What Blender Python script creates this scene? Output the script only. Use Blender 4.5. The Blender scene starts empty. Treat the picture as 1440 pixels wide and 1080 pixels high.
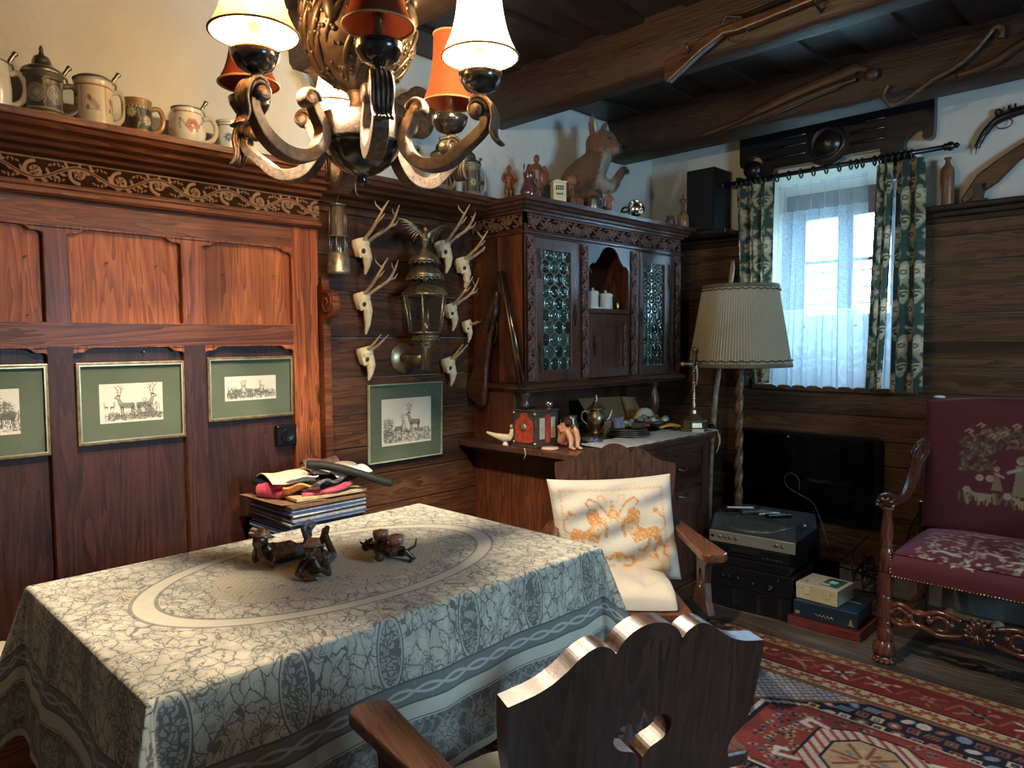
import bpy, bmesh, math, random
import numpy as np
from mathutils import Vector, Matrix, Euler, noise as mnoise
from mathutils.geometry import tessellate_polygon
from math import pi, sin, cos, radians, hypot, atan2, sqrt

random.seed(7)
sc = bpy.context.scene
COL = sc.collection

# ------------------------------------------------------------------ camera
cam_d = bpy.data.cameras.new('camera'); cam = bpy.data.objects.new('camera', cam_d); COL.objects.link(cam)
cam_d.sensor_width = 36.0; cam_d.lens = 36.0*1005.0/1440.0; cam_d.clip_start = 0.05
yaw, pitch, roll = 0.774955, -0.059299, -0.008661
_f = Vector((-sin(yaw)*cos(pitch), cos(yaw)*cos(pitch), sin(pitch)))
_r = Vector((cos(yaw), sin(yaw), 0)); _u = _r.cross(_f)
_r2 = _r*cos(roll)+_u*sin(roll); _u2 = -_r*sin(roll)+_u*cos(roll)
M = Matrix((_r2, _u2, -_f)).transposed().to_4x4(); M.translation = (0, 0, 1.42)
cam.matrix_world = M
sc.camera = cam

# ------------------------------------------------------------------ view, world, daylight
sc.view_settings.view_transform = 'Standard'; sc.view_settings.look = 'None'
sc.view_settings.gamma = 1.0; sc.view_settings.use_curve_mapping = False
sc.view_settings.exposure = 0.0
SKY = 46.0         # strength of the overcast daylight
BULB = 135.0       # watts of each lit chandelier bulb
w = bpy.data.worlds.new('sky'); sc.world = w; w.use_nodes = True
bg = w.node_tree.nodes['Background']; bg.inputs['Color'].default_value = (0.43, 0.73, 1.0, 1); bg.inputs['Strength'].default_value = SKY
def portal(name, loc, rot, sx, sy):
    l = bpy.data.lights.new(name, 'AREA'); l.shape = 'RECTANGLE'; l.size = sx; l.size_y = sy; l.cycles.is_portal = True
    o = bpy.data.objects.new(name, l); COL.objects.link(o); o.location = loc; o.rotation_euler = rot
portal('window_portal', (-1.56, 4.70, 1.78), (-pi/2, 0, 0), 0.9, 1.3)
portal('side_window_portal', (1.83, 2.0, 1.75), (0, pi/2, 0), 1.0, 1.0)
sc.cycles.use_denoising = True
sc.cycles.max_bounces = 7; sc.cycles.diffuse_bounces = 4; sc.cycles.glossy_bounces = 3; sc.cycles.transmission_bounces = 5
sc.cycles.transparent_max_bounces = 12
sc.cycles.caustics_reflective = False; sc.cycles.caustics_refractive = False; sc.cycles.sample_clamp_indirect = 30.0

# ------------------------------------------------------------------ mesh helpers
class MB:
    """collects shapes and links them as one mesh object"""
    def __init__(s): s.v = []; s.f = []; s.sm = []; s.mi = []; s.rn = []; s.T = None; s.m = 0; s.r = 0.0
    def add(s, vs, fs, smooth=False):
        o = len(s.v)
        if s.T is not None: vs = [s.T @ Vector(v) for v in vs]
        s.v += [tuple(v) for v in vs]
        s.f += [tuple(i+o for i in f) for f in fs]
        s.sm += [smooth]*len(fs); s.mi += [s.m]*len(fs); s.rn += [s.r]*len(fs)
        return s
    def box(s, x0, x1, y0, y1, z0, z1):
        vs = [(x0,y0,z0),(x1,y0,z0),(x1,y1,z0),(x0,y1,z0),(x0,y0,z1),(x1,y0,z1),(x1,y1,z1),(x0,y1,z1)]
        return s.add(vs, [(3,2,1,0),(4,5,6,7),(0,1,5,4),(1,2,6,5),(2,3,7,6),(3,0,4,7)])
    def hexa(s, b, t):
        return s.add(list(b)+list(t), [(3,2,1,0),(4,5,6,7),(0,1,5,4),(1,2,6,5),(2,3,7,6),(3,0,4,7)])
    def tube(s, pts, r, n=8, closed=False, smooth=True, flat=(1, 1), up=None, ph=0):
        P = [Vector(p) for p in pts]; m = len(P)
        R = list(r) if hasattr(r, '__len__') else [r]*m
        vs = []; fs = []; prev = None
        for i in range(m):
            if closed: t = P[(i+1) % m]-P[i-1]
            else: t = P[min(i+1, m-1)]-P[max(i-1, 0)]
            if t.length < 1e-9: t = Vector((0, 0, 1))
            t.normalize()
            if up is not None: a = Vector(up)
            elif prev is None: a = Vector((0, 0, 1)) if abs(t.z) < .9 else Vector((1, 0, 0))
            else: a = prev
            a = a-t*a.dot(t)
            if a.length < 1e-6: a = t.orthogonal()
            a.normalize(); b = t.cross(a); prev = a
            for k in range(n):
                q = 2*pi*k/n+ph
                vs.append(P[i]+a*(cos(q)*R[i]*flat[0])+b*(sin(q)*R[i]*flat[1]))
        for i in range(m if closed else m-1):
            j = (i+1) % m
            for k in range(n):
                k2 = (k+1) % n
                fs.append((i*n+k, i*n+k2, j*n+k2, j*n+k))
        if not closed:
            fs.append(tuple(range(n-1, -1, -1))); fs.append(tuple((m-1)*n+k for k in range(n)))
        return s.add(vs, fs, smooth)
    def cyl(s, p0, p1, r0, r1=None, n=16, smooth=True): return s.tube([p0, p1], [r0, r0 if r1 is None else r1], n, smooth=smooth)
    def lathe(s, prof, c=(0, 0, 0), n=24, smooth=True, axis='z', flut=0, fn=0, cap=True):
        vs = []; fs = []; m = len(prof); c = Vector(c)
        for (r, h) in prof:
            for k in range(n):
                a = 2*pi*k/n; rr = max(r, 1e-5)*(1+flut*cos(fn*a))
                p = (rr*cos(a), rr*sin(a), h)
                if axis == 'x': p = (p[2], p[0], p[1])
                if axis == 'y': p = (p[0], p[2], p[1])
                vs.append(c+Vector(p))
        for i in range(m-1):
            for k in range(n):
                k2 = (k+1) % n; fs.append((i*n+k, i*n+k2, (i+1)*n+k2, (i+1)*n+k))
        if cap: fs.append(tuple(range(n-1, -1, -1))); fs.append(tuple((m-1)*n+k for k in range(n)))
        return s.add(vs, fs, smooth)
    def ball(s, c, r, n=12, m=8, f=None):
        if not hasattr(r, '__len__'): r = (r, r, r)
        vs = []; fs = []
        for i in range(m+1):
            t = -pi/2+pi*i/m
            for k in range(n):
                a = 2*pi*k/n
                vs.append(Vector((c[0]+r[0]*cos(t)*cos(a), c[1]+r[1]*cos(t)*sin(a), c[2]+r[2]*sin(t))))
        for i in range(m):
            for k in range(n):
                k2 = (k+1) % n; fs.append((i*n+k, i*n+k2, (i+1)*n+k2, (i+1)*n+k))
        return s.add(vs, fs, True)
    def prism(s, out, d0, d1, plane='yz', holes=(), smooth=False):
        """polygon (with holes) extruded between d0 and d1 along the axis missing from plane"""
        def w3(p, d):
            if plane == 'yz': return (d, p[0], p[1])
            if plane == 'xz': return (p[0], d, p[1])
            return (p[0], p[1], d)
        loops = [list(out)]+[list(h) for h in holes]
        flat = [p for l in loops for p in l]; N = len(flat)
        tris = tessellate_polygon([[Vector((p[0], p[1], 0)) for p in l] for l in loops])
        vs = [w3(p, d0) for p in flat]+[w3(p, d1) for p in flat]
        fs = [tuple(t) for t in tris]+[(t[0]+N, t[2]+N, t[1]+N) for t in tris]
        s.add(vs, fs, False)
        # sides share vertices with caps for bevels
        o = len(s.v)-len(vs); k = 0; sf = []
        for l in loops:
            n = len(l)
            for i in range(n): sf.append((k+i+o, k+(i+1) % n+o, k+(i+1) % n+N+o, k+i+N+o))
            k += n
        s.f += sf; s.sm += [smooth]*len(sf); s.mi += [s.m]*len(sf); s.rn += [s.r]*len(sf)
        return s
    def build(s, name, mat, parent=None, bevel=0, sub=0, weld=False, loc=None, rot=None, recalc=True, seg=2):
        me = bpy.data.meshes.new(name); me.from_pydata(s.v, [], s.f)
        if recalc or weld:
            bm = bmesh.new(); bm.from_mesh(me)
            if weld: bmesh.ops.remove_doubles(bm, verts=bm.verts, dist=1e-4)
            if recalc: bmesh.ops.recalc_face_normals(bm, faces=bm.faces)
            bm.to_mesh(me); bm.free()
        if len(me.polygons) == len(s.sm):
            me.polygons.foreach_set('use_smooth', s.sm); me.polygons.foreach_set('material_index', s.mi)
            if any(s.rn):
                a = me.attributes.new('rnd', 'FLOAT', 'FACE'); a.data.foreach_set('value', s.rn)
        mats = mat if isinstance(mat, (list, tuple)) else [mat]
        for m_ in mats: me.materials.append(m_)
        o = bpy.data.objects.new(name, me); COL.objects.link(o)
        if parent is not None: o.parent = parent
        if loc is not None: o.location = loc
        if rot is not None: o.rotation_euler = rot
        if bevel:
            b = o.modifiers.new('bevel', 'BEVEL'); b.width = bevel; b.segments = seg; b.limit_method = 'ANGLE'; b.angle_limit = radians(40)
        if sub:
            b = o.modifiers.new('sub', 'SUBSURF'); b.levels = sub; b.render_levels = sub
        return o

def thing(name, label, cat, loc=(0, 0, 0), rz=0, group=None):
    o = bpy.data.objects.new(name, None); COL.objects.link(o); o.location = loc; o.rotation_euler = (0, 0, rz)
    o.empty_display_size = .05
    return tag(o, label, cat, group)
def tag(o, label, cat, group=None, kind=None):
    o['label'] = label; o['category'] = cat
    if group: o['group'] = group
    if kind: o['kind'] = kind
    return o
def struct(o): o['kind'] = 'structure'; return o
def copy_tree(o, parent=None):
    c = o.copy(); COL.objects.link(c); c.parent = parent
    for ch in list(o.children): copy_tree(ch, c)
    return c

def sheet(name, X, Y, Z, mat, parent=None, col=None, attr=None, smooth=True, closed_u=False, uv=None):
    """X,Y,Z are (nv,nu) numpy arrays of one surface; col is (nv,nu,3); attr is (nv,nu)"""
    nv, nu = X.shape
    co = np.stack([X, Y, Z], -1).reshape(-1, 3).astype(np.float32)
    i = np.arange(nv-1)[:, None]; j = np.arange(nu if closed_u else nu-1)[None, :]; j2 = (j+1) % nu
    F = np.stack([i*nu+j, i*nu+j2, (i+1)*nu+j2, (i+1)*nu+j], -1).reshape(-1, 4)
    me = bpy.data.meshes.new(name); me.vertices.add(len(co)); me.vertices.foreach_set('co', co.ravel())
    me.loops.add(F.size); me.loops.foreach_set('vertex_index', F.ravel().astype(np.int32))
    me.polygons.add(len(F)); me.polygons.foreach_set('loop_start', (np.arange(len(F))*4).astype(np.int32))
    me.polygons.foreach_set('loop_total', np.full(len(F), 4, np.int32))
    me.update(calc_edges=True)
    if smooth: me.polygons.foreach_set('use_smooth', np.ones(len(F), bool))
    if col is not None:
        a = me.attributes.new('paint', 'FLOAT_COLOR', 'POINT')
        c = np.ones((len(co), 4), np.float32); c[:, :3] = col.reshape(-1, 3); a.data.foreach_set('color', c.ravel())
    if attr is not None:
        a = me.attributes.new('mask', 'FLOAT', 'POINT'); a.data.foreach_set('value', attr.reshape(-1).astype(np.float32))
    if uv is not None:
        l = me.uv_layers.new(name='UVMap'); U = np.stack([uv[0].reshape(-1), uv[1].reshape(-1)], -1)[F.ravel()]
        l.data.foreach_set('uv', U.astype(np.float32).ravel())
    me.validate()
    me.materials.append(mat)
    o = bpy.data.objects.new(name, me); COL.objects.link(o)
    if parent is not None: o.parent = parent
    return o

# ------------------------------------------------------------------ pattern canvas (woven, carved and painted patterns)
class Canvas:
    def __init__(s, W, H, res, base=(0, 0, 0)):
        s.W, s.H, s.res = W, H, res; s.nu = int(round(W/res))+1; s.nv = int(round(H/res))+1
        s.u, s.v = np.meshgrid(np.linspace(0, W, s.nu), np.linspace(0, H, s.nv))
        s.c = np.zeros((s.nv, s.nu, 3)); s.c[:] = base
    def _win(s, u0, u1, v0, v1):
        a = max(0, int(u0/s.res)-1); b = min(s.nu, int(u1/s.res)+3); c = max(0, int(v0/s.res)-1); d = min(s.nv, int(v1/s.res)+3)
        return slice(c, max(c, d)), slice(a, max(a, b))
    def put(s, win, mask, col):
        col = np.asarray(col, float); t = s.c[win]
        t[:] = t*(1-mask[..., None])+col*mask[..., None]
    def line(s, pts, r, col, soft=.6):
        pts = np.asarray(pts, float); n = len(pts)
        R = np.asarray(r, float) if hasattr(r, '__len__') else np.full(n, float(r))
        for i in range(n-1):
            a, b = pts[i], pts[i+1]; rm = max(R[i], R[i+1])+s.res*2
            win = s._win(min(a[0], b[0])-rm, max(a[0], b[0])+rm, min(a[1], b[1])-rm, max(a[1], b[1])+rm)
            u = s.u[win]; v = s.v[win]
            if u.size == 0: continue
            d = b-a; L = d@d+1e-12
            t = np.clip(((u-a[0])*d[0]+(v-a[1])*d[1])/L, 0, 1)
            D = np.hypot(u-a[0]-t*d[0], v-a[1]-t*d[1])-(R[i]+(R[i+1]-R[i])*t)
            s.put(win, np.clip(.5-D/(s.res*soft*2), 0, 1), col)
        return s
    def dot(s, c, r, col, ry=None, ang=0, soft=.6):
        ry = ry or r; m = max(r, ry)+s.res*2
        win = s._win(c[0]-m, c[0]+m, c[1]-m, c[1]+m); u = s.u[win]-c[0]; v = s.v[win]-c[1]
        if u.size == 0: return s
        x = u*cos(ang)+v*sin(ang); y = -u*sin(ang)+v*cos(ang)
        D = (np.hypot(x/r, y/ry)-1)*min(r, ry)
        s.put(win, np.clip(.5-D/(s.res*soft*2), 0, 1), col); return s
    def poly(s, pts, col):
        pts = np.asarray(pts, float); win = s._win(pts[:, 0].min(), pts[:, 0].max(), pts[:, 1].min(), pts[:, 1].max())
        u = s.u[win]; v = s.v[win]; ins = np.zeros(u.shape, bool); n = len(pts)
        for i in range(n):
            a = pts[i]; b = pts[(i+1) % n]
            if a[1] == b[1]: continue
            cnd = (a[1] > v) != (b[1] > v)
            ins ^= cnd & (u < (b[0]-a[0])*(v-a[1])/(b[1]-a[1])+a[0])
        s.put(win, ins.astype(float), col); return s
    def rect(s, u0, u1, v0, v1, col):
        m = (s.u >= u0) & (s.u <= u1) & (s.v >= v0) & (s.v <= v1); s.c[m] = col; return s

def smooth_pts(pts, n=6, closed=False):
    P = [Vector(p) for p in pts]; out = []; m = len(P)
    g = (lambda i: P[i % m]) if closed else (lambda i: P[max(0, min(m-1, i))])
    for i in range(m if closed else m-1):
        p0, p1, p2, p3 = g(i-1), g(i), g(i+1), g(i+2)
        for k in range(n):
            t = k/n
            out.append(.5*((2*p1)+(p2-p0)*t+(2*p0-5*p1+4*p2-p3)*t*t+(3*p1-3*p2+p1*0+p3-p0)*t**3) if False else
                       .5*(2*p1+(p2-p0)*t+(2*p0-5*p1+4*p2-p3)*t*t+(-p0+3*p1-3*p2+p3)*t**3))
    if not closed: out.append(P[-1])
    return out
def spiral(c, r0, r1, a0, a1, n=16): return [(c[0]+(r0+(r1-r0)*t)*cos(a0+(a1-a0)*t), c[1]+(r0+(r1-r0)*t)*sin(a0+(a1-a0)*t)) for t in np.linspace(0, 1, n)]

# ------------------------------------------------------------------ materials
class X:
    """a node socket that understands arithmetic"""
    def __init__(s, g, o): s.g = g; s.o = o
    def _b(s, op, b, c=None): return s.g.math(op, s, b, c)
    def __add__(s, b): return s._b('ADD', b)
    __radd__ = __add__
    def __sub__(s, b): return s._b('SUBTRACT', b)
    def __rsub__(s, b): return s.g.math('SUBTRACT', b, s)
    def __mul__(s, b): return s._b('MULTIPLY', b)
    __rmul__ = __mul__
    def __truediv__(s, b): return s._b('DIVIDE', b)
    def __lt__(s, b): return s._b('LESS_THAN', b)
    def __gt__(s, b): return s._b('GREATER_THAN', b)
    def abs(s): return s._b('ABSOLUTE', 0)
    def frac(s): return s._b('FRACT', 0)
    def floor(s): return s._b('FLOOR', 0)
    def sin(s): return s._b('SINE', 0)
    def pow(s, b): return s._b('POWER', b)
    def min(s, b): return s._b('MINIMUM', b)
    def max(s, b): return s._b('MAXIMUM', b)
class G:
    def __init__(s, name):
        s.m = bpy.data.materials.new(name); s.m.use_nodes = True; s.t = s.m.node_tree
        s.p = s.t.nodes['Principled BSDF']; s.out = s.t.nodes['Material Output']
    def n(s, ty, **kw):
        d = s.t.nodes.new(ty)
        for k, v in kw.items(): setattr(d, k, v)
        return d
    def set(s, sock, v):
        if isinstance(v, X): s.t.links.new(v.o, sock)
        elif hasattr(v, 'is_linked'): s.t.links.new(v, sock)
        else:
            if sock.type == 'RGBA' and hasattr(v, '__len__') and len(v) == 3: v = (*v, 1)
            sock.default_value = v
    def math(s, op, a, b=None, c=None):
        d = s.n('ShaderNodeMath', operation=op); s.set(d.inputs[0], a)
        if b is not None: s.set(d.inputs[1], b)
        if c is not None: s.set(d.inputs[2], c)
        return X(s, d.outputs[0])
    def coord(s, kind='Object'): return s.n('ShaderNodeTexCoord').outputs[kind]
    def sep(s, v):
        d = s.n('ShaderNodeSeparateXYZ'); s.set(d.inputs[0], v); return [X(s, o) for o in d.outputs]
    def comb(s, x, y, z=0.0):
        d = s.n('ShaderNodeCombineXYZ'); s.set(d.inputs[0], x); s.set(d.inputs[1], y); s.set(d.inputs[2], z); return d.outputs[0]
    def vm(s, op, a, b):
        d = s.n('ShaderNodeVectorMath', operation=op); s.set(d.inputs[0], a); s.set(d.inputs[1], b); return d.outputs[0]
    def noise(s, v, scale=5, detail=3, rough=.55, dist=0, color=False):
        d = s.n('ShaderNodeTexNoise'); s.set(d.inputs['Vector'], v)
        d.inputs['Scale'].default_value = scale; d.inputs['Detail'].default_value = detail
        d.inputs['Roughness'].default_value = rough; d.inputs['Distortion'].default_value = dist
        return d.outputs['Color'] if color else X(s, d.outputs['Fac'])
    def vor(s, v, scale=5, feature='F1', out='Distance', rnd=1.0):
        d = s.n('ShaderNodeTexVoronoi', feature=feature); s.set(d.inputs['Vector'], v); d.inputs['Scale'].default_value = scale
        d.inputs['Randomness'].default_value = rnd
        return X(s, d.outputs[out])
    def ramp(s, f, stops, interp='LINEAR'):
        d = s.n('ShaderNodeValToRGB'); s.set(d.inputs[0], f); r = d.color_ramp; r.interpolation = interp
        while len(r.elements) < len(stops): r.elements.new(.5)
        for e, (p, c) in zip(r.elements, stops): e.position = p; e.color = (*c, 1) if len(c) == 3 else c
        return d.outputs[0]
    def mix(s, f, a, b, blend='MIX'):
        d = s.n('ShaderNodeMix', data_type='RGBA', blend_type=blend); s.set(d.inputs[0], f); s.set(d.inputs[6], a); s.set(d.inputs[7], b)
        return d.outputs[2]
    def attr(s, name, out='Fac'): return s.n('ShaderNodeAttribute', attribute_name=name).outputs[out]
    def bump(s, h, strength=.3, dist=.01):
        d = s.n('ShaderNodeBump'); d.inputs['Strength'].default_value = strength; d.inputs['Distance'].default_value = dist
        s.set(d.inputs['Height'], h); s.t.links.new(d.outputs[0], s.p.inputs['Normal']); return s
    def P(s, **kw):
        for k, v in kw.items():
            k = {'color': 'Base Color', 'rough': 'Roughness', 'metal': 'Metallic', 'spec': 'Specular IOR Level', 'trans': 'Transmission Weight', 'coat': 'Coat Weight',
                 'coatr': 'Coat Roughness', 'sheen': 'Sheen Weight', 'alpha': 'Alpha', 'emit': 'Emission Color', 'emits': 'Emission Strength', 'ior': 'IOR', 'sss': 'Subsurface Weight'}[k]
            s.set(s.p.inputs[k], v)
        return s

def plain(name, c, rough=.5, metal=0, var=.25, scale=30, **kw):
    g = G(name); n = g.noise(g.coord(), scale, 4)
    d = tuple(x*(1-var) for x in c); h = tuple(min(1, x*(1+var)) for x in c)
    g.P(color=g.ramp(n, [(.3, d), (.7, h)]), rough=rough, metal=metal, **kw)
    return g
def wood(name, c1, c2, axis='z', rough=.4, grain=14, knots=.5, coat=0, bump=.25, plank=None, spec=.5, dark=None, worn=0):
    """grain runs along axis; per-part shift by the rnd attribute"""
    g = G(name); co = g.coord(); ri = g.n('ShaderNodeObjectInfo').outputs['Random']
    x, y, z = g.sep(co); r = X(g, g.attr('rnd'))
    off = X(g, ri)*17.0+r*31.0
    st = {'x': (1.0, grain, grain), 'y': (grain, 1.0, grain), 'z': (grain, grain, 1.0)}[axis]
    v = g.comb(x*st[0]+off, y*st[1]+off*.7, z*st[2]+off*1.3)
    n1 = g.noise(v, 1.0, 3, .5, .8)
    # knots pull the rings round
    kv = g.comb(x*(1.6 if axis == 'x' else 5)+off, y*(1.6 if axis == 'y' else 5)+off, z*(1.6 if axis == 'z' else 5)+off)
    kd = g.vor(kv, 1.0)
    kn = (kd*(-9.0)).max(-3.0)
    kk = g.math('EXPONENT', kn)
    rings = ((n1*9.0+kk*(3.0*knots))*1.0).frac()
    fine = g.noise(v, 7.0, 5, .6, .2)
    f = rings*.45+fine*.55
    d3 = dark or tuple(a*.35 for a in c2)
    c = g.ramp(f, [(.24, c2), (.48, tuple((a+b)/2 for a, b in zip(c1, c2))), (.70, c1)])
    spot = g.math('SMOOTH_MIN', g.math('MULTIPLY', g.math('EXPONENT', (kd*(-16.0))), 1.6*knots), 1.0, .1)
    c = g.mix(spot, c, d3)
    big = g.noise(g.vm('MULTIPLY', v, (.35, .35, .35)), 1.0, 2)
    c = g.mix(g.math('MULTIPLY', g.math('SUBTRACT', big, .50), 4.5), c, d3) if knots > 0 else c
    c = g.mix(r*.5 if True else 0, c, tuple(a*.55 for a in c2))
    if worn:
        n2 = g.noise(co, 9, 5, .7)
        c = g.mix(g.ramp(n2, [(.58, (0, 0, 0)), (.72, (worn,)*3)]), c, tuple(min(1, a*2.2) for a in c1))
    g.P(color=c, rough=g.math('ADD', g.math('MULTIPLY', fine, .25), rough-.12), coat=coat, coatr=.25, spec=spec)
    g.bump(fine, bump, .004)
    return g.m
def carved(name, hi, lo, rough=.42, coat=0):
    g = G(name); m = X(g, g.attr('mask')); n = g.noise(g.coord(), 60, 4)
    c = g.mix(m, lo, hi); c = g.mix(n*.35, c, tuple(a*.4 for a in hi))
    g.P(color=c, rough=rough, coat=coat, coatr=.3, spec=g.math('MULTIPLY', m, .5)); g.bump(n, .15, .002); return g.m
def painted(name, rough=.5, var=.15, scale=120, bump=.1, **kw):
    g = G(name); n = g.noise(g.coord(), scale, 3)
    c = g.mix(n*var*2, g.attr('paint', 'Color'), (0, 0, 0)); g.P(color=c, rough=rough, **kw)
    if bump: g.bump(n, bump, .002)
    return g.m

Mt = {}
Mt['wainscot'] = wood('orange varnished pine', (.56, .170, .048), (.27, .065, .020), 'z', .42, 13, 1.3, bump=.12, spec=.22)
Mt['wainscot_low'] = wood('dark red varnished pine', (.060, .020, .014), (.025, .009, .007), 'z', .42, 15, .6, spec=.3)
Mt['wainscot_h'] = wood('orange varnished pine rail', (.21, .066, .026), (.065, .018, .009), 'y', .42, 15, .9, coat=.05, spec=.25)
Mt['wainscot_frame'] = wood('red varnished pine frame', (.40, .115, .034), (.13, .028, .010), 'z', .40, 14, 1.0, coat=.05, spec=.25, bump=.15)
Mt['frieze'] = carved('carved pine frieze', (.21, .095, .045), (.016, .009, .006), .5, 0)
Mt['plank_y'] = wood('brown plank along wall', (.15, .060, .025), (.045, .018, .008), 'y', .45, 16, .5, spec=.35)
Mt['plank_x'] = wood('brown plank along window wall', (.17, .085, .042), (.055, .027, .015), 'x', .5, 18, .8, spec=.35)
Mt['beam'] = wood('old hewn beam', (.055, .024, .013), (.020, .009, .006), 'x', .5, 16, .3, bump=.8)
Mt['boards'] = wood('dark ceiling board', (.030, .019, .014), (.016, .010, .008), 'y', .42, 12, .3)
Mt['cab_z'] = wood('dark cabinet wood upright', (.12, .048, .030), (.05, .020, .014), 'z', .34, 16, .3, coat=.35, spec=.7)
Mt['cab_y'] = wood('dark cabinet wood level', (.11, .045, .028), (.048, .019, .013), 'y', .30, 16, .3, coat=.4, spec=.7)
Mt['cab_side'] = wood('red cabinet side', (.19, .058, .024), (.07, .02, .010), 'z', .4, 14, .5)
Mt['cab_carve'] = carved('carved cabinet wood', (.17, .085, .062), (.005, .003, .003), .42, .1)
Mt['chair'] = wood('dark chair wood', (.060, .023, .012), (.020, .008, .005), 'z', .36, 14, .35, coat=.12, bump=.1)
Mt['chair_arm'] = wood('chair arm wood', (.17, .060, .024), (.055, .018, .010), 'y', .3, 16, .3, coat=.3)
Mt['floor'] = wood('worn grey brown floor board', (.135, .095, .066), (.05, .034, .025), 'x', .5, 10, .5, worn=.35)
Mt['black_wood'] = wood('black lacquered wood', (.014, .013, .016), (.006, .006, .008), 'x', .32, 12, .1, coat=.25, bump=.08)
Mt['dark_shelf'] = wood('dark shelf wood', (.040, .024, .018), (.016, .010, .009), 'x', .5, 12, .2, spec=.3, bump=.1)
Mt['plaster'] = plain('lime plaster', (.72, .68, .60), .9, var=.06, scale=3).m
g = plain('lime plaster wall', (.74, .71, .64), .92, var=.07, scale=2.2); g.bump(g.noise(g.coord(), 8, 6, .65), .35, .02); Mt['plaster'] = g.m
Mt['iron'] = plain('dark iron', (.05, .045, .045), .45, .8).m
Mt['brass'] = plain('aged brass', (.38, .30, .18), .35, .9).m
Mt['brass_b'] = plain('bright brass', (.62, .45, .20), .25, 1).m
Mt['pewter'] = plain('pewter', (.30, .27, .23), .35, .9).m
Mt['silver'] = plain('silver', (.6, .58, .55), .2, 1).m
Mt['black'] = plain('black plastic', (.007, .007, .008), .32, spec=.25).m
Mt['black_matt'] = plain('matt black', (.007, .007, .009), .6, spec=.2).m
g = plain('cream cloth', (.50, .43, .33), .85, var=.08, scale=8, sheen=.3); g.bump(g.noise(g.coord(), 260, 2), .2, .002); Mt['cream'] = g.m
g = G('glass'); g.P(color=(.9, .95, .95), rough=.04, trans=1.0, ior=1.25); Mt['glass'] = g.m
Mt['ivory'] = plain('ivory bone', (.78, .64, .40), .5, var=.12).m
g = plain('antler', (.46, .31, .18), .55, var=.35, scale=60); g.bump(g.noise(g.coord(), 180, 4), .6, .003); Mt['antler'] = g.m
Mt['antler_l'] = plain('pale antler tip', (.66, .52, .34), .45, var=.25, scale=40).m
Mt['carving'] = wood('carved figure wood', (.30, .115, .055), (.12, .042, .022), 'z', .42, 20, .2)
Mt['figurine'] = plain('bronzed resin', (.085, .042, .022), .22, .3, var=.6, scale=90).m
Mt['white'] = plain('white', (.8, .8, .78), .5, var=.04).m
Mt['paper'] = plain('cream paper', (.80, .74, .58), .8, var=.05).m
Mt['ink'] = plain('grey ink', (.10, .09, .08), .9, var=.3).m

# ------------------------------------------------------------------ the room
XL, YW, XR, YB, ZC = -2.78, 4.22, 1.75, -1.7, 2.80
b = MB()
for i in range(30):
    y0 = YB-.1+i*.21; b.r = random.random()*.6+.01
    if y0 > 4.4: break
    b.box(XL-.1, XR+.1, y0+.002, y0+.208, -.04, 0)
struct(b.build('floor', Mt['floor'], bevel=.003))
b = MB()
b.box(XL-.2, XR+.2, YB-.2, 4.7, ZC+.03, ZC+.2)
i = 0; x0 = XL-.15
while x0 < XR+.1:
    ww = .17+.06*random.random(); b.r = random.random()*.5+.01
    b.box(x0, x0+ww-.004, YB-.1, 4.3, ZC-(.018 if i % 2 else 0), ZC+.04); x0 += ww*(.9 if i % 2 else 1); i += 1
struct(b.build('ceiling', Mt['boards']))
# left wall with plank cladding between panelling and corner
struct(MB().box(XL-.25, XL, YB-.2, 4.7, -.04, ZC+.03).build('wall_left', Mt['plaster']))
b = MB(); zs = [0, .20, .36, .51, .658, .809, .945, 1.095, 1.262, 1.443, 1.646, 1.802, 1.988, 2.06]
for a, c in zip(zs[:-1], zs[1:]):
    b.r = random.random()*.7+.01; b.box(XL-.005, -2.76, 1.55, YW, a+.0015, c-.0015)
struct(b.build('trim_1', Mt['plank_y'], bevel=.004))
# window wall: inner face y=YW, splayed opening
ox0, ox1, oz0, oz1 = -2.0, -1.12, 1.15, 2.40      # inner
px0, px1, pz0, pz1 = -1.96, -1.26, 1.50, 2.31     # outer
Y2 = 4.56
b = MB()
b.box(XL-.25, ox0, YW, Y2+.1, -.04, ZC+.03); b.box(ox1, XR+.25, YW, Y2+.1, -.04, ZC+.03)
b.box(ox0, ox1, YW, Y2+.1, -.04, oz0); b.box(ox0, ox1, YW, Y2+.1, oz1, ZC+.03)
# splays
b.hexa([(ox0, YW, oz0), (ox0, YW, oz1), (px0, Y2, pz1), (px0, Y2, pz0)][0:4], [(ox0, Y2+.1, oz0), (ox0, Y2+.1, oz1), (px0, Y2+.1, pz1), (px0, Y2+.1, pz0)])
b.hexa([(ox1, YW, oz0), (ox1, YW, oz1), (px1, Y2, pz1), (px1, Y2, pz0)], [(ox1, Y2+.1, oz0), (ox1, Y2+.1, oz1), (px1, Y2+.1, pz1), (px1, Y2+.1, pz0)])
b.hexa([(ox0, YW, oz0), (ox1, YW, oz0), (px1, Y2, pz0), (px0, Y2, pz0)], [(ox0, Y2+.1, oz0), (ox1, Y2+.1, oz0), (px1, Y2+.1, pz0), (px0, Y2+.1, pz0)])
b.hexa([(ox0, YW, oz1), (ox1, YW, oz1), (px1, Y2, pz1), (px0, Y2, pz1)], [(ox0, Y2+.1, oz1), (ox1, Y2+.1, oz1), (px1, Y2+.1, pz1), (px0, Y2+.1, pz1)])
struct(b.build('wall_window', Mt['plaster']))
b = MB(); zs = [.13, .30, .44, .58, .718, .852, .988, 1.127, 1.267, 1.403, 1.542, 1.68, 1.807, 1.937, 2.05]
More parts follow.
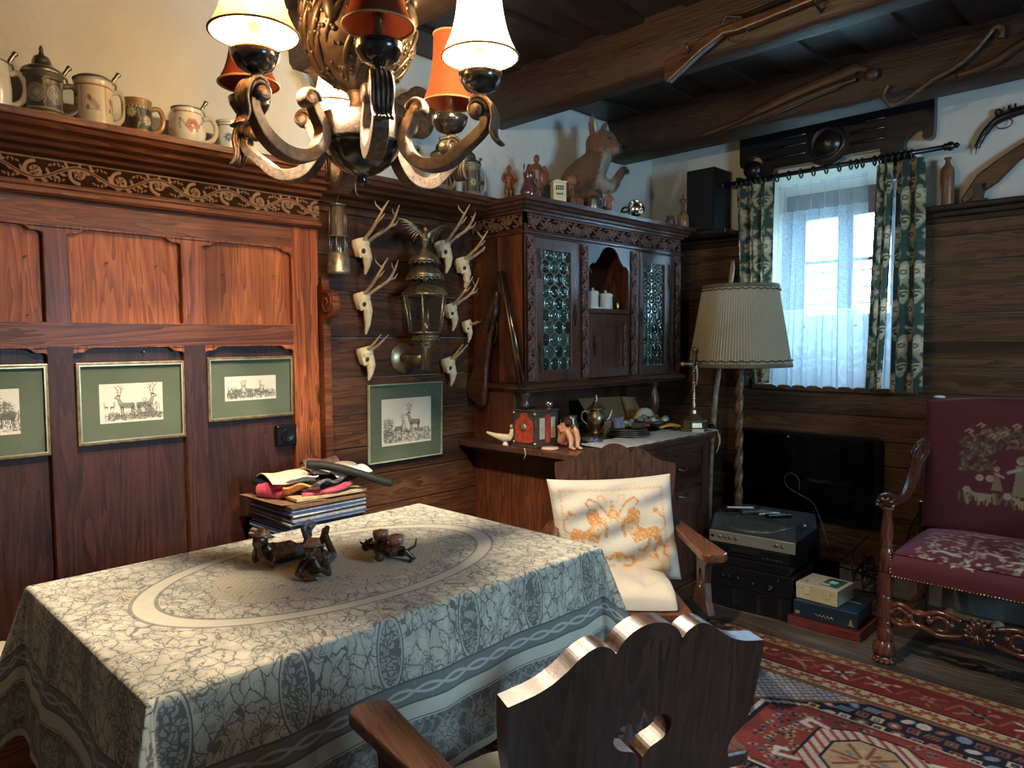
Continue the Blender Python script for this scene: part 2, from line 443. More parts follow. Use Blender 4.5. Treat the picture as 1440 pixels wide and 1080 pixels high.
for a, c in zip(zs[:-1], zs[1:]):
    if c <= 1.13:
        b.r = random.random()*.6+.01; b.box(-2.76, XR, YW-.02, YW+.005, a+.0015, c-.0015)
    else:
        b.r = random.random()*.6+.01; b.box(-2.76, ox0-.02, YW-.02, YW+.005, a+.0015, c-.0015)
        b.r = random.random()*.6+.01; b.box(ox1+.015, XR, YW-.02, YW+.005, a+.0015, c-.0015)
struct(b.build('trim_2', Mt['plank_x'], bevel=.004))
b = MB(); b.m = 0
for x0, x1 in ((-2.76, ox0-.02), (ox1+.015, XR)):
    b.box(x0, x1, YW-.10, YW, 2.062, 2.087); b.box(x0, x1, YW-.05, YW, 2.035, 2.062); b.box(x0, x1, YW-.033, YW, 2.005, 2.035)
struct(b.build('trim_3', Mt['dark_shelf'], bevel=.006))
struct(MB().box(-2.02, -1.10, YW-.05, YW+.03, 1.118, 1.148).build('trim_4', Mt['plank_x'], bevel=.004))
struct(MB().box(-2.76, XR, YW-.03, YW, 0, .13).build('baseboard_window', plain('grey stone skirting', (.16, .15, .14), .8).m, bevel=.01))
# right wall with a second window, back wall
b = MB(); wy0, wy1, wz0, wz1 = 1.52, 2.48, 1.30, 2.22
b.box(XR, XR+.25, YB-.2, wy0, -.04, ZC+.03); b.box(XR, XR+.25, wy1, 4.7, -.04, ZC+.03)
b.box(XR, XR+.25, wy0, wy1, -.04, wz0); b.box(XR, XR+.25, wy0, wy1, wz1, ZC+.03)
struct(b.build('wall_right', Mt['plaster']))
struct(MB().box(XL-.25, XR+.25, YB-.25, YB, -.04, ZC+.03).build('wall_back', Mt['plaster']))
# beams
def beam(n, y0, y1, z0, name):
    X_, V_ = np.meshgrid(np.linspace(XL-.05, XR+.05, 90), [0, 1, 2, 3, 4, 5, 6, 7, 8])
    prof = [(y0+.004, ZC+.02), (y0, (ZC+z0)/2+.02), (y0, z0+.02), (y0+.018, z0), ((y0+y1)/2, z0), (y1-.018, z0), (y1, z0+.02), (y1, (ZC+z0)/2), (y1-.004, ZC+.02)]
    Yg = np.zeros_like(X_); Zg = np.zeros_like(X_)
    for r in range(9):
        for k in range(X_.shape[1]):
            x = X_[r, k]; d = mnoise.noise(Vector((x*1.7, r*.9+n*7, 3)))*.012+mnoise.noise(Vector((x*7, r*1.3+n*7, 9)))*.005
            Yg[r, k] = prof[r][0]+d; Zg[r, k] = prof[r][1]+(d*.6 if 0 < r < 8 else 0)
    return struct(sheet(name, X_, Yg, Zg, Mt['beam']))
beam(0, 1.53, 1.69, 2.56, 'trim_5'); beam(1, 2.66, 2.80, 2.56, 'trim_6'); beam(2, 3.71, 3.92, 2.56, 'trim_7'); beam(3, .42, .58, 2.56, 'trim_8')

# ---- wall panelling behind the bench
def arch_hole(y0, y1, z0, z1):
    d = .016; k = .035
    top = [(y0, z1-d-.008), (y0+.012, z1-d), (y0+k, z1-d), (y0+k+.012, z1-d*.3), (y0+k+.03, z1), (y1-k-.03, z1), (y1-k-.012, z1-d*.3), (y1-k, z1-d), (y1-.012, z1-d), (y1, z1-d-.008)]
    return [(y1, z0), (y0, z0)]+top
cols = [(-1.52, -1.16), (-1.08, -.72), (-.64, -.28), (-.20, .164), (.24, .604), (.678, 1.036), (1.115, 1.476)]
holes = []
for y0, y1 in cols: holes += [arch_hole(y0, y1, 1.497, 1.806), arch_hole(y0, y1, .47, 1.412)]
b = MB()
b.prism([(-1.6, .40), (1.592, .40), (1.592, 1.66), (1.60, 1.675), (1.60, 1.90), (-1.6, 1.90)], -2.78, -2.70, 'yz', holes)
wf = b.build('trim_9', Mt['wainscot_frame'], bevel=.004); struct(wf)
b = MB()
for k, (y0, y1) in enumerate(cols):
    b.r = .05+.07*(k % 5); b.box(-2.775, -2.722, y0-.02, y1+.02, 1.48, 1.82)
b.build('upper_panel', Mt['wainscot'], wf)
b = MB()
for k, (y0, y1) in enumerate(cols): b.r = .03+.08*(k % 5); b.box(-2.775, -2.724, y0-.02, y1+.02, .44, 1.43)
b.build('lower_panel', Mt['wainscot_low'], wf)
b = MB()
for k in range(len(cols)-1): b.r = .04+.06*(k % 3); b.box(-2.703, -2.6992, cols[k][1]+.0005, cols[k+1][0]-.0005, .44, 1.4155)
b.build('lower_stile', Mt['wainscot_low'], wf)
b = MB()      # rails laid over the frame so their grain runs sideways
b.r = .2; b.box(-2.703, -2.6985, -1.6, 1.476, 1.4165, 1.4945); b.r = .05; b.box(-2.703, -2.6985, -1.6, 1.476, 1.812, 1.90)
b.build('rail', Mt['wainscot_h'], wf)
def run_y(prof, y0, y1, name, mat, parent=None, r=0):
    n = len(prof); vs = [(x, y, z) for y in (y0, y1) for x, z in prof]
    fs = [(i, (i+1) % n, (i+1) % n+n, i+n) for i in range(n)]+[tuple(range(n)), tuple(range(2*n-1, n-1, -1))]
    b = MB(); b.r = r; b.add(vs, fs); return b.build(name, mat, parent)
run_y([(-2.78, 1.898), (-2.676, 1.898), (-2.668, 1.906), (-2.668, 1.920), (-2.690, 1.932), (-2.690, 2.020), (-2.664, 2.028), (-2.658, 2.040), (-2.630, 2.046), (-2.622, 2.058), (-2.596, 2.064),
       (-2.584, 2.078), (-2.552, 2.084), (-2.540, 2.096), (-2.527, 2.100), (-2.525, 2.120), (-2.78, 2.120)], -1.6, 1.60, 'cornice', Mt['wainscot_h'], wf)
k9 = run_y([(-2.78, 2.020), (-2.72, 2.020), (-2.70, 2.040), (-2.66, 2.046), (-2.64, 2.058), (-2.60, 2.064), (-2.585, 2.078), (-2.552, 2.084), (-2.540, 2.096), (-2.527, 2.100), (-2.525, 2.120), (-2.78, 2.120)],
       1.602, 2.50, 'trim_10', Mt['plank_y']); struct(k9)

def scroll_canvas(W, H, res, period, seedv=0, lw=.1):
    """running acanthus scroll: white = raised"""
    rnd = random.Random(seedv); cv = Canvas(W, H, res, (0, 0, 0)); A = H*.5; W1 = (1, 1, 1); K = (0, 0, 0)
    n = int(W/period)+2
    xs = np.linspace(-.1*period, W+.1*period, int(W/res/1.2)); ys = H/2+H*.30*np.sin(2*pi*xs/period/2*1.0)
    cv.line(list(zip(xs, ys)), H*.075, W1)
    for i in range(-1, n*1+1):
        cx = (i+.5)*period; up = 1 if i % 2 else -1
        cy = H/2+up*H*.03*-1
        # big inward spiral filling each half wave
        sp = spiral((cx, cy), H*.40, H*.10, (-pi/2 if up > 0 else pi/2)*-1+pi*.0, ((-pi/2 if up > 0 else pi/2)*-1)+up*1.75*2*pi*.72, 30)
        cv.line(sp, np.linspace(H*.085, H*.06, 30), W1)
        for q in range(5):      # lobed leaf ends inside the spiral
            a = rnd.random()*.4+q*1.25; cv.dot((cx+H*.13*cos(a), cy+H*.13*sin(a)), H*.10, W1, H*.06, a)
        cv.dot((cx, cy), H*.07, W1)
        for q in range(7):      # leaves outside
            t = (q+.5)/7; xx = cx+(t-.5)*period; yy = H/2+H*.30*sin(pi*xx/period)
            s_ = 1 if q % 2 else -1; a = s_*(.9+.3*rnd.random())
            for e in range(3):
                L = H*(.10+.05*e); cv.dot((xx+L*cos(a+e*.25), yy+L*1.25*sin(a+e*.25)), H*.095, W1, H*.055, a+e*.25)
        for q in range(4):
            a = q*1.6+rnd.random(); cv.line([(cx+H*.05*cos(a), cy+H*.05*sin(a)), (cx+H*.17*cos(a), cy+H*.17*sin(a))], H*.012, K)
    for i in range(-1, n+1):
        xx = i*period
        for s_ in (-1, 1):
            for e in range(4):
                cv.dot((xx+(e-1.5)*H*.16, H/2+s_*H*(.36-.05*abs(e-1.5))), H*.09, W1, H*.05, s_*(e-1.5)*.7+pi/2)
    cv.line(list(zip(xs, ys)), H*.010, K)
    m = (cv.v < H*.04) | (cv.v > H*.96); cv.c[m] = 1
    return cv
def relief(name, cv, origin, eu, ev, en, depth, mat, parent=None):
    m = cv.c[..., 0]; o = np.array(origin); P3 = o+cv.u[..., None]*np.array(eu)+cv.v[..., None]*np.array(ev)+(m[..., None]*depth)*np.array(en)
    return sheet(name, P3[..., 0], P3[..., 1], P3[..., 2], mat, parent, attr=m)
cv = scroll_canvas(2.2, .075, .0016, .125, 3)
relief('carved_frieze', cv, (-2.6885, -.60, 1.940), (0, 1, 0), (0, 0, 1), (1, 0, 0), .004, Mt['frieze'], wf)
# console scroll closing the panelling
prof = [(-2.73, 1.70), (-2.69, 1.70)]
sp = [(-2.655+.052*cos(a), 1.585+.060*sin(a)) for a in np.linspace(2.0, -1.9, 16)]
prof += [(-2.685, 1.66)]+sp+[(-2.68, 1.50), (-2.685, .46), (-2.73, .46)]
b = MB(); b.r = .3; b.prism([(x, z) for x, z in prof], 1.605, 1.64, 'xz'); 
for i, yy in enumerate((1.603, 1.642)):
    b.tube([(-2.655+(.047-.040*t)*cos(2.0-9*t), yy, 1.585+(.053-.045*t)*sin(2.0-9*t)) for t in np.linspace(0, 1, 26)], .005, 6)
b.build('scroll_bracket', Mt['wainscot_h'], wf, bevel=.004)
for (yy, zz, nn) in ((.56, 1.705, 0), (.795, 1.70, 0), (.955, 1.70, 0), (1.20, 1.685, 0), (1.405, 1.692, 0), (1.42, 1.845, 0), (.90, 1.395, 0), (1.32, 1.388, 0), (.56, 1.52, 0)):
    nb = MB(); nb.cyl((-2.722 if zz != 1.845 else -2.70, yy, zz), (-2.708 if zz != 1.845 else -2.686, yy, zz), .0018, n=8); nb.ball((-2.706 if zz != 1.845 else -2.684, yy, zz), .0035, 8, 6)
    nb.build('nail', Mt['brass_b'], wf)

# bench along the panelling
bt = thing('bench', 'brown wooden wall bench with cream pad, between the panelling and the table', 'bench', (-2.52, .1, 0))
b = MB(); b.box(-.19, .10, -1.6, 1.46, .42, .45); b.build('seat', Mt['wainscot_h'], bt, bevel=.006)
b = MB(); b.box(.05, .07, -1.58, 1.44, 0, .42); b.build('front_board', Mt['wainscot_h'], bt)
b = MB(); b.box(-.17, .09, -1.5, .36, .45, .50); b.build('seat_pad', Mt['cream'], bt, bevel=.02)

# window
wn = MB(); fy0, fy1 = 4.52, 4.57
wn.box(-1.98, -1.25, fy0, fy1, 2.16, 2.33); wn.box(-1.98, -1.845, fy0, fy1, 1.48, 2.17); wn.box(-1.35, -1.23, fy0, fy1, 1.48, 2.17)
wn.box(-1.98, -1.24, fy0, fy1, 1.46, 1.57); wn.box(-1.645, -1.555, fy0-.015, fy1, 1.55, 2.17)
for x0, x1 in ((-1.845, -1.645), (-1.555, -1.35)): wn.box(x0, x1, fy0+.012, fy1-.012, 1.885, 1.905)
win = struct(wn.build('window_1', plain('purple brown window frame', (.16, .11, .12), .5).m, bevel=.004))
for x0, x1 in ((-1.845, -1.645), (-1.555, -1.35)):
    b = MB(); b.box(x0, x1, 4.543, 4.547, 1.57, 2.16)
    g = G('window glass'); g.t.links.new(g.n('ShaderNodeBsdfTransparent').outputs[0], g.out.inputs[0])
    mx = g.n('ShaderNodeMixShader'); mx.inputs[0].default_value = .06
    g.t.links.new(g.n('ShaderNodeBsdfTransparent').outputs[0], mx.inputs[1]); gl = g.n('ShaderNodeBsdfGlossy'); gl.inputs['Roughness'].default_value = .03
    g.t.links.new(gl.outputs[0], mx.inputs[2]); g.t.links.new(mx.outputs[0], g.out.inputs[0])
    Mt['pane'] = g.m
    b.build('pane', g.m, win)
b = MB()
for z in (1.64, 1.74, 1.84): b.cyl((-2.0, 4.66, z), (-1.2, 4.66, z), .005, n=6)
b.build('window_bars', Mt['iron'], win)
wn = MB(); wn.box(XR+.1, XR+.16, wy0, wy1, wz0, wz0+.07); wn.box(XR+.1, XR+.16, wy0, wy1, wz1-.07, wz1); wn.box(XR+.1, XR+.16, wy0, wy0+.07, wz0, wz1)
wn.box(XR+.1, XR+.16, wy1-.07, wy1, wz0, wz1); wn.box(XR+.09, XR+.16, 1.97, 2.03, wz0, wz1)
win2 = struct(wn.build('window_2', Mt['white'], bevel=.004)); MB().box(XR+.125, XR+.13, wy0, wy1, wz0, wz1).build('pane', Mt['pane'], win2)
# garden outside
b = MB(); b.box(-30, 30, 4.9, 60, -.5, -.3); g = plain('lawn', (.22, .26, .22), .9, var=.4, scale=3); tag(b.build('lawn', g.m), 'pale ground of the garden seen outside the window', 'lawn', kind='stuff')
gl_ = plain('bush leaves', (.07, .15, .12), .8, var=.6, scale=14).m
for i, (x, y, r_) in enumerate(((-6.0, 11, 1.7), (-2.6, 13.5, 1.3))):
    t = thing('garden_bush', ('rounded green bush outside window, left one' if i == 0 else 'smaller green bush outside window, right one'), 'bush', (x, y, -.3))
    b = MB(); rr = random.Random(i)
    for k in range(26):
        a = rr.random()*6.28; q = rr.random(); b.ball((r_*.7*q*cos(a), r_*.7*q*sin(a), 1+r_*1.2*rr.random()), r_*.33, 8, 6)
    b.build('foliage', gl_, t); MB().cyl((0, 0, 0), (0, 0, 1.2), .09).build('trunk', Mt['beam'], t)

# ------------------------------------------------------------------ chandelier over the table
CX, CY = -1.72, 1.163
ch = thing('chandelier', 'large carved dark wood chandelier with six scrolled arms and carved orb above table', 'chandelier', (CX, CY, 1.86))
g = plain('scraped bronze wood', (.105, .074, .052), .36, .45, var=.5, scale=70); g.bump(g.noise(g.coord(), 140, 4, .7), .5, .004); Mt['arm'] = g.m
g = plain('carved gilt brown', (.040, .025, .014), .42, .2, var=.6, scale=50); Mt['orb'] = g.m
Mt['blackgloss'] = plain('black turned wood', (.016, .013, .012), .22, 0, coat=.5).m
b = MB(); b.lathe([(.004, 0), (.010, .004), (.016, .014), (.012, .024), (.030, .030), (.055, .042), (.085, .065), (.100, .090), (.106, .105), (.118, .110)], n=40); b.build('bowl', Mt['blackgloss'], ch)
b = MB(); b.lathe([(.118, .110), (.121, .114), (.121, .176), (.117, .180), (.06, .186), (.035, .20), (.030, .23), (.04, .26)], n=6*6, smooth=True); b.build('hub', Mt['arm'], ch)
# carved orb
b = MB(); oc = .43; rr = random.Random(5)
b.lathe([(.02, .24), (.05, .262), (.105, .30), (.143, .36), (.155, .43), (.143, .50), (.105, .56), (.04, .60), (.03, .63)], n=48)
b.build('orb', Mt['orb'], ch)
ob = MB(); rz_o = lambda z: float(np.interp(z, [.24, .262, .30, .36, .43, .50, .56, .60], [.02, .05, .105, .143, .155, .143, .105, .04]))
for k in range(620):
    a = rr.random()*2*pi; zq = .27+.31*rr.random(); R = rz_o(zq); c = (R*cos(a), R*sin(a), zq); ob.ball(c, .004+.005*rr.random(), 6, 4)
for k in range(64):
    a = k*2*pi/17+.2*(k % 2); z0 = .27+.075*(k % 4)
    pts = [((rz_o(z0+.11*t)+.004*sin(pi*t))*cos(a+.5*t), (rz_o(z0+.11*t)+.004*sin(pi*t))*sin(a+.5*t), z0+.11*t) for t in np.linspace(0, 1, 8)]
    ob.tube(pts, [.002, .006, .009, .010, .010, .008, .005, .002], 6, flat=(.6, 1))
for k in range(4):      # pods and shells
    a = k*pi/2+.5; ob.ball((.150*cos(a), .150*sin(a), .43), (.022, .022, .045), 10, 8); ob.ball((.150*cos(a+.3), .150*sin(a+.3), .50), .018, 8, 6)
ob.build('orb_carving', Mt['orb'], ch)
b = MB()
for k in range(3): b.tube([(.012*cos(q)*(1 if k % 2 else 0)+0, .012*cos(q)*(0 if k % 2 else 1), .66+.045*k+.028*sin(q)) for q in np.linspace(0, 2*pi, 13)[:-1]], .0035, 6, closed=True)
b.cyl((0, 0, .76), (0, 0, .94), .005); b.lathe([(.045, .925), (.04, .935), (.02, .945)], n=20); b.build('hanging_rod', Mt['iron'], ch)
# small horn hook under the bowl (seen against the panelling)
def shade_prof(Rb, Rt, h): return [(Rb, 0), (Rb*.93, h*.08), (Rb*.80, h*.22), (Rb*.68, h*.42), (Rb*.60, h*.65), (Rt*1.03, h*.88), (Rt, h)]
def fabric_shade(name, c, tr, mixf=.55, thin=None):
    g = G(name); n = g.noise(g.coord(), 40, 5, .7); col = g.mix(n, tuple(a*.7 for a in c), c)
    d = g.n('ShaderNodeBsdfDiffuse'); g.set(d.inputs[0], col); t = g.n('ShaderNodeBsdfTranslucent'); g.set(t.inputs[0], tr)
    m = g.n('ShaderNodeMixShader'); m.inputs[0].default_value = mixf; g.t.links.new(d.outputs[0], m.inputs[1]); g.t.links.new(t.outputs[0], m.inputs[2]); g.t.links.new(m.outputs[0], g.out.inputs[0])
    if thin:        # open weave: part of the bulb's light goes straight through
        tp = g.n('ShaderNodeBsdfTransparent'); tp.inputs[0].default_value = (*thin[:3], 1); m2 = g.n('ShaderNodeMixShader'); m2.inputs[0].default_value = thin[3]
        g.t.links.new(m.outputs[0], m2.inputs[1]); g.t.links.new(tp.outputs[0], m2.inputs[2]); g.t.links.new(m2.outputs[0], g.out.inputs[0])
    return g.m
Mt['sh_amber'] = fabric_shade('amber parchment', (.55, .27, .09), (.50, .20, .05), .010, (1, .74, .42, .06))
Mt['sh_pale'] = fabric_shade('pale parchment', (.80, .66, .38), (1.0, .76, .40), .022, (1, .90, .68, .12))
Mt['sh_red'] = fabric_shade('rust red silk', (.20, .048, .024), (.2, .04, .02), .12)
Mt['sh_or'] = fabric_shade('orange silk', (.42, .10, .040), (.3, .08, .03), .2)
Mt['braid'] = plain('braid', (.40, .20, .08), .7, var=.5, scale=300).m
Mt['braid_d'] = plain('dark braid', (.13, .07, .04), .7, var=.5, scale=300).m
g = G('lit bulb'); ad = g.n('ShaderNodeAddShader'); em = g.n('ShaderNodeEmission'); em.inputs[0].default_value = (1, .80, .50, 1); em.inputs[1].default_value = 14
g.t.links.new(g.n('ShaderNodeBsdfTransparent').outputs[0], ad.inputs[0]); g.t.links.new(em.outputs[0], ad.inputs[1]); g.t.links.new(ad.outputs[0], g.out.inputs[0]); Mt['bulb'] = g.m
g = G('unlit bulb'); g.P(color=(.85, .8, .7), rough=.2); Mt['bulb_off'] = g.m
arms = [('A', -84.6, .323, 1, 'sh_amber', .104, .052, .20), ('B', -150, .352, 0, 'sh_red', .083, .045, .165), ('C', 161, .31, 1, 'sh_pale', .075, .040, .15), ('D', 94.7, .352, 0, 'sh_or', .083, .046, .215),
        ('E', 28.4, .352, 1, 'sh_pale', .100, .055, .20), ('F', -25.6, .305, 0, 'sh_red', .083, .050, .20)]
for nm, ang, R, lit, mat, Rb, Rt, hh in arms:
    a = radians(ang); dx, dy = cos(a), sin(a); T = Matrix.Rotation(a, 4, 'Z'); R0 = .12
    ab = MB(); ab.T = T; w2 = .019
    # C curve in the radial plane, flat board section
    pr = [(R0+.045, .20), (R0+.030, .165), (R0+.010, .125), (R0+.02, .085), (R0+.055, .050), (R0+.10, .040), (R0+.145, .050), (R0+.185, .080), (R-.002+.01, .125), (R+.01, .155)]
    ps = smooth_pts([(x, 0, z) for x, z in pr], 4)
    ab.tube([tuple(p) for p in ps], [.019+.009*sin(pi*i/(len(ps)-1)) for i in range(len(ps))], 4, flat=(1.15, .85), up=(0, 1, 0), smooth=False, ph=pi/4)
    s1 = ab.build('arm', Mt['arm'], ch, bevel=.003)
    # inner and outer volutes
    for (cx, cz, r0, st, w_) in ((R0+.055, .192, .030, pi, .024), (R-.008, .170, .032, 0, .024)):
        vb = MB(); vb.T = T; sg = 1 if st else -1
        vb.tube([(cx+(r0*(1-.75*t))*cos(st+sg*-5.2*t), 0, cz+(r0*(1-.75*t))*sin(st+sg*-5.2*t)) for t in np.linspace(0, 1, 22)], [.009]*22, 8, flat=(w_/.009, 1), up=(0, 1, 0))
        vb.lathe([(.001, -w_*.95), (.017, -w_*.95), (.020, 0), (.017, w_*.95), (.001, w_*.95)], (cx, 0, cz), 14, axis='y')
        vb.build('volute', Mt['arm'], s1)
    lb = MB(); lb.T = T      # acanthus leaf over the outer volute
    for q, off in enumerate((-.018, -.009, 0, .009, .018)):
        lb.tube([tuple(p) for p in smooth_pts([(R-.028, off*.6, .196), (R+.0, off, .207), (R+.028, off*1.25, .188), (R+.040, off*1.3, .150), (R+.034, off*1.2, .115), (R+.046, off*1.1, .088), (R+.060, off*1.0, .084)], 3)],
                [.003]+[.0065]*14+[.006, .006, .005, .003], 6)
    lb.build('leaf', Mt['arm'], s1)
    t = (R*dx, R*dy)
    cb = MB(); cb.lathe([(.001, .19), (.012, .196), (.008, .204), (.013, .210), (.009, .217), (.020, .220), (.040, .228), (.054, .248), (.059, .268), (.055, .271), (.020, .268)], (t[0], t[1], 0), 24)
    cb.build('cup', Mt['blackgloss'], ch)
    cb = MB(); cb.lathe([(.030, .268), (.031, .274), (.015, .276), (.015, .325), (.017, .328), (.017, .345), (.010, .35)], (t[0], t[1], 0), 16); cb.build('socket', Mt['brass'], ch)
    cb = MB(); cb.lathe([(.008, .348), (.016, .365), (.019, .385), (.015, .41), (.006, .43), (.001, .437)], (t[0], t[1], 0), 14, cap=False); cb.build('bulb', Mt['bulb' if lit else 'bulb_off'], ch)
    z0 = .31
    n = 48; pf = smooth_pts([(r, 0, h) for r, h in shade_prof(Rb, Rt, hh)], 4); th = np.linspace(0, 2*pi, n+1)[:-1]
    Rr = np.array([p[0] for p in pf])[:, None]*(1+.012*np.abs(np.sin(th*4)))[None, :]; Hh = np.array([p[2] for p in pf])[:, None]+0*th
    cov = sheet('lamp_shade', t[0]+Rr*np.cos(th), t[1]+Rr*np.sin(th), z0+Hh, Mt[mat], ch, closed_u=True)
    eb = MB(); m_ = 90
    eb.tube([(t[0]+Rb*1.01*cos(q), t[1]+Rb*1.01*sin(q), z0+.001+.0012*sin(q*45)) for q in np.linspace(0, 2*pi, m_+1)[:-1]], .0035, 6, closed=True)
    eb.build('braid_trim', Mt['braid_d' if mat == 'sh_amber' else 'braid'], cov); eb = MB()
    eb.tube([(t[0]+Rt*1.01*cos(q), t[1]+Rt*1.01*sin(q), z0+hh) for q in np.linspace(0, 2*pi, 41)[:-1]], .003, 6, closed=True)
    eb.build('braid_trim', Mt['braid_d' if mat == 'sh_amber' else 'braid'], cov)
    if lit:
        l = bpy.data.lights.new('bulb_light', 'POINT'); l.energy = BULB*{'A': 1.0, 'C': .85, 'E': 1.15}[nm]; l.color = (1, .85, .64); l.shadow_soft_size = .018
        o = bpy.data.objects.new('bulb_light', l); COL.objects.link(o); o.parent = ch; o.location = (t[0], t[1], .392)

# ------------------------------------------------------------------ table and cloth
TX0, TX1, TY0, TY1, TZ = -2.300, -1.390, .45, 1.80, .76
tb = thing('dining_table', 'rectangular dining table hidden under the patterned cloth', 'table', ((TX0+TX1)/2, (TY0+TY1)/2, 0))
wx, wy = (TX1-TX0)/2-.004, (TY1-TY0)/2-.004
b = MB(); b.box(-wx, wx, -wy, wy, TZ-.035, TZ-.003); b.build('tabletop', Mt['chair'], tb)
for sx in (-1, 1):
    for sy in (-1, 1): MB().box(sx*(wx-.08)-.035, sx*(wx-.08)+.035, sy*(wy-.08)-.035, sy*(wy-.08)+.035, 0, TZ-.035).build('leg', Mt['chair'], tb)
b = MB(); b.box(-wx+.06, wx-.06, -wy+.06, wy-.06, TZ-.12, TZ-.035); b.build('apron', Mt['chair'], tb)
# cloth: unfolded coordinates kept as UV (metres from the cloth centre)
def tablecloth(mat):
    hx, hy = (TX1-TX0)/2, (TY1-TY0)/2; dr = .42; cx, cy = (TX0+TX1)/2, (TY0+TY1)/2
    u, v = np.meshgrid(np.linspace(-hx, hx, 70), np.linspace(-hy, hy, 100))
    z = TZ+.001+.0006*np.sin(u*9+v*4)*((hx-np.abs(u))*12).clip(0, 1)*((hy-np.abs(v))*12).clip(0, 1)
    a = sheet('tablecloth', u+cx, v+cy, z, mat, uv=(u, v))
    # the skirt: columns run round the table edge, rows run down
    cols_ = []          # (edge point x, y, outward nx, ny, corner phase 0..1 or -1, running length)
    N1, N2, NC = 150, 110, 26
    for (x0, y0, x1, y1, nx, ny, n, cx_, cy_) in ((hx, -hy, hx, hy, 1, 0, N1, 1, 1), (hx, hy, -hx, hy, 0, 1, N2, -1, 1), (-hx, hy, -hx, -hy, -1, 0, N1, -1, -1), (-hx, -hy, hx, -hy, 0, -1, N2, 1, -1)):
        for i in range(n): t = i/(n-1); cols_.append((x0+(x1-x0)*t, y0+(y1-y0)*t, nx, ny, -1.0))
        an = atan2(ny, nx)
        for i in range(1, NC): q = i/NC; cols_.append((x1, y1, cos(an+q*pi/2), sin(an+q*pi/2), q))
    C_ = np.array(cols_); T_ = np.concatenate([np.linspace(0, .03, 9)[:-1], np.linspace(.03, 1, 34)])
    ex, ey, nx, ny, ph = [C_[:, k][None, :] for k in range(5)]; cor = ph >= 0
    reach = np.where(cor, 1/np.maximum(np.abs(nx), np.abs(ny)), 1.0)*dr
    rho = T_[:, None]*reach
    Uu = ex+nx*rho; Vv = ey+ny*rho
    rc = .012; ang = np.minimum(rho/rc, pi/2); out = rc*np.sin(ang); drop = np.where(rho < rc*pi/2, rc*(1-np.cos(ang)), rc+(rho-rc*pi/2))
    sw = np.minimum(rho/.25, 1); al = ex*np.abs(ny)+ey*np.abs(nx)
    wave = np.where(cor, 0, .5+.5*np.sin(al*13+ny*2+nx))*np.minimum(((hy-np.abs(ey))*np.abs(nx)+(hx-np.abs(ex))*np.abs(ny))*8, 1)
    out = out+rho*.05+.020*sw*wave+.006*sw*np.sin(al*31+nx*2)*wave
    fold = np.where(cor, np.abs(np.sin(pi*ph))**.8*(.16+.30*np.exp(-((ph-.5)/.12)**2)*.6), 0)*rho
    X_ = ex+nx*(out+fold)+cx; Y_ = ey+ny*(out+fold)+cy; Z_ = TZ+.001-drop*np.where(cor, .985, 1.0)
    b_ = sheet('tablecloth', X_, Y_, Z_, mat, uv=(Uu, Vv), closed_u=True)
    bm = bmesh.new(); bm.from_mesh(a.data); bm.from_mesh(b_.data); bmesh.ops.remove_doubles(bm, verts=bm.verts, dist=.0002); bm.to_mesh(a.data); bm.free()
    me = b_.data; bpy.data.objects.remove(b_); bpy.data.meshes.remove(me); a.data.polygons.foreach_set('use_smooth', [True]*len(a.data.polygons))
    return a
g = G('woven tablecloth'); uvn = g.n('ShaderNodeUVMap').outputs[0]
u_, v_, _z = g.sep(uvn)
HX, HY = (TX1-TX0)/2, (TY1-TY0)/2
W3 = g.comb(u_, v_, 0.0)
wob = g.noise(W3, 7, 2, .5, 0, color=True)
pp = g.vm('ADD', W3, g.vm('MULTIPLY', g.vm('SUBTRACT', wob, (.5, .5, .5)), (.07, .07, 0)))
pp = g.vm('ADD', pp, g.vm('MULTIPLY', g.vm('SUBTRACT', g.noise(W3, 32, 2, .5, 0, color=True), (.5, .5, .5)), (.038, .038, 0)))
sq = g.vm('MULTIPLY', pp, (1.0, 1.55, 1))
e1 = g.vor(sq, 20, 'DISTANCE_TO_EDGE'); e2 = g.vor(g.vm('ADD', sq, (3.3, 1.1, 0)), 44, 'DISTANCE_TO_EDGE')
n1 = g.noise(W3, 30, 3)
lines = g.math('MAXIMUM', g.math('LESS_THAN', e1, .030), g.math('MULTIPLY', g.math('LESS_THAN', e2, .035), (g.noise(W3, 9, 1) > .50)))
# bands measured outwards from the table edge
dx_ = u_.abs()-HX; dy_ = v_.abs()-HY; dd = dx_.max(dy_)
along = g.math('ADD', (dx_ > dy_)*v_, (1-(dx_ > dy_))*u_)
def band(a, b_): return (dd > a)*(dd < b_)
chain_c = ((along*38.0).sin()*.009+.197-dd).abs(); chain_d = ((along*38.0+3.14).sin()*.009+.197-dd).abs()
chain = (chain_c.min(chain_d) < .0035)
bandA = band(.168, .226)
bl = band(.166, .171)+band(.221, .2245)+band(.262, .2645)
floral = band(.268, .40)
fl1 = g.vor(pp, 26, 'DISTANCE_TO_EDGE') < .07; fl2 = g.vor(pp, 60, 'DISTANCE_TO_EDGE') < .09
rose = g.vor(g.comb(along*8.2, (dd-.333)*8.2, 0.0), 1.0, 'F1', rnd=0.0)
rosew = g.vor(g.comb(along+0.0, dd, 0.0), 42, 'F1')
scall = band(.268, .288)*(((along*150.0).sin().abs()*.012+.270-dd).abs() < .0022)
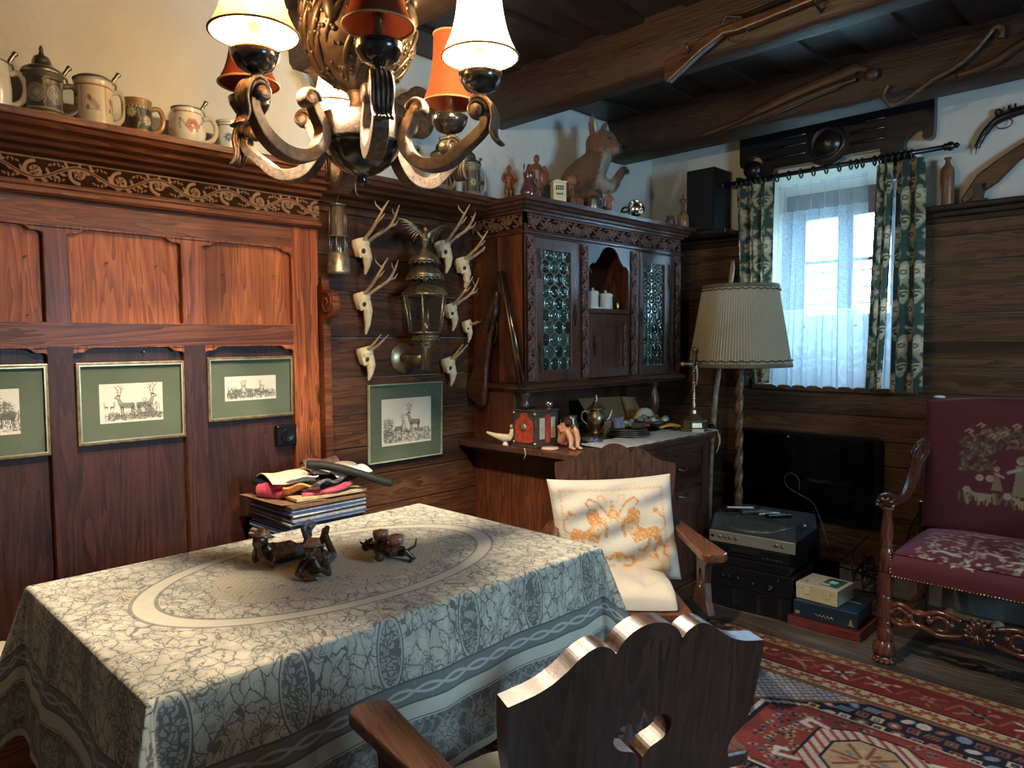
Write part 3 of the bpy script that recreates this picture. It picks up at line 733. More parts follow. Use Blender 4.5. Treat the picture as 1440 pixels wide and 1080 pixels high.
# oval wreath in the middle
rr_ = g.math('SQRT', (u_/(HX*.76)).pow(2.0)+(v_/(HY*.82)).pow(2.0))
ring = (rr_ > .90)*(rr_ < 1.0); inner = rr_ < .66
ringl = ((rr_-.90).abs() < .012).max((rr_-1.0).abs() < .012) if False else g.math('MAXIMUM', (rr_-.895).abs() < .010, (rr_-1.005).abs() < .010)
lat = g.math('MAXIMUM', ((u_*58.0+v_*0).frac() < .10), ((v_*58.0).frac() < .10))
lat = g.math('MAXIMUM', (((u_+v_)*46.0).frac() < .11), (((u_-v_)*46.0).frac() < .11))
top = dd < 0
base = g.mix(n1, (.60, .55, .42), (.74, .68, .53)); dark = (.13, .12, .105); gray = (.28, .28, .25)
leafmask = (1-ring)*(1-inner)*(dd < .166)
leafcol = g.mix(g.math('MULTIPLY', g.vor(sq, 20, 'F1'), 1.5), (.76, .70, .54), (.52, .48, .37))
c = g.mix(leafmask, base, leafcol)
inn = g.mix(lat*.55, (.60, .52, .34), (.22, .19, .15))
vine = g.noise(W3, 16, 2, .5, 1.5); inn = g.mix((vine > .60)*.9, inn, (.60, .55, .42)); inn = g.mix(((vine-.60).abs() < .012), inn, dark)
c = g.mix(inner, c, inn)
c = g.mix((ringl*.7)*(dd < 0), c, dark)
vein = (((g.noise(pp, 13, 2, .5)*6.0).frac()-.5).abs() < .055)
c = g.mix(vein*leafmask*.55, c, (.24, .23, .19)); c = g.mix(lines*leafmask*.92, c, dark)
c = g.mix(bandA, c, (.20, .20, .18)); c = g.mix(bandA*chain, c, (.56, .53, .44)); c = g.mix(bandA*(rosew < .10)*.6, c, (.5, .47, .4))
c = g.mix(floral, c, g.mix((rose < .34), (.20, .18, .15), (.50, .47, .39))); c = g.mix(floral*fl2*.7, c, (.13, .12, .10)); c = g.mix(floral*fl1*(1-(rose < .30))*.7, c, (.42, .38, .31))
c = g.mix(bl+scall, c, (.10, .09, .08))
# tall pod motifs standing on the drop every 0.2 m
pu = ((along+.02)*4.0).frac()-.5; pod = g.math('SQRT', (pu*7.5).pow(2.0)+((dd-.085)/.085).pow(2.0))
c = g.mix((pod < 1.0)*(dd > .0)*(dd < .166), c, (.42, .40, .33)); c = g.mix((pod < 1.0)*(dd > .0)*(dd < .166)*(g.vor(pp, 75, 'DISTANCE_TO_EDGE') < .12), c, (.15, .14, .12))
c = g.mix(((pod-1.0).abs() < .06)*(dd > .0)*(dd < .166), c, (.50, .47, .39)); c = g.mix(((pod-1.12).abs() < .045)*(dd > .0)*(dd < .166), c, dark)
c = g.mix(g.noise(W3, 600, 1)*.25, c, (.30, .27, .22))
g.P(color=c, rough=.9, sheen=.15); g.bump(g.noise(W3, 900, 1), .25, .001); Mt['cloth'] = g.m
cl = tablecloth(Mt['cloth']); tag(cl, 'cream and grey leaf patterned woven tablecloth hanging over dining table', 'tablecloth')

# ------------------------------------------------------------------ armchairs
HW = .252
def back_outline():
    c2 = lambda pts, n=5: [(p[0], p[1]) for p in smooth_pts([(x, z, 0) for x, z in pts], n)]
    r = [(.068*sin(t), .925+.055*cos(t)) for t in np.linspace(0, 1.25, 16)]
    r += c2([(.0665, .942), (.076, .952), (.095, .960), (.112, .958), (.132, .948), (.152, .933), (.178, .917), (.205, .907), (.235, .901), (HW, .898)])
    r += c2([(HW+.001, .88), (.250, .84), (.246, .80), (.237, .762), (.222, .737), (.202, .722), (.193, .702), (.198, .682), (.203, .655), (.19, .60), (.177, .52), (.165, .40)], 3)
    return r+[(-x, z) for x, z in reversed(r[:]) if abs(x) > 1e-6]
def heart_hole():
    h = [(0, .715)]+[(p[0], p[1]) for p in smooth_pts([(.004, .742, 0), (.018, .757, 0), (.044, .767, 0), (.058, .785, 0), (.052, .804, 0), (.030, .812, 0), (.010, .803, 0)], 4)]+[(0, .830)]
    return h+[(-x, z) for x, z in reversed(h[1:-1])]
def make_chair(label, cat='armchair'):
    t = thing('armchair', label, cat, group=None)
    # local frame: the sitter looks towards +y, the back board stands at y = 0 and leans a little
    tilt = Matrix.Translation((0, 0, .44)) @ Matrix.Rotation(radians(7), 4, 'X') @ Matrix.Translation((0, 0, -.44))
    b = MB(); b.prism(back_outline(), -.036, 0, 'xz', [heart_hole()]); b.r = .3
    vs = b.v; b.v = [tuple(tilt @ Vector(p)) for p in vs]; b.build('backrest', Mt['chair'], t, bevel=.005, seg=3)
    b = MB(); b.r = .2; b.prism([(-.19, 0), (.19, 0), (.245, .42), (.225, .445), (-.225, .445), (-.245, .42)], .405, .44, 'xy'); b.build('seat', Mt['chair_arm'], t, bevel=.005)
    for sx in (-1, 1):
        for (y0, dy, dx) in ((.06, -.05, .02), (.37, .03, .03)):
            b = MB(); b.tube([(sx*(.15 if y0 < .2 else .19), y0, .41), (sx*((.15 if y0 < .2 else .19)+dx), y0+dy, 0)], [.028, .018], 8, smooth=False); b.build('leg', Mt['chair'], t)
        a = radians(9)*-sx
        T = Matrix.Translation((sx*.245, -.01, 0)) @ Matrix.Rotation(a, 4, 'Z')
        b = MB(); b.T = T; b.r = .35 if sx > 0 else .1
        b.prism([(-.028, -.03), (.028, -.03), (.034, .20), (.044, .40), (.046, .455), (.030, .475), (-.030, .475), (-.046, .455), (-.044, .40), (-.034, .20)], .632, .662, 'xy'); ar = b.build('armrest', Mt['chair_arm'], t, bevel=.006)
        b = MB(); b.T = T     # shaped arm support board with oval cut
        hole = [(.34+.016*cos(q), .535+.038*sin(q)) for q in np.linspace(0, 2*pi, 15)[:-1]]
        b.prism([(.26, .425), (.43, .425), (.40, .47), (.385, .53), (.39, .59), (.43, .632), (.28, .632), (.30, .59), (.30, .50), (.27, .46)], -.013, .013, 'yz', [hole]); b.build('arm_support', Mt['chair'], t, bevel=.003)
    return t
def seat_pad(loc, rz, label, group=None):
    t = thing('seat_cushion', label, 'cushion', loc, rz, group)
    U, V_ = np.meshgrid(np.linspace(-1, 1, 61), np.linspace(-1, 1, 61)); edge = (1-np.abs(U)**5)*(1-np.abs(V_)**5); edge = np.maximum(edge, 0)**.35
    tuft = np.zeros_like(U)
    for a in (-.45, .45):
        for c in (-.45, .45): tuft += np.exp(-((U-a)**2+(V_-c)**2)/.012)
    seam = np.exp(-((np.abs(U)-.45)/.05)**2)*.25+np.exp(-((np.abs(V_)-.45)/.05)**2)*.25
    zt = .075*edge-.030*tuft-.012*seam*edge+.004*np.sin(U*9+V_*5)*edge
    rx = .20*(1-.05*(V_ < 0)); r_ = 1-.04*(np.abs(U*V_))**3
    sheet('cushion_top', U*rx*r_, V_*.205*r_, zt+.015, Mt['cream'], t); sheet('cushion_base', U*rx*r_, V_*.205*r_, -.012*edge+.015+.0*U, Mt['cream'], t)
    return t
def place(t, loc, ang): t.location = loc; t.rotation_euler = (0, 0, radians(ang)-pi/2)
near = make_chair('dark wooden armchair with scalloped back and heart cutout, nearest, seen from behind')
NEAR = ((-.716, .98, 0), 161); place(near, *NEAR)
far = copy_tree(near); far['label'] = 'wooden armchair holding embroidered pillow beyond the table, beside the cabinet'
FAR = ((-1.745, 2.39, .0115), -50); place(far, *FAR)
for o in (near, far): o['group'] = 'carved armchairs around the table'
near['label'] = 'dark wooden armchair with scalloped back and heart cutout, nearest, seen from behind'
def at_chair(c, x, y, z):
    (lx, ly, lz), a = c; R = Matrix.Rotation(radians(a)-pi/2, 3, 'Z'); return Vector((lx, ly, lz))+R @ Vector((x, y, z))
seat_pad(at_chair(NEAR, 0, .225, .432), radians(161)-pi/2, 'cream tufted seat cushion on the nearest armchair')
seat_pad(at_chair(FAR, 0, .225, .432), radians(-50)-pi/2, 'cream tufted seat cushion on the far armchair, below pillow')

# embroidered pillow (cross stitch drawn stitch by stitch)
def pillow():
    W, H = .50, .42; r = .0035; base = (.50, .45, .37); O = (.46, .19, .03); L = (.58, .32, .10); Gy = (.50, .47, .42)
    cv = Canvas(W, H, r, base)
    m = .045; n = int((W-2*m)/.014)
    for i in range(n+1):
        uu = m+i*.014
        for vv in (m, H-m): cv.line([(uu-.004, vv-.004), (uu+.004, vv+.004)], .0018, O); cv.dot((uu+.006, vv-.004), .002, L)
    for i in range(int((H-2*m)/.014)+1):
        vv = m+i*.014
        for uu in (m, W-m): cv.line([(uu-.004, vv-.004), (uu+.004, vv+.004)], .0018, O); cv.dot((uu+.004, vv+.006), .002, L)
    cx = W/2
    for s in (-1, 1):
        f = lambda a, b_: (cx+s*a*1.05, .21+(b_-.20)*1.12)
        cv.line([f(.012, .24), f(.03, .27), f(.055, .30), f(.085, .315), f(.10, .300), f(.092, .288)], .0045, O); cv.line([f(.02, .30), f(.03, .325), f(.05, .325), f(.048, .312)], .004, L)
        # rampant beast
        cv.poly([f(.045, .235), f(.060, .275), f(.085, .280), f(.105, .262), f(.100, .235), f(.088, .215), f(.115, .200), f(.155, .212), f(.175, .198), f(.178, .160), f(.165, .135), f(.150, .160), f(.135, .178), f(.105, .165), f(.07, .155), f(.055, .185)], O)
        cv.dot(f(.065, .205), .022, L); cv.dot(f(.065, .205), .012, Gy); cv.dot(f(.065, .205), .006, O)
        cv.line([f(.170, .15), f(.185, .135), f(.178, .112), f(.19, .105)], .006, O); cv.line([f(.13, .175), f(.12, .145), f(.10, .125), f(.085, .128)], .007, O); cv.line([f(.155, .145), f(.142, .12), f(.15, .10)], .006, O)
        cv.line([f(.045, .24), f(.03, .21), f(.035, .18)], .007, O); cv.line([f(.175, .19), f(.20, .21), f(.195, .24), f(.175, .25)], .003, O)
        cv.dot(f(.165, .265), .012, O); cv.dot(f(.18, .255), .007, (.62, .25, .2)); cv.dot(f(.150, .258), .006, L)
        cv.line([f(.01, .12), f(.03, .10), f(.055, .105), f(.06, .085), f(.04, .07), f(.02, .075)], .006, O); cv.line([f(.06, .085), f(.09, .09), f(.12, .105), f(.15, .095), f(.17, .075), f(.15, .062)], .004, L)
        cv.line([f(.0, .15), f(.02, .165), f(.025, .19), f(.01, .205)], .004, Gy); cv.dot(f(.022, .235), .014, L); cv.dot(f(.022, .235), .007, base)
    cv.dot((cx, .275), .020, O); cv.dot((cx, .275), .011, L); cv.dot((cx, .305), .009, O); cv.dot((cx, .325), .006, O); cv.dot((cx, .11), .015, O); cv.dot((cx, .09), .010, L); cv.dot((cx, .15), .016, Gy); cv.dot((cx, .15), .009, base)
    rs = np.random.RandomState(2); holes = rs.rand(cv.nv, cv.nu) < .16
    d = np.abs(cv.c-np.array(base)).sum(-1) > .2; cv.c[holes & d] = base
    U = cv.u/W*2-1; V_ = cv.v/H*2-1
    e = np.maximum((1-np.abs(U)**6)*(1-np.abs(V_)**6), 0)**.45
    sag = .062*e*(1-.25*V_)+.006*np.sin(U*7+V_*9)*e+.010*np.exp(-((V_+.62)/.12)**2)*e*-1+.004*np.sin(V_*14+U*3)*e
    sx = 1-.05*(1-V_**2)*np.abs(U)-.04*(V_ < 0)*V_**2; sz = 1-.06*(1-U**2)*np.abs(V_)
    X_ = U*W/2*sx+.012*V_; Z_ = V_*H/2*sz
    t = thing('embroidered_pillow', 'white square pillow cross-stitched with orange beasts leaning on far armchair back', 'pillow')
    g = G('embroidered linen'); n = g.noise(g.coord(), 300, 2); g.P(color=g.mix(n*.15, g.attr('paint', 'Color'), (.3, .25, .2)), rough=.85, sheen=.2); g.bump(g.noise(g.coord(), 30, 4), .35, .01)
    sheet('pillow_front', X_, .0+sag, Z_, g.m, t, col=cv.c)
    sheet('pillow_rear', X_[::3, ::3], -.03*e[::3, ::3], Z_[::3, ::3], Mt['cream'], t)
    return t
pl = pillow()
pc = at_chair(FAR, .012, .088, .652); pl.location = pc; pl.rotation_euler = Euler((radians(9), radians(3), radians(-50)-pi/2), 'XYZ')

# ------------------------------------------------------------------ organic shapes: overlapping tubes and balls fused into one surface
def fuse(mb, name, mat, parent=None, voxel=.004, smooth=2, loc=None, rot=None):
    o = mb.build(name, mat, parent, loc=loc, rot=rot)
    r = o.modifiers.new('fuse', 'REMESH'); r.mode = 'VOXEL'; r.voxel_size = voxel; r.use_smooth_shade = True
    if smooth:
        s_ = o.modifiers.new('smooth', 'SMOOTH'); s_.factor = .6; s_.iterations = smooth
    return o

# ------------------------------------------------------------------ cabinet
WZ = .918; CXF = -2.383; CTOP = 2.105
cab = thing('display_cabinet', 'carved dark wood cabinet with green bullseye glass doors, in the left corner', 'cabinet', (-2.57, 3.1, 0))
ox, oy = 2.57, -3.1
def B(b, x0, x1, y0, y1, z0, z1): return b.box(x0+ox, x1+ox, y0+oy, y1+oy, z0, z1)
def sh(o): return o
b = MB(); b.r = .15; B(b, -2.755, -1.985, 2.53, 2.55, 0, .885); b.build('lower_side', Mt['cab_side'], cab); b = MB(); b.r = .5; B(b, -2.755, -1.985, 3.56, 3.58, 0, .885); b.build('lower_side', Mt['cab_side'], cab)
b = MB(); B(b, -2.755, -2.0, 2.55, 3.56, .04, .88); b.build('lower_body', Mt['cab_z'], cab)
b = MB(); B(b, -2.00, -1.975, 2.53, 3.58, .84, .885); B(b, -2.00, -1.975, 2.53, 3.58, .03, .10)
for y0, y1 in ((2.53, 2.60), (3.02, 3.09), (3.51, 3.58)): B(b, -2.00, -1.975, y0, y1, .10, .84)
b.build('front_frame', Mt['cab_z'], cab, bevel=.004)
for k, (y0, y1) in enumerate(((2.60, 3.02), (3.09, 3.51))):
    b = MB(); b.r = .2; B(b, -2.0, -1.985, y0+.004, y1-.004, .104, .62); b.box(ox-1.985, ox-1.975, y0+.06+oy, y1-.06+oy, .16, .56); d = b.build('door', Mt['cab_z'], cab, bevel=.006)
    b = MB(); b.tube([(ox-1.97, oy+(y0+y1)/2-.05, .60-.0), (ox-1.955, oy+(y0+y1)/2, .590), (ox-1.97, oy+(y0+y1)/2+.05, .60)], .005, 6); b.build('handle', Mt['pewter'], d)
    b = MB(); b.r = .3; B(b, -2.0, -1.982, y0+.004, y1-.004, .64, .836); d = b.build('drawer', Mt['cab_y'], cab, bevel=.006)
    b = MB(); b.tube([(ox-1.975+.014*sin(pi*t), oy+(y0+y1)/2-.045+.09*t, .745-.012*sin(pi*t)) for t in np.linspace(0, 1, 8)], .004, 6); b.build('handle', Mt['pewter'], d)
b = MB(); b.r = .1
b.prism([(-2.76+ox, 2.42+oy), (-1.925+ox, 2.42+oy), (-1.925+ox, 3.62+oy), (-2.36+ox, 3.95+oy), (-2.76+ox, 3.95+oy)], WZ-.03, WZ, 'xy'); b.build('worktop', Mt['cab_y'], cab, bevel=.004)
b = MB(); b.r = .1; B(b, -2.745, -1.96, 2.45, 3.60, .872, WZ-.03); b.build('worktop_moulding', Mt['cab_y'], cab, bevel=.008)
# recess between worktop and upper part
b = MB(); b.r = .2; b.prism([(-2.755+ox, WZ), (-2.50+ox, WZ), (-2.47+ox, 1.05), (-2.47+ox, 1.20), (-2.755+ox, 1.20)], 2.53+oy, 2.55+oy, 'xz'); b.build('recess_side', Mt['cab_side'], cab)
b = MB(); B(b, -2.755, -2.74, 2.55, 3.92, WZ, 1.2); b.build('recess_back', Mt['cab_z'], cab)
for yy in (2.565, 3.70):
    b = MB(); b.lathe([(.030, WZ), (.030, WZ+.02), (.018, WZ+.03), (.022, WZ+.05), (.034, WZ+.10), (.036, WZ+.14), (.026, WZ+.19), (.018, WZ+.215), (.028, WZ+.235), (.030, 1.19)], (-2.42+ox, yy+oy, 0), 20); b.build('baluster', Mt['cab_z'], cab)
# upper carcass
b = MB(); b.r = .25; B(b, -2.755, -2.570, 2.53, 2.55, 1.205, 2.0); b.r = .02; B(b, -2.568, -2.39, 2.53, 2.55, 1.205, 2.0); b.build('upper_side', Mt['cab_side'], cab, bevel=.001)
b = MB(); B(b, -2.755, -2.39, 3.92, 3.938, 1.2, 2.0); B(b, -2.755, -2.74, 2.55, 3.92, 1.2, 2.0); B(b, -2.74, -2.39, 2.97, 2.985, 1.2, 2.0); B(b, -2.74, -2.39, 3.41, 3.425, 1.2, 2.0)
B(b, -2.755, -2.39, 2.53, 3.94, 1.19, 1.215); B(b, -2.755, -2.39, 2.55, 3.92, 1.94, 1.96); b.build('upper_carcass', Mt['cab_side'], cab)
b = MB(); B(b, -2.40, -2.383, 2.53, 3.94, 1.935, 2.05); B(b, -2.755, -2.383, 2.53, 2.55, 1.99, 2.05)
for y0, y1 in ((2.53, 2.60), (2.93, 3.02), (3.385, 3.49), (3.825, 3.94)): B(b, -2.40, -2.383, y0, y1, 1.205, 1.935)
b.build('upper_frame', Mt['cab_z'], cab)
# mouldings running round three sides
def moulding(prof, y0, y1, name, mat):
    """prof: (overhang, z) outwards from the body at x=-2.383"""
    b = MB(); n = len(prof); vs = []
    for (o, z) in prof:
        vs += [(-2.755+ox, y0-o+oy, z), (CXF+o+ox, y0-o+oy, z), (CXF+o+ox, y1+o+oy, z), (-2.755+ox, y1+o+oy, z)]
    fs = []
    for i in range(n-1):
        for k in range(3): fs.append((i*4+k, i*4+k+1, i*4+4+k+1, i*4+4+k))
    fs += [(0, 3, 2, 1), tuple((n-1)*4+k for k in range(4))]
    b.r = .05; b.add(vs, fs); return b.build(name, mat, cab, recalc=True)
moulding([(0, 2.040), (.012, 2.042), (.014, 2.052), (.030, 2.056), (.034, 2.066), (.052, 2.070), (.060, 2.082), (.080, 2.086), (.084, CTOP), (.0, CTOP)], 2.53, 3.94, 'cornice', Mt['cab_y'])
moulding([(0, 1.168), (.006, 1.170), (.010, 1.180), (.026, 1.186), (.028, 1.197), (.012, 1.208), (.0, 1.212)], 2.53, 3.94, 'base_moulding', Mt['cab_y'])
moulding([(0, 1.938), (.012, 1.942), (.012, 1.952), (.0, 1.958)], 2.53, 3.94, 'frieze_moulding', Mt['cab_y'])
def acanthus(W, H, res, per, vertical=False, sd=0):
    rnd = random.Random(sd); L, T_ = (H, W) if vertical else (W, H); cv = Canvas(W, H, res, (0, 0, 0))
    f = (lambda a, c: (c, a)) if vertical else (lambda a, c: (a, c)); n = int(L/per)+1
    xs = np.linspace(0, L, 160); cv.line([f(x, T_/2+T_*.22*sin(2*pi*x/per/2)) for x in xs], T_*.05, (1, 1, 1))
    for i in range(n):
        c0 = (i+.5)*per; s_ = 1 if i % 2 else -1
        for q in range(6):
            t = q/5; a = (t-.5)*2.2*s_+.4
            x0 = c0+(t-.5)*per*.95; y0 = T_/2+s_*T_*.05
            p = [f(x0-per*.10, y0), f(x0+per*.02, y0+s_*-T_*(.22+.12*t)), f(x0+per*.12, y0+s_*-T_*(.34))]
            cv.line(p, [T_*.07, T_*.085, T_*.03], (1, 1, 1))
            p = [f(x0-per*.05, y0), f(x0+per*.0, y0+s_*T_*(.15)), f(x0+per*.09, y0+s_*T_*(.28-.1*t))]; cv.line(p, [T_*.07, T_*.07, T_*.02], (1, 1, 1))
        cv.line([f(*p) for p in spiral((c0, T_/2-s_*T_*.12), T_*.20, T_*.06, 0, s_*7, 20)], T_*.045, (1, 1, 1))
        cv.line([f(x, T_/2+T_*.22*sin(2*pi*x/per/2)) for x in np.linspace(c0-per/2, c0+per/2, 12)], T_*.012, (0, 0, 0))
    return cv
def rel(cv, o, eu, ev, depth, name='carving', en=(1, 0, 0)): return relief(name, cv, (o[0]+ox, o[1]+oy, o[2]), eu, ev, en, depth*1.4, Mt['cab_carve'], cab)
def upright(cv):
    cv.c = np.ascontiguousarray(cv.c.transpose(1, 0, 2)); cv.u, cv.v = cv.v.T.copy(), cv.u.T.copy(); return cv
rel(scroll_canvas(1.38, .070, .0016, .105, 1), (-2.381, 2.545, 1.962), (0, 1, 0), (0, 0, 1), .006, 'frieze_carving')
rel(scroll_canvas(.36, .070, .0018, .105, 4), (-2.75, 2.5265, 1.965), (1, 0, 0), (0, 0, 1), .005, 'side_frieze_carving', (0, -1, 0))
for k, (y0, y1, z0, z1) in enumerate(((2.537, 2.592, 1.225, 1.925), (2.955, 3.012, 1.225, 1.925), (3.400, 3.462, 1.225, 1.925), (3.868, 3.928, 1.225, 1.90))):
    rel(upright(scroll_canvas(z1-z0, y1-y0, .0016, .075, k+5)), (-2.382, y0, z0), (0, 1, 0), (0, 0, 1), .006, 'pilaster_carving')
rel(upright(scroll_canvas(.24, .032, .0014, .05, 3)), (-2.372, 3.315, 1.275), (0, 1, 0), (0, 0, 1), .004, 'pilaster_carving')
# bullseye glazed doors
g = G('bullseye glass'); pc_ = g.attr('paint', 'Color'); g.P(color=pc_, rough=.07, trans=.35, coat=.6, coatr=.05, ior=1.5); Mt['bull'] = g.m
def bullseye(y0, y1, z0, z1, parent):
    res = .0022; cv = Canvas(y1-y0, z1-z0, res); p = .070; u, v = cv.u, cv.v; best = np.full(u.shape, 9.0); cid = np.zeros(u.shape)
    rnd = np.random.RandomState(1); k = 0
    for j in range(-1, int((z1-z0)/(p*.87))+2):
        for i in range(-1, int((y1-y0)/p)+2):
            cx = (i+(.5 if j % 2 else 0))*p+.03; cz = j*p*.87+.03; d = np.hypot(u-cx, v-cz); m = d < best; best[m] = d[m]; cid[m] = rnd.rand(); k += 1
    lead = best > p*.455
    h = .004*np.exp(-(best/.006)**2)-.006*(best/.035)**2+.0022*np.exp(-((best-.020)/.003)**2); h[lead] = .002
    g0 = np.array([.008, .045, .026]); g1 = np.array([.055, .17, .125]); c = g0+(g1-g0)*cid[..., None]**2; c[best < .006] *= .5; c[lead] = (.20, .19, .17)
    o = np.array((-2.390+ox, y0+oy, z0)); return sheet('bullseye_glass', o[0]+h, o[1]+u, o[2]+v, Mt['bull'], parent, col=c)
for y0, y1, gy0, gy1, hy in ((2.604, 2.926, 2.655, 2.872, 2.626), (3.494, 3.822, 3.530, 3.757, 3.80)):
    hl = [(gy0+oy, 1.275), (gy1+oy, 1.275), (gy1+oy, 1.872), (gy0+oy, 1.872)]
    b = MB(); b.r = .1; b.prism([(y0+oy, 1.218), (y1+oy, 1.218), (y1+oy, 1.930), (y0+oy, 1.930)], -2.398+ox, -2.379+ox, 'yz', [hl]); d = b.build('glass_door', Mt['cab_z'], cab, bevel=.002)
    bullseye(gy0, gy1, 1.275, 1.872, d)
    for zc in (1.80, 1.34):      # long wrought hinges
        b = MB(); b.tube([tuple(p) for p in smooth_pts([(-2.372+ox, hy+oy, zc-.07), (-2.372+ox, hy+oy+.008, zc-.05), (-2.372+ox, hy+oy-.006, zc-.02), (-2.370+ox, hy+oy, zc), (-2.372+ox, hy+oy+.006, zc+.03), (-2.372+ox, hy+oy-.006, zc+.055), (-2.372+ox, hy+oy, zc+.075)], 4)], .0045, 6); b.build('hinge', Mt['iron'], d)
    ly = 2.902 if y0 < 3 else 3.508
    b = MB(); b.prism([(ly+oy+.010*cos(q)*(1.0+.6*cos(2*q)**2), 1.555+.045*sin(q)*(1+.25*cos(4*q))) for q in np.linspace(0, 2*pi, 25)[:-1]], -2.379+ox, -2.374+ox, 'yz'); b.build('lock_plate', Mt['iron'], d)
# open niche with scalloped head
arch = [(3.022, 1.60), (3.022, 1.79)]
for (cy, cz, r_, a0, a1) in ((3.060, 1.80, .036, pi, 1.2), (3.205, 1.835, .098, 2.75, .39), (3.345, 1.80, .036, pi-1.2, 0)):
    arch += [(cy+r_*cos(a), cz+r_*sin(a)) for a in np.linspace(a0, a1, 9)]
arch += [(3.383, 1.79), (3.383, 1.60)]
b = MB(); b.prism([(2.985+oy, 1.935), (2.985+oy, 1.60)]+[(y+oy, z) for y, z in arch]+[(3.42+oy, 1.60), (3.42+oy, 1.935)], -2.392+ox, -2.380+ox, 'yz'); b.build('niche_arch', Mt['cab_z'], cab, bevel=.002)
b = MB(); b.r = .3; B(b, -2.74, -2.395, 2.99, 3.41, 1.575, 1.590); B(b, -2.40, -2.376, 3.02, 3.385, 1.570, 1.594); b.build('niche_shelf', Mt['cab_y'], cab)
b = MB(); B(b, -2.398, -2.382, 3.03, 3.38, 1.22, 1.567); b.build('small_door', Mt['cab_z'], cab, bevel=.003)
hl = [(3.085+oy, 1.27), (3.30+oy, 1.27), (3.30+oy, 1.50), (3.085+oy, 1.50)]
b = MB(); b.prism([(3.035+oy, 1.225), (3.375+oy, 1.225), (3.375+oy, 1.562), (3.035+oy, 1.562)], -2.382+ox, -2.374+ox, 'yz', [hl]); b.build('small_door_frame', Mt['cab_z'], cab, bevel=.002)
b = MB(); b.prism([(3.058+oy+.009*cos(q)*(1.0+.6*cos(2*q)**2), 1.395+.042*sin(q)*(1+.25*cos(4*q))) for q in np.linspace(0, 2*pi, 25)[:-1]], -2.374+ox, -2.369+ox, 'yz'); b.build('lock_plate', Mt['iron'], cab)
b = MB(); b.prism([(3.945+oy, 1.22), (3.975+oy, 1.22), (3.985+oy, 1.55), (4.06+oy, 1.62), (4.09+oy, 1.70), (4.06+oy, 1.80), (3.99+oy, 1.88), (3.945+oy, 1.95)], -2.52+ox, -2.49+ox, 'yz'); b.build('side_wing', Mt['cab_z'], cab, bevel=.006)

# ---- things in the niche
def figure_small(h, name, label, cat, loc, mat, rz=0, group=None, hat=True, extra=None, base=True):
    """small carved standing figure, h metres tall, facing +x in its own frame"""
    t = thing(name, label, cat, loc, rz, group); s_ = h
    b = MB()
    if base: b.lathe([(.16*s_, 0), (.17*s_, .03*s_), (.13*s_, .07*s_)], n=14)
    for sy in (-1, 1): b.tube([(0.01*s_, sy*.055*s_, .04*s_), (.0, sy*.06*s_, .25*s_), (0, sy*.05*s_, .48*s_)], [.045*s_, .05*s_, .065*s_], 8)
    b.tube([(0, 0, .36*s_), (0, 0, .52*s_), (0, 0, .68*s_), (0, 0, .80*s_)], [.125*s_, .105*s_, .13*s_, .07*s_], 12, flat=(.8, 1), up=(1, 0, 0))
    for sy in (-1, 1): b.tube([(0, sy*.12*s_, .76*s_), (.03*s_, sy*.185*s_, .62*s_), (.10*s_, sy*.10*s_, .52*s_)], [.055*s_, .05*s_, .035*s_], 8)
    b.ball((.01*s_, 0, .885*s_), (.062*s_, .055*s_, .075*s_), 10, 8); b.ball((.065*s_, 0, .875*s_), .016*s_, 6, 4)
    if hat: b.lathe([(.085*s_, .925*s_), (.085*s_, .935*s_), (.055*s_, .945*s_), (.045*s_, 1.0*s_), (.01*s_, 1.01*s_)], n=14)
    if extra: extra(b, s_)
    fuse(b, 'body', mat, t, voxel=max(.0018, h*.012), smooth=1)
    return t
t = thing('house_shrine', 'small dark gabled wooden house ornament at the back of cabinet niche', 'ornament', (-2.60, 3.20, 1.59))
b = MB(); b.prism([(-.05, .12), (.05, .12), (.05, .24), (0, .30), (-.05, .24)], -.01, .03, 'yz', [[(.02*cos(q), .20+.04*sin(q)) for q in np.linspace(0, 2*pi, 13)[:-1]]]); b.box(-.01, .03, -.03, .03, 0, .12); b.build('house', Mt['carving'], t)
b = MB(); b.hexa([(-.02, -.075, .215), (-.02, 0, .310), (-.02, 0, .325), (-.02, -.08, .225)], [(.04, -.075, .215), (.04, 0, .310), (.04, 0, .325), (.04, -.08, .225)]); b.hexa([(-.02, .075, .215), (-.02, 0, .310), (-.02, 0, .325), (-.02, .08, .225)], [(.04, .075, .215), (.04, 0, .310), (.04, 0, .325), (.04, .08, .225)]); b.build('roof', Mt['carving'], t)
for k, (y, h, r_, lab) in enumerate(((3.13, .092, .033, 'white porcelain jar left in cabinet niche, with small lid knob'), (3.245, .082, .041, 'wider white porcelain jar right in cabinet niche, figure on lid'))):
    t = thing('porcelain_jar', lab, 'jar', (-2.44, y, 1.594), 0, 'porcelain jars in the cabinet niche')
    g = plain('porcelain', (.80, .78, .72), .2, var=.04, coat=.5); b = MB(); b.lathe([(r_*.9, 0), (r_, .005), (r_*.95, h*.85), (r_*1.08, h*.92), (r_*1.05, h)], n=28); b.build('jar_body', g.m, t)
    b = MB(); b.lathe([(r_*1.05, h), (r_*.9, h+.006), (r_*.3, h+.012), (.006, h+.014), (.008, h+.022), (.001, h+.026)], n=24); b.build('lid', g.m, t)
figure_small(.085, 'porcelain_figurine', 'small green-clad porcelain figure standing behind wider white jar in niche', 'figurine', (-2.50, 3.235, 1.60), plain('green glaze', (.20, .30, .16), .3, var=.5, scale=50).m, 0).location = (-2.52, 3.25, 1.594)
t = figure_small(.12, 'porcelain_figurine', 'pinkish porcelain figure standing behind left white jar in niche', 'figurine', (-2.52, 3.12, 1.594), plain('pink glaze', (.50, .35, .30), .3, var=.5, scale=50).m)
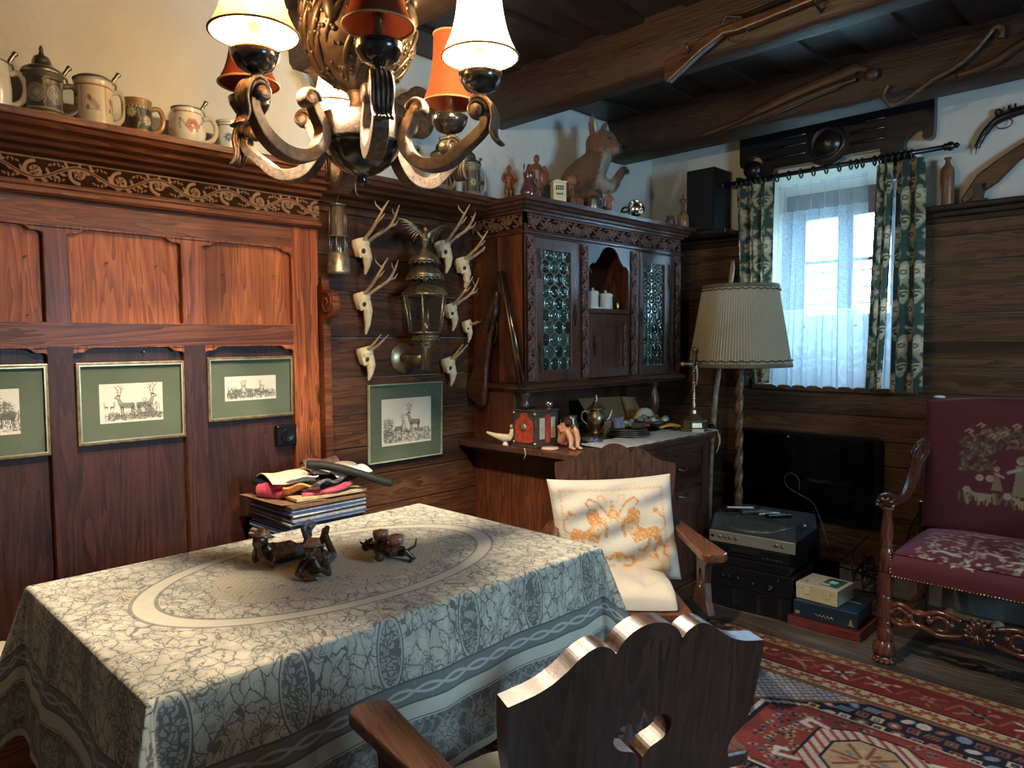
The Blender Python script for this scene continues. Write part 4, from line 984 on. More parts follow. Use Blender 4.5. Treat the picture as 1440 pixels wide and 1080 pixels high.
tag(MB().lathe([(.010, 0), (.011, .002), (.013, .045), (.012, .046)], n=14).build('shot_glass', Mt['brass_b'], loc=(-2.43, 3.345, 1.594)), 'tiny brass thimble cup at right end of niche shelf', 'cup')
tag(MB().box(-.02, .03, -.05, .04, 0, .008).build('lace_doily', Mt['white'], loc=(-2.41, 3.09, 1.594)), 'small folded white doily at left edge of niche shelf', 'doily')

# ---- on the worktop
bx = thing('jewellery_box', 'red and black lacquer box with brass corners and round medallion on worktop', 'box', (-2.325, 2.53, WZ), 0)
red = plain('red lacquer', (.42, .055, .03), .35, var=.45, scale=60).m; dk = plain('dark studded leather', (.06, .045, .035), .5, var=.6, scale=80).m
b = MB(); b.box(-.075, .075, -.075, .085, .008, .172); b.build('box_body', dk, bx, bevel=.003)
b = MB(); b.prism([(-.058, .03), (-.035, .02), (.035, .02), (.058, .03), (.058, .12), (.035, .135), (.012, .162), (-.012, .162), (-.035, .135), (-.058, .12)], -.079, -.073, 'xz'); b.build('red_panel', red, bx)
b = MB(); b.lathe([(.001, -.084), (.017, -.083), (.018, -.078)], (0, 0, .095), 20, axis='y'); b.build('medallion', plain('green brass', (.35, .36, .22), .4, .6).m, bx)
for sx in (-1, 1):
    for z in (.02, .16): b = MB(); b.ball((sx*.068, -.075, z), .010, 8, 6); b.build('corner_stud', Mt['brass'], bx)
b = MB(); b.box(.072, .078, -.05, -.015, .04, .14); b.box(.072, .078, .03, .06, .04, .14); b.build('side_plate', plain('pale horn inlay', (.50, .47, .38), .4, var=.2).m, bx)
b = MB(); b.box(.074, .0775, -.008, .022, .02, .155); b.build('side_inlay', red, bx)
b = MB(); b.box(-.082, .082, -.082, .092, 0, .010); b.build('box_foot', dk, bx, bevel=.002); b = MB(); b.box(-.080, .080, -.080, .090, .170, .177); b.build('lid', dk, bx, bevel=.002)
t = thing('glass_ball', 'shiny glass ball resting on top of the red lacquer box', 'ornament', (-2.28, 2.58, WZ+.177))
MB().ball((0, 0, .023), .023, 16, 10).build('ball', Mt['silver'], t); MB().lathe([(.014, 0), (.014, .004), (.009, .005)], n=12).build('ring', Mt['brass'], t)
tag(MB().box(-.03, .03, -.04, .03, 0, .01).build('notebook', Mt['black'], loc=(-2.36, 2.51, WZ+.177)), 'small dark flat case lying on red lacquer box', 'case')
# bird
t = thing('bird_figurine', 'cream crested bird carving at the left edge of worktop', 'figurine', (-2.445, 2.447, WZ), radians(22))
b = MB(); b.tube([(-.10, 0, .058), (-.06, 0, .045), (-.01, 0, .034), (.03, 0, .036)], [.006, .012, .020, .016], 10); b.tube([(.02, 0, .035), (.035, 0, .055), (.038, 0, .078)], [.018, .014, .013], 10); b.tube([(.04, 0, .08), (.062, 0, .076)], [.006, .002], 6)
for q in (-1, 0, 1): b.tube([(.034, q*.004, .086), (.030, q*.012, .100)], [.005, .003], 6)
b.lathe([(.016, 0), (.014, .006), (.006, .02), (.006, .034)], n=10); fuse(b, 'body', Mt['ivory'], t, .002, 1)
tag(MB().tube([(0, 0, 0), (.006, .004, -.03), (-.004, 0, -.055)], .002, 6).build('string', Mt['cream'], loc=(-2.29, 2.417, WZ+.004)), 'short pale string hanging over worktop edge below bird', 'string')
tag(MB().lathe([(.001, 0), (.038, 0), (.042, .005), (.038, .011), (.001, .012)], n=24).build('stone_disc', plain('pink stone', (.55, .36, .26), .5, var=.1).m, loc=(-2.18, 2.475, WZ)), 'flat pinkish oval stone lying before lacquer box', 'stone')
# crouching nude figurine
t = thing('seated_figurine', 'terracotta nude figurine seated hugging raised knees beside lacquer box', 'figurine', (-2.165, 2.60, WZ), radians(-20))
sk = plain('terracotta skin', (.62, .30, .16), .45, var=.12).m
b = MB()
b.ball((-.03, -.01, .028), (.036, .038, .028), 12, 8)
b.tube([(-.035, -.01, .03), (-.045, -.01, .06), (-.025, -.01, .095), (-.01, -.01, .105)], [.030, .027, .030, .016], 10)
for sy in (-1, 1):
    y = -.01+sy*.018; b.tube([(-.02, y, .026), (.035, y*1.3, .085)], [.021, .015], 10); b.tube([(.035, y*1.3, .085), (.060, y, .045), (.075, y-.01, .012)], [.015, .014, .008], 10)
    b.tube([(.07, y-.01, .010), (.105, y-.01, .007)], [.010, .007], 8); b.tube([(-.02, -.01+sy*.034, .098), (.01, -.01+sy*.040, .080), (.045, -.01+sy*.012, .092)], [.013, .010, .008], 8)
    for q in range(5): b.tube([(.100, y-.018+q*.004, .006), (.113-abs(q-1)*.002, y-.018+q*.0042, .005)], [.003, .002], 6)
fuse(b, 'body', sk, t, .0018, 2)
b = MB(); b.ball((.005, -.01, .118), (.022, .020, .022), 12, 8); b.ball((-.008, -.012, .128), .016, 10, 8); fuse(b, 'hair', Mt['figurine'], t, .002, 1)
# coffee pot
t = thing('brass_pot', 'bulbous brass lidded pot with pointed finial on the worktop', 'pot', (-2.37, 3.07, WZ), radians(60))
b = MB(); b.lathe([(.032, 0), (.034, .006), (.022, .014), (.020, .022), (.040, .045), (.052, .075), (.046, .105), (.030, .125), (.026, .135)], n=28); b.build('pot_body', Mt['brass'], t)
b = MB(); b.lathe([(.050, .133), (.046, .140), (.030, .150), (.022, .165), (.012, .175), (.010, .185), (.012, .190), (.006, .198), (.010, .204), (.002, .215)], n=24); b.build('lid', Mt['brass'], t)
b = MB(); b.tube([tuple(p) for p in smooth_pts([(-.04, 0, .11), (-.075, 0, .125), (-.085, 0, .085), (-.05, 0, .05)], 4)], .005, 8); b.build('handle', Mt['brass'], t)
b = MB(); b.tube([tuple(p) for p in smooth_pts([(.04, 0, .06), (.075, 0, .085), (.09, 0, .13)], 4)], [.012]*5+[.008]*3+[.006], 8); b.build('spout', Mt['brass'], t)
t = thing('glass_jug', 'small dark metal jug left of the brass pot', 'jug', (-2.42, 2.92, WZ), radians(200))
b = MB(); b.lathe([(.03, 0), (.033, .01), (.040, .05), (.028, .085), (.034, .11), (.030, .11)], n=20); b.build('jug_body', Mt['pewter'], t)
b = MB(); b.tube([tuple(p) for p in smooth_pts([(.03, 0, .10), (.06, 0, .09), (.055, 0, .05), (.037, 0, .035)], 4)], .004, 6); b.build('handle', Mt['pewter'], t)
# stacked plates
for k in range(4):
    r_ = .118-.006*k; z = WZ+.004+k*.0095
    b = MB(); b.lathe([(r_*.55, 0), (r_*.7, .003), (r_, .008), (r_*1.005, .0105), (r_*.72, .006), (.001, .004)], n=40)
    tag(b.build('pewter_plate', Mt['pewter'], loc=(-2.185+.004*k, 3.10-.006*k, z)), ['lowest and largest pewter plate of the stack on worktop', 'second pewter plate from bottom of the worktop stack', 'third pewter plate from bottom of the worktop stack', 'topmost pewter plate of stack carrying trinkets'][k], 'plate', 'stacked pewter plates')
def bx_(n, lab, cat, loc, d, mat, rz=0): 
    b = MB(); b.box(-d[0]/2, d[0]/2, -d[1]/2, d[1]/2, 0, d[2]); return tag(b.build(n, mat, loc=loc, rot=(0, 0, rz), bevel=.002), lab, cat)
zp = WZ+.047
bx_('trinket_box', 'low brown leather box lying on top plate', 'box', (-2.14, 3.13, zp), (.05, .085, .026), plain('brown leather', (.10, .07, .05), .5).m, .3)
bx_('sweet_bag', 'crumpled clear and lilac sweet packet standing on top plate', 'packet', (-2.21, 3.055, zp), (.03, .06, .055), plain('lilac foil', (.40, .36, .50), .25, .2, var=.5, scale=70).m, .2)
t = MB(); 
for q in range(12): t.ball((.03*cos(q*2.1)*(q/12), .05*sin(q*2.1)*(q/12), .018+.012*sin(q*3.3)), (.014, .016, .012), 8, 6)
tag(fuse(t, 'plastic_bag', plain('clear crumpled film', (.45, .48, .45), .12, .3, var=.4, scale=60).m, None, .0035, 1, loc=(-2.20, 3.135, zp-.004)), 'crumpled shiny clear plastic bag heaped on the top plate', 'bag')
bx_('ribbon', 'small red cloth tag at right rim of top plate', 'ribbon', (-2.125, 3.185, zp), (.03, .022, .016), plain('red cloth', (.35, .04, .04), .7).m, .5)
bx_('blue_tin', 'small light blue tin behind pewter plates', 'tin', (-2.30, 3.16, WZ), (.05, .04, .085), plain('blue tin', (.16, .24, .45), .35, .2).m, .2)
bx_('clear_cube', 'small pale glass cube beside brass pot', 'cube', (-2.285, 3.075, WZ), (.042, .042, .075), plain('pale cube', (.42, .38, .42), .15, var=.4).m, .1)
b = MB(); b.lathe([(.001, .004), (.035, .004), (.048, .018), (.052, .020), (.037, .0), (.001, 0)], n=24); tag(b.build('ash_tray', plain('blue grey glass', (.10, .12, .15), .15, .3).m, loc=(-2.19, 2.80, WZ)), 'dark blue glass dish between figurine and plates', 'dish')
for k, (dx, dy, c_, lab) in enumerate(((0, 0, (.30, .28, .24), 'silvery marble in the blue glass dish'), (.02, .015, (.36, .16, .12), 'reddish marble in the blue glass dish'))):
    tag(MB().ball((0, 0, .009), .009, 10, 8).build('marble', plain('m%d' % k, c_, .15, .4).m, loc=(-2.19+dx, 2.80+dy, WZ+.004)), lab, 'marble')
# low bowl with eggs and stones
t = thing('metal_bowl', 'wide low dark metal bowl of trinkets on the worktop', 'bowl', (-2.25, 3.42, WZ))
b = MB(); b.lathe([(.001, .008), (.05, .008), (.09, .03), (.125, .058), (.130, .06), (.095, .025), (.055, 0), (.001, 0)], n=36); b.build('bowl_body', Mt['iron'], t)
cols_ = [((.50, .46, .36), 'cream'), ((.16, .32, .32), 'teal'), ((.30, .13, .07), 'brown'), ((.12, .20, .30), 'blue'), ((.45, .36, .22), 'tan'), ((.20, .24, .22), 'green')]
rr = random.Random(3)
for k in range(14):
    a = k*2*pi/7+.3*(k > 6); r_ = .085 if k < 7 else .042; c_, cn = cols_[k % 6]
    lab = '%s polished stone in the dark metal bowl' % cn
    tag(MB().ball((0, 0, 0), (.022, .019, .016), 10, 8).build('polished_stone', plain('stone_'+cn, c_, .2, var=.4, scale=60).m, loc=(-2.25+r_*cos(a), 3.42+r_*sin(a), WZ+(.060 if k < 7 else .050)), rot=(rr.random(), rr.random(), a)),
        '%s polished stone in the metal bowl, %s' % (cn, ('outer ring, towards ' if k < 7 else 'inner ring, towards ')+('the window', 'the wall and window', 'the wall', 'the wall and pot', 'the pot', 'the near edge', 'the near edge and window')[k % 7]), 'stone', 'polished stones in the metal bowl')
tag(MB().ball((0, 0, .024), .024, 14, 10).build('glass_ball', plain('teal speckled', (.12, .26, .26), .15, .3, var=.9, scale=120).m, loc=(-2.27, 3.60, WZ)), 'speckled teal glass ball right of trinket bowl', 'ornament')
# open cardboard folder leaning at the back
t = thing('cardboard_box', 'open tan cardboard box leaning in recess behind trinket bowl', 'box', (-2.52, 3.45, WZ))
cb_ = plain('brown cardboard', (.30, .16, .07), .8, var=.15).m
b = MB(); b.hexa([(.02, -.22, 0), (-.12, -.20, .165), (-.125, -.20, .16), (.015, -.22, 0)], [(.02, .16, 0), (-.11, .20, .155), (-.115, .20, .15), (.015, .16, 0)]); b.build('lid', cb_, t)
b = MB(); b.hexa([(-.10, .19, .155), (.03, .10, 0), (.05, .10, 0), (-.085, .19, .155)], [(-.06, .26, .150), (.10, .14, 0), (.12, .14, 0), (-.045, .26, .150)]); b.build('flap', plain('orange cardboard', (.50, .27, .10), .8, var=.1).m, t)
b = MB(); b.box(-.12, .03, -.2, .17, 0, .03); b.build('tray', cb_, t)
b = MB(); b.ball((0, 0, .0), (.05, .08, .05), 12, 8); tag(b.build('linen_bundle', Mt['cream'], loc=(-2.42, 3.60, WZ+.05)), 'rounded pale linen bundle between cardboard box and bowl', 'bundle')
# runner
U, V_ = np.meshgrid(np.linspace(-2.18, -1.935, 20), np.linspace(2.66, 3.60, 80)); Zr = WZ+.002+.0015*np.sin(V_*60+U*30)+.001*np.sin(V_*140); Zr = np.where(U > -1.93, WZ, Zr)
tag(sheet('table_runner', U, V_, Zr, plain('white lace runner', (.72, .72, .74), .85, var=.2, scale=200).m), 'narrow white lace runner along front edge of the worktop', 'runner')
t = MB(); t.tube([tuple(p) for p in smooth_pts([(0, -.10, .028), (.02, -.04, .040), (.02, .02, .030), (.04, .07, .020), (.05, .09, .008)], 4)], [.012]*4+[.018]*5+[.014]*4+[.008]*4, 8, flat=(.6, 1.3)); tag(t.build('ochre_cloth', plain('ochre felt', (.60, .30, .05), .8, var=.2).m, loc=(-2.13, 3.42, WZ)), 'ochre yellow felt ribbon lying before crucifix base', 'cloth')
t = MB(); t.tube([tuple(p) for p in smooth_pts([(-2.02, 3.50, WZ+.008), (-1.93, 3.55, WZ+.012), (-1.915, 3.57, WZ-.02), (-1.915, 3.575, WZ-.07), (-1.915, 3.545, WZ-.115)], 4)], [.005]*8+[.012]*5+[.005]*4, 6, flat=(.5, 1)); tag(t.build('lace_strip', Mt['cream']), 'narrow cream lace ribbon hanging over worktop front edge', 'ribbon')
# crucifix
t = thing('crucifix', 'brass standing crucifix with stepped round foot at right end of worktop', 'crucifix', (-2.035, 3.510, WZ), radians(-20))
b = MB(); b.lathe([(.085, 0), (.085, .02), (.070, .025), (.068, .05), (.076, .055), (.072, .062), (.040, .085), (.022, .098), (.018, .115), (.022, .122), (.016, .130)], n=8, smooth=False); b.build('foot', Mt['brass'], t)
b = MB(); b.lathe([(.018, .12), (.012, .135), (.014, .15), (.010, .16), (.010, .44), (.018, .448), (.018, .456), (.004, .465)], n=12); b.build('upright', Mt['brass'], t)
b = MB(); b.tube([(0, -.075, .372), (0, .075, .372)], .009, 10); b.ball((0, -.080, .372), .016, 10, 8); b.ball((0, .080, .372), .016, 10, 8); b.build('crossbar', Mt['brass'], t)
b = MB(); b.tube([tuple(p) for p in smooth_pts([(.014*cos(q), .014*sin(q), .16+.20*q/14) for q in np.linspace(0, 14, 30)], 2)], .0035, 6)
for k in range(5): b.ball((.014*cos(k*2.9), .016*sin(k*2.9), .18+.045*k), (.006, .016, .005), 8, 6)
b.build('vine', Mt['brass_b'], t)
b = MB(); b.tube([(.020, 0, .26), (.022, .003, .30), (.022, 0, .345), (.020, 0, .365)], [.005, .008, .010, .006], 8); b.ball((.024, .003, .375), .009, 10, 8)
for s_ in (-1, 1): b.tube([(.020, s_*.008, .350), (.018, s_*.040, .366), (.016, s_*.055, .374)], [.005, .004, .003], 6)
fuse(b, 'corpus', Mt['pewter'], t, .0015, 1)
tag(MB().ball((0, 0, .018), (.020, .022, .018), 10, 8).build('dark_stone', Mt['black'], loc=(-1.975, 3.60, WZ)), 'small black stone right of crucifix foot', 'stone')

# ------------------------------------------------------------------ framed prints
def stag(cv, x, y, s, d=1, lie=False, K=(.07, .06, .05)):
    P_ = lambda a, b: (x+d*a*s, y+b*s)
    def L(p, r): cv.line([P_(*q) for q in p], [r_*s for r_ in r] if hasattr(r, '__len__') else r*s, K)
    g2 = (.34, .31, .26)
    cv.poly([P_(-.34, .42), P_(-.30, .55), P_(-.05, .56), P_(.16, .58), P_(.24, .70), P_(.30, .82), P_(.36, .80), P_(.34, .66), P_(.30, .50), P_(.20, .38), P_(-.05, .34), P_(-.28, .34)], g2)
    for k in range(22): a = -.32+.6*k/22; L([(a, .36+.02*(k % 3)), (a+.06, .50+.02*(k % 4))], .006)
    L([(-.34, .42), (-.30, .55), (-.05, .56), (.16, .58), (.24, .70), (.28, .84)], .010); L([(-.28, .34), (-.05, .33), (.20, .38), (.32, .55), (.36, .74)], .009)
    L([(.26, .84), (.30, .90), (.36, .88), (.47, .80), (.44, .77), (.36, .77)], [.02, .03, .03, .015, .012, .02]); L([(.27, .90), (.20, .92)], .012)
    for o in (0, .06):
        L([(.29+o, .90), (.20+o*2, 1.05), (.22+o*3, 1.22), (.32+o*3, 1.32)], .012)
        for q in ((.20+o*2, 1.05, .33+o*2, 1.06), (.20+o*2.3, 1.13, .08+o*2, 1.22), (.22+o*3, 1.22, .14+o*3, 1.33)): L([(q[0], q[1]), (q[2], q[3])], .009)
    if lie: L([(-.25, .34), (-.1, .26), (.1, .25)], .03); L([(.2, .36), (.30, .26), (.4, .26)], .02)
    else:
        for a in (-.28, -.22, .14, .22): L([(a, .40), (a+.03*(1 if a < 0 else -.2), .22), (a-.02, .02), (a+.02, 0)], [.035, .018, .010, .012])
def scrub(cv, x0, x1, y0, y1, n, seed, K=(.12, .11, .09)):
    r = random.Random(seed)
    for k in range(n):
        x = x0+(x1-x0)*r.random(); y = y0+(y1-y0)*r.random(); l = .004+.010*r.random(); a = r.random()*.8+(1.2 if r.random() > .5 else -.4)
        cv.line([(x, y), (x+l*cos(a), y+l*sin(a))], .0005+.0005*r.random(), K)
mat_g = plain('green picture mat', (.105, .130, .078), .75, var=.10, scale=6).m
fr_d = carved('gilt brown frame', (.30, .22, .10), (.06, .035, .02), .3, .3); fr_d = plain('brown gilt frame', (.20, .13, .06), .3, .35, var=.5, scale=40).m
gold = plain('gold line', (.60, .48, .25), .3, .8).m
gg = G('picture glass'); mx = gg.n('ShaderNodeMixShader'); mx.inputs[0].default_value = .05; gg.t.links.new(gg.n('ShaderNodeBsdfTransparent').outputs[0], mx.inputs[1]); gl = gg.n('ShaderNodeBsdfGlossy'); gl.inputs['Roughness'].default_value = .02; gg.t.links.new(gl.outputs[0], mx.inputs[2]); gg.t.links.new(mx.outputs[0], gg.out.inputs[0])
g = G('etching'); g.P(color=g.attr('paint', 'Color'), rough=.8); Mt['print'] = g.m
def picture(label, xw, y0, y1, z0, z1, py0, py1, pz0, pz1, draw, fw=.013, fmat=None, group=None, tilt=1.2):
    cz = (z0+z1)/2; cy = (y0+y1)/2; t = thing('framed_print', label, 'picture', (xw+.004, cy, z0), 0, group); t.rotation_euler = (0, radians(tilt), 0)
    w2 = (y1-y0)/2; h = z1-z0; fm = fmat or fr_d
    b = MB(); b.prism([(-w2, 0), (w2, 0), (w2, h), (-w2, h)], 0, .018, 'yz', [[(-w2+fw, fw), (w2-fw, fw), (w2-fw, h-fw), (-w2+fw, h-fw)]]); f = b.build('frame', fm, t, bevel=.003)
    if fmat is None:
        b = MB(); e = fw-.001; b.prism([(-w2+e-.003, e-.003), (w2-e+.003, e-.003), (w2-e+.003, h-e+.003), (-w2+e-.003, h-e+.003)], .012, .0195, 'yz', [[(-w2+e+.001, e+.001), (w2-e-.001, e+.001), (w2-e-.001, h-e-.001), (-w2+e+.001, h-e-.001)]]); b.build('gold_edge', gold, f)
    b = MB(); b.box(.002, .008, -w2+fw*.5, w2-fw*.5, fw*.5, h-fw*.5); b.build('mat_board', mat_g, t)
    cv = Canvas(py1-py0, pz1-pz0, .0008, (.76, .70, .55)); rs = np.random.RandomState(1); cv.c *= 1-.06*rs.rand(cv.nv, cv.nu, 1); draw(cv)
    sheet('print', .0086+cv.u*0, py0-cy+cv.u, pz0-z0+cv.v, Mt['print'], t, col=cv.c)
    b = MB(); b.box(.0105, .0115, -w2+fw*.7, w2-fw*.7, fw*.7, h-fw*.7); b.build('glass', gg.m, t)
def d1(cv): stag(cv, .16, .02, .08, -1); scrub(cv, 0, cv.W, .01, .07, 500, 1); scrub(cv, .10, cv.W-.02, .05, .10, 300, 2)
def d2(cv):
    stag(cv, .085, .022, .080, -1); stag(cv, .145, .020, .085, 1); stag(cv, .160, .018, .050, -1, True); stag(cv, .040, .045, .022, 1); stag(cv, .020, .048, .018, -1); scrub(cv, .015, cv.W-.01, .008, .030, 420, 3); scrub(cv, .10, cv.W-.01, .01, .06, 120, 4)
def d3(cv):
    for x, s, d in ((.055, .045, 1), (.095, .048, -1), (.13, .045, 1), (.165, .030, -1)): stag(cv, x, .018, s, d, True)
    scrub(cv, .01, cv.W-.01, .008, .035, 450, 5); scrub(cv, .01, .05, .01, .045, 100, 6)
def d4(cv): stag(cv, .19, .055, .105, -1); stag(cv, .10, .045, .075, 1); stag(cv, .15, .035, .050, -1, True); scrub(cv, .01, cv.W-.01, .01, .07, 900, 7); scrub(cv, .01, .06, .04, .12, 250, 8)
PG = 'green-matted stag prints in brown gilt frames'
picture('green-matted print cut by left edge of the photo, leftmost on panelling', -2.724, .215, .604, 1.062, 1.362, .325, .523, 1.140, 1.285, d1, group=PG)
picture('green-matted print of two standing stags, centre of the panelling', -2.724, .682, 1.035, 1.080, 1.362, .752, .958, 1.150, 1.286, d2, group=PG)
picture('smaller green-matted print of resting stags, right of panelling above socket', -2.724, 1.119, 1.471, 1.125, 1.370, 1.187, 1.397, 1.199, 1.294, d3, .012, group=PG)
picture('squarer stag print in thin pale frame on the brown plank wall', -2.760, 1.861, 2.295, .860, 1.227, 1.934, 2.228, .936, 1.156, d4, .006, plain('thin pale green frame', (.30, .33, .22), .4).m)
# socket
t = thing('power_socket', 'black square wall socket below the right stag print', 'socket', (-2.700, 1.435, 1.045))
b = MB(); b.box(-.025, .004, -.044, .044, -.044, .044); b.build('plate', Mt['black'], t, bevel=.008); b = MB(); b.lathe([(.001, .006), (.018, .006), (.026, .010), (.028, .010), (.028, .003)], n=28, axis='x'); b.build('rim', Mt['black'], t)
for s_ in (-1, 1): MB().cyl((.004, s_*.0095, 0), (.0085, s_*.0095, 0), .0035, n=8).build('hole', Mt['black_matt'], t)

# ------------------------------------------------------------------ trophies on the plank wall
def trophy(label, y, z, s=1.0, ant=1.0, spikes=False, nose=1.0, plate=True, antl=True, yaw_=0, seed=0, flare=1.0):
    rr = random.Random(seed)
    t = thing('antler_trophy', label, 'antlers', (-2.752, y, z), radians(30), 'small antler trophies on the plank wall')
    b = MB()
    if plate: b.tube([(.016, -.008*s, .045*s), (.022, -.005*s, .02*s), (.024, 0, -.03*s)], [.034*s, .040*s, .028*s], 12, flat=(1, 1))
    b.ball((.028*s, 0, .012*s), (.030*s, .032*s, .034*s), 12, 8)
    b.tube([(.035*s, 0, 0), (.048*s, 0, -.04*s), (.045*s, 0, -.075*s*nose), (.035*s, 0, -.105*s*nose)], [.028*s, .022*s, .013*s, .005*s], 10)
    for q in (-1, 1):
        b.tube([(.03*s, q*.020*s, -.005*s), (.030*s, q*.040*s, -.012*s), (.035*s, q*.030*s, -.035*s)], [.011*s, .008*s, .010*s], 8)
    sk_ = fuse(b, 'skull', Mt['ivory'], t, .0024, 1)
    for q in (-1, 1): MB().ball((.043*s, q*.026*s, -.008*s), (.010*s, .009*s, .011*s), 10, 8).build('eye_socket', plain('socket shade bone', (.06, .04, .025), .9).m if 'socket shade bone' not in bpy.data.materials else bpy.data.materials['socket shade bone'], t)
    if antl:
        for q in (-1, 1):
            a = ant*s; f = flare
            if spikes: pts = [(.035*s, q*.020*s, .03*s), (.070*s, q*.030*s, .062*a), (.120*s, q*.040*f*s, .12*a)]; R = [.009*s, .007*s, .003*s]
            else: pts = [(.035*s, q*.020*s, .03*s), (.075*s, q*.034*s, .062*a), (.120*s, q*.062*f*s, .100*a), (.150*s, q*.066*f*s, .145*a), (.175*s, q*.054*f*s, .190*a)]; R = [.0095*s, .008*s, .0075*s, .006*s, .0022*s]
            b = MB(); ps = smooth_pts(pts, 4); RR = np.interp(np.linspace(0, 1, len(ps)), np.linspace(0, 1, len(R)), R); b.tube([tuple(p) for p in ps], RR, 8)
            b.ball((pts[0][0], pts[0][1], pts[0][2]+.004*s), (.014*s, .014*s, .007*s), 10, 6)
            for k in range(8): an = k*pi/4; b.ball((pts[0][0]+.012*s*cos(an), pts[0][1]+.012*s*sin(an), pts[0][2]+.006*s), .004*s, 6, 4)
            if not spikes:
                p2 = Vector(pts[2]); b.tube([tuple(p2), tuple(p2+Vector((.028*s, q*.012*s, .012*a))), tuple(p2+Vector((.045*s, q*.010*s, .034*a)))], [.006*s, .005*s, .0018*s], 7)
                p3 = Vector(pts[3]); b.tube([tuple(p3), tuple(p3+Vector((-.018*s, q*.018*s, .022*a))), tuple(p3+Vector((-.022*s, q*.022*s, .040*a)))], [.005*s, .004*s, .0015*s], 7)
            fuse(b, 'antler', Mt['antler'], t, .0022, 1)
    return t
trophy('antlers with rounded pale skull plate right beside miner lamp, uppermost of left column', 1.825, 1.835, 1.05, 1.0, seed=1)
trophy('antlers with long pointed bare skull, middle of the left column', 1.825, 1.60, 1.0, 1.0, nose=1.35, seed=2)
trophy('short straight spiked antlers, lowest of the left column by lantern', 1.835, 1.355, 1.0, .85, spikes=True, seed=3)
trophy('antlers partly behind the lantern eagle, top of the wall', 2.30, 1.87, 1.05, 1.05, seed=4)
trophy('antlers curving inward at the top, nearest the cabinet side', 2.425, 1.80, 1.0, .9, seed=5, flare=.8)
trophy('antlers mostly behind lantern glass at its right side', 2.345, 1.57, .9, 1.0, seed=6)
trophy('tiny pale skull with two stubs, lower right beside cabinet', 2.455, 1.495, .75, .35, spikes=True, plate=True, seed=7)
trophy('grey skull with rough dark antlers below lantern, lowest near the cabinet', 2.325, 1.30, .95, .95, spikes=True, seed=8)

# ------------------------------------------------------------------ carriage lantern
g = plain('old brass with patina', (.36, .29, .18), .38, .85, var=.5, scale=50); Mt['old_brass'] = g.m
lt = thing('carriage_lantern', 'large brass hexagonal wall lantern crowned by an eagle, on plank wall', 'lantern', (-2.76, 2.10, 1.29))
b = MB(); b.lathe([(.001, .012), (.068, .012), (.072, .006), (.072, 0)], (0, 0, .055), 32, axis='x'); br = b.build('wall_plate', Mt['brass'], lt, loc=(0, -.03, 0))
b = MB(); b.tube([(.01, -.03, .055), (.09, -.015, .055), (.14, 0, .055)], .024, 12); b.build('arm', Mt['brass'], lt)
lx = .145
b = MB(); b.lathe([(.026, 0), (.026, .10), (.030, .104), (.030, .112)], (lx, 0, 0), 24); b.build('candle_tube', Mt['brass'], lt)
def ruffle(z, r, n, name='ruffle'):
    b = MB()
    b.lathe([(r*.75, z+.004), (r, z), (r, z+.012), (r*.75, z+.012)], (lx, 0, 0), 32)
    for k in range(n):
        a = 2*pi*k/n; b.tube([(lx+r*1.02*cos(a+q), r*1.02*sin(a+q), z+.002-.012*sin(pi*(q+.5*2*pi/n*.9)/(2*pi/n*.9))) for q in np.linspace(-pi/n*.9, pi/n*.9, 5)], .0028, 5)
    return b.build(name, Mt['old_brass'], lt)
ruffle(.120, .034, 10); ruffle(.150, .062, 16)
b = MB(); b.lathe([(.030, .112), (.034, .128), (.05, .145), (.058, .165), (.075, .172)], (lx, 0, 0), 6, smooth=False); b.build('lower_cone', Mt['old_brass'], lt)
b = MB(); zb, zt_, rb, rt = .175, .350, .078, .105
for k in range(6):
    a = 2*pi*k/6+.25
    b.tube([(lx+rb*cos(a), rb*sin(a), zb), (lx+rt*cos(a), rt*sin(a), zt_)], .005, 6)
    a2 = a+pi/3
    b.tube([(lx+rb*cos(a), rb*sin(a), zb), (lx+rb*cos(a2), rb*sin(a2), zb)], .005, 6); b.tube([(lx+rt*cos(a), rt*sin(a), zt_), (lx+rt*cos(a2), rt*sin(a2), zt_)], .006, 6)
b.build('lantern_frame', Mt['old_brass'], lt)
for k in range(6):
    a = 2*pi*k/6+.25; a2 = a+pi/3; b = MB(); b.add([(lx+rb*cos(a), rb*sin(a), zb), (lx+rb*cos(a2), rb*sin(a2), zb), (lx+rt*cos(a2), rt*sin(a2), zt_), (lx+rt*cos(a), rt*sin(a), zt_)], [(0, 1, 2, 3)])
    b.build('lantern_pane', gg.m, lt, recalc=False)
b = MB(); b.lathe([(.020, .175), (.020, .22), (.012, .225), (.010, .27), (.001, .27)], (lx, 0, 0), 14); b.build('candle', Mt['brass'], lt)
b = MB(); b.lathe([(.112, .350), (.105, .358), (.085, .375), (.055, .395), (.030, .405), (.020, .415)], (lx, 0, 0), 6, smooth=False); b.build('roof', Mt['old_brass'], lt)
b = MB(); b.lathe([(.012, .41), (.02, .42), (.012, .43), (.014, .445), (.060, .452), (.080, .432), (.085, .430), (.080, .445), (.060, .470), (.030, .485), (.018, .49), (.018, .515), (.045, .520), (.070, .505), (.068, .515), (.050, .535), (.025, .550), (.012, .565)], (lx, 0, 0), 32, cap=False); b.build('chimney', Mt['old_brass'], lt)
ruffle(.425, .086, 22); ruffle(.500, .070, 18)
b = MB(); b.tube([(lx, 0, .56), (lx+.005, 0, .60), (lx, 0, .63)], [.010, .020, .013], 10); b.ball((lx+.008, 0, .648), (.014, .012, .014), 10, 8); b.tube([(lx+.02, 0, .648), (lx+.034, 0, .640)], [.005, .001], 6)
fuse(b, 'eagle_body', Mt['old_brass'], lt, .002, 1)
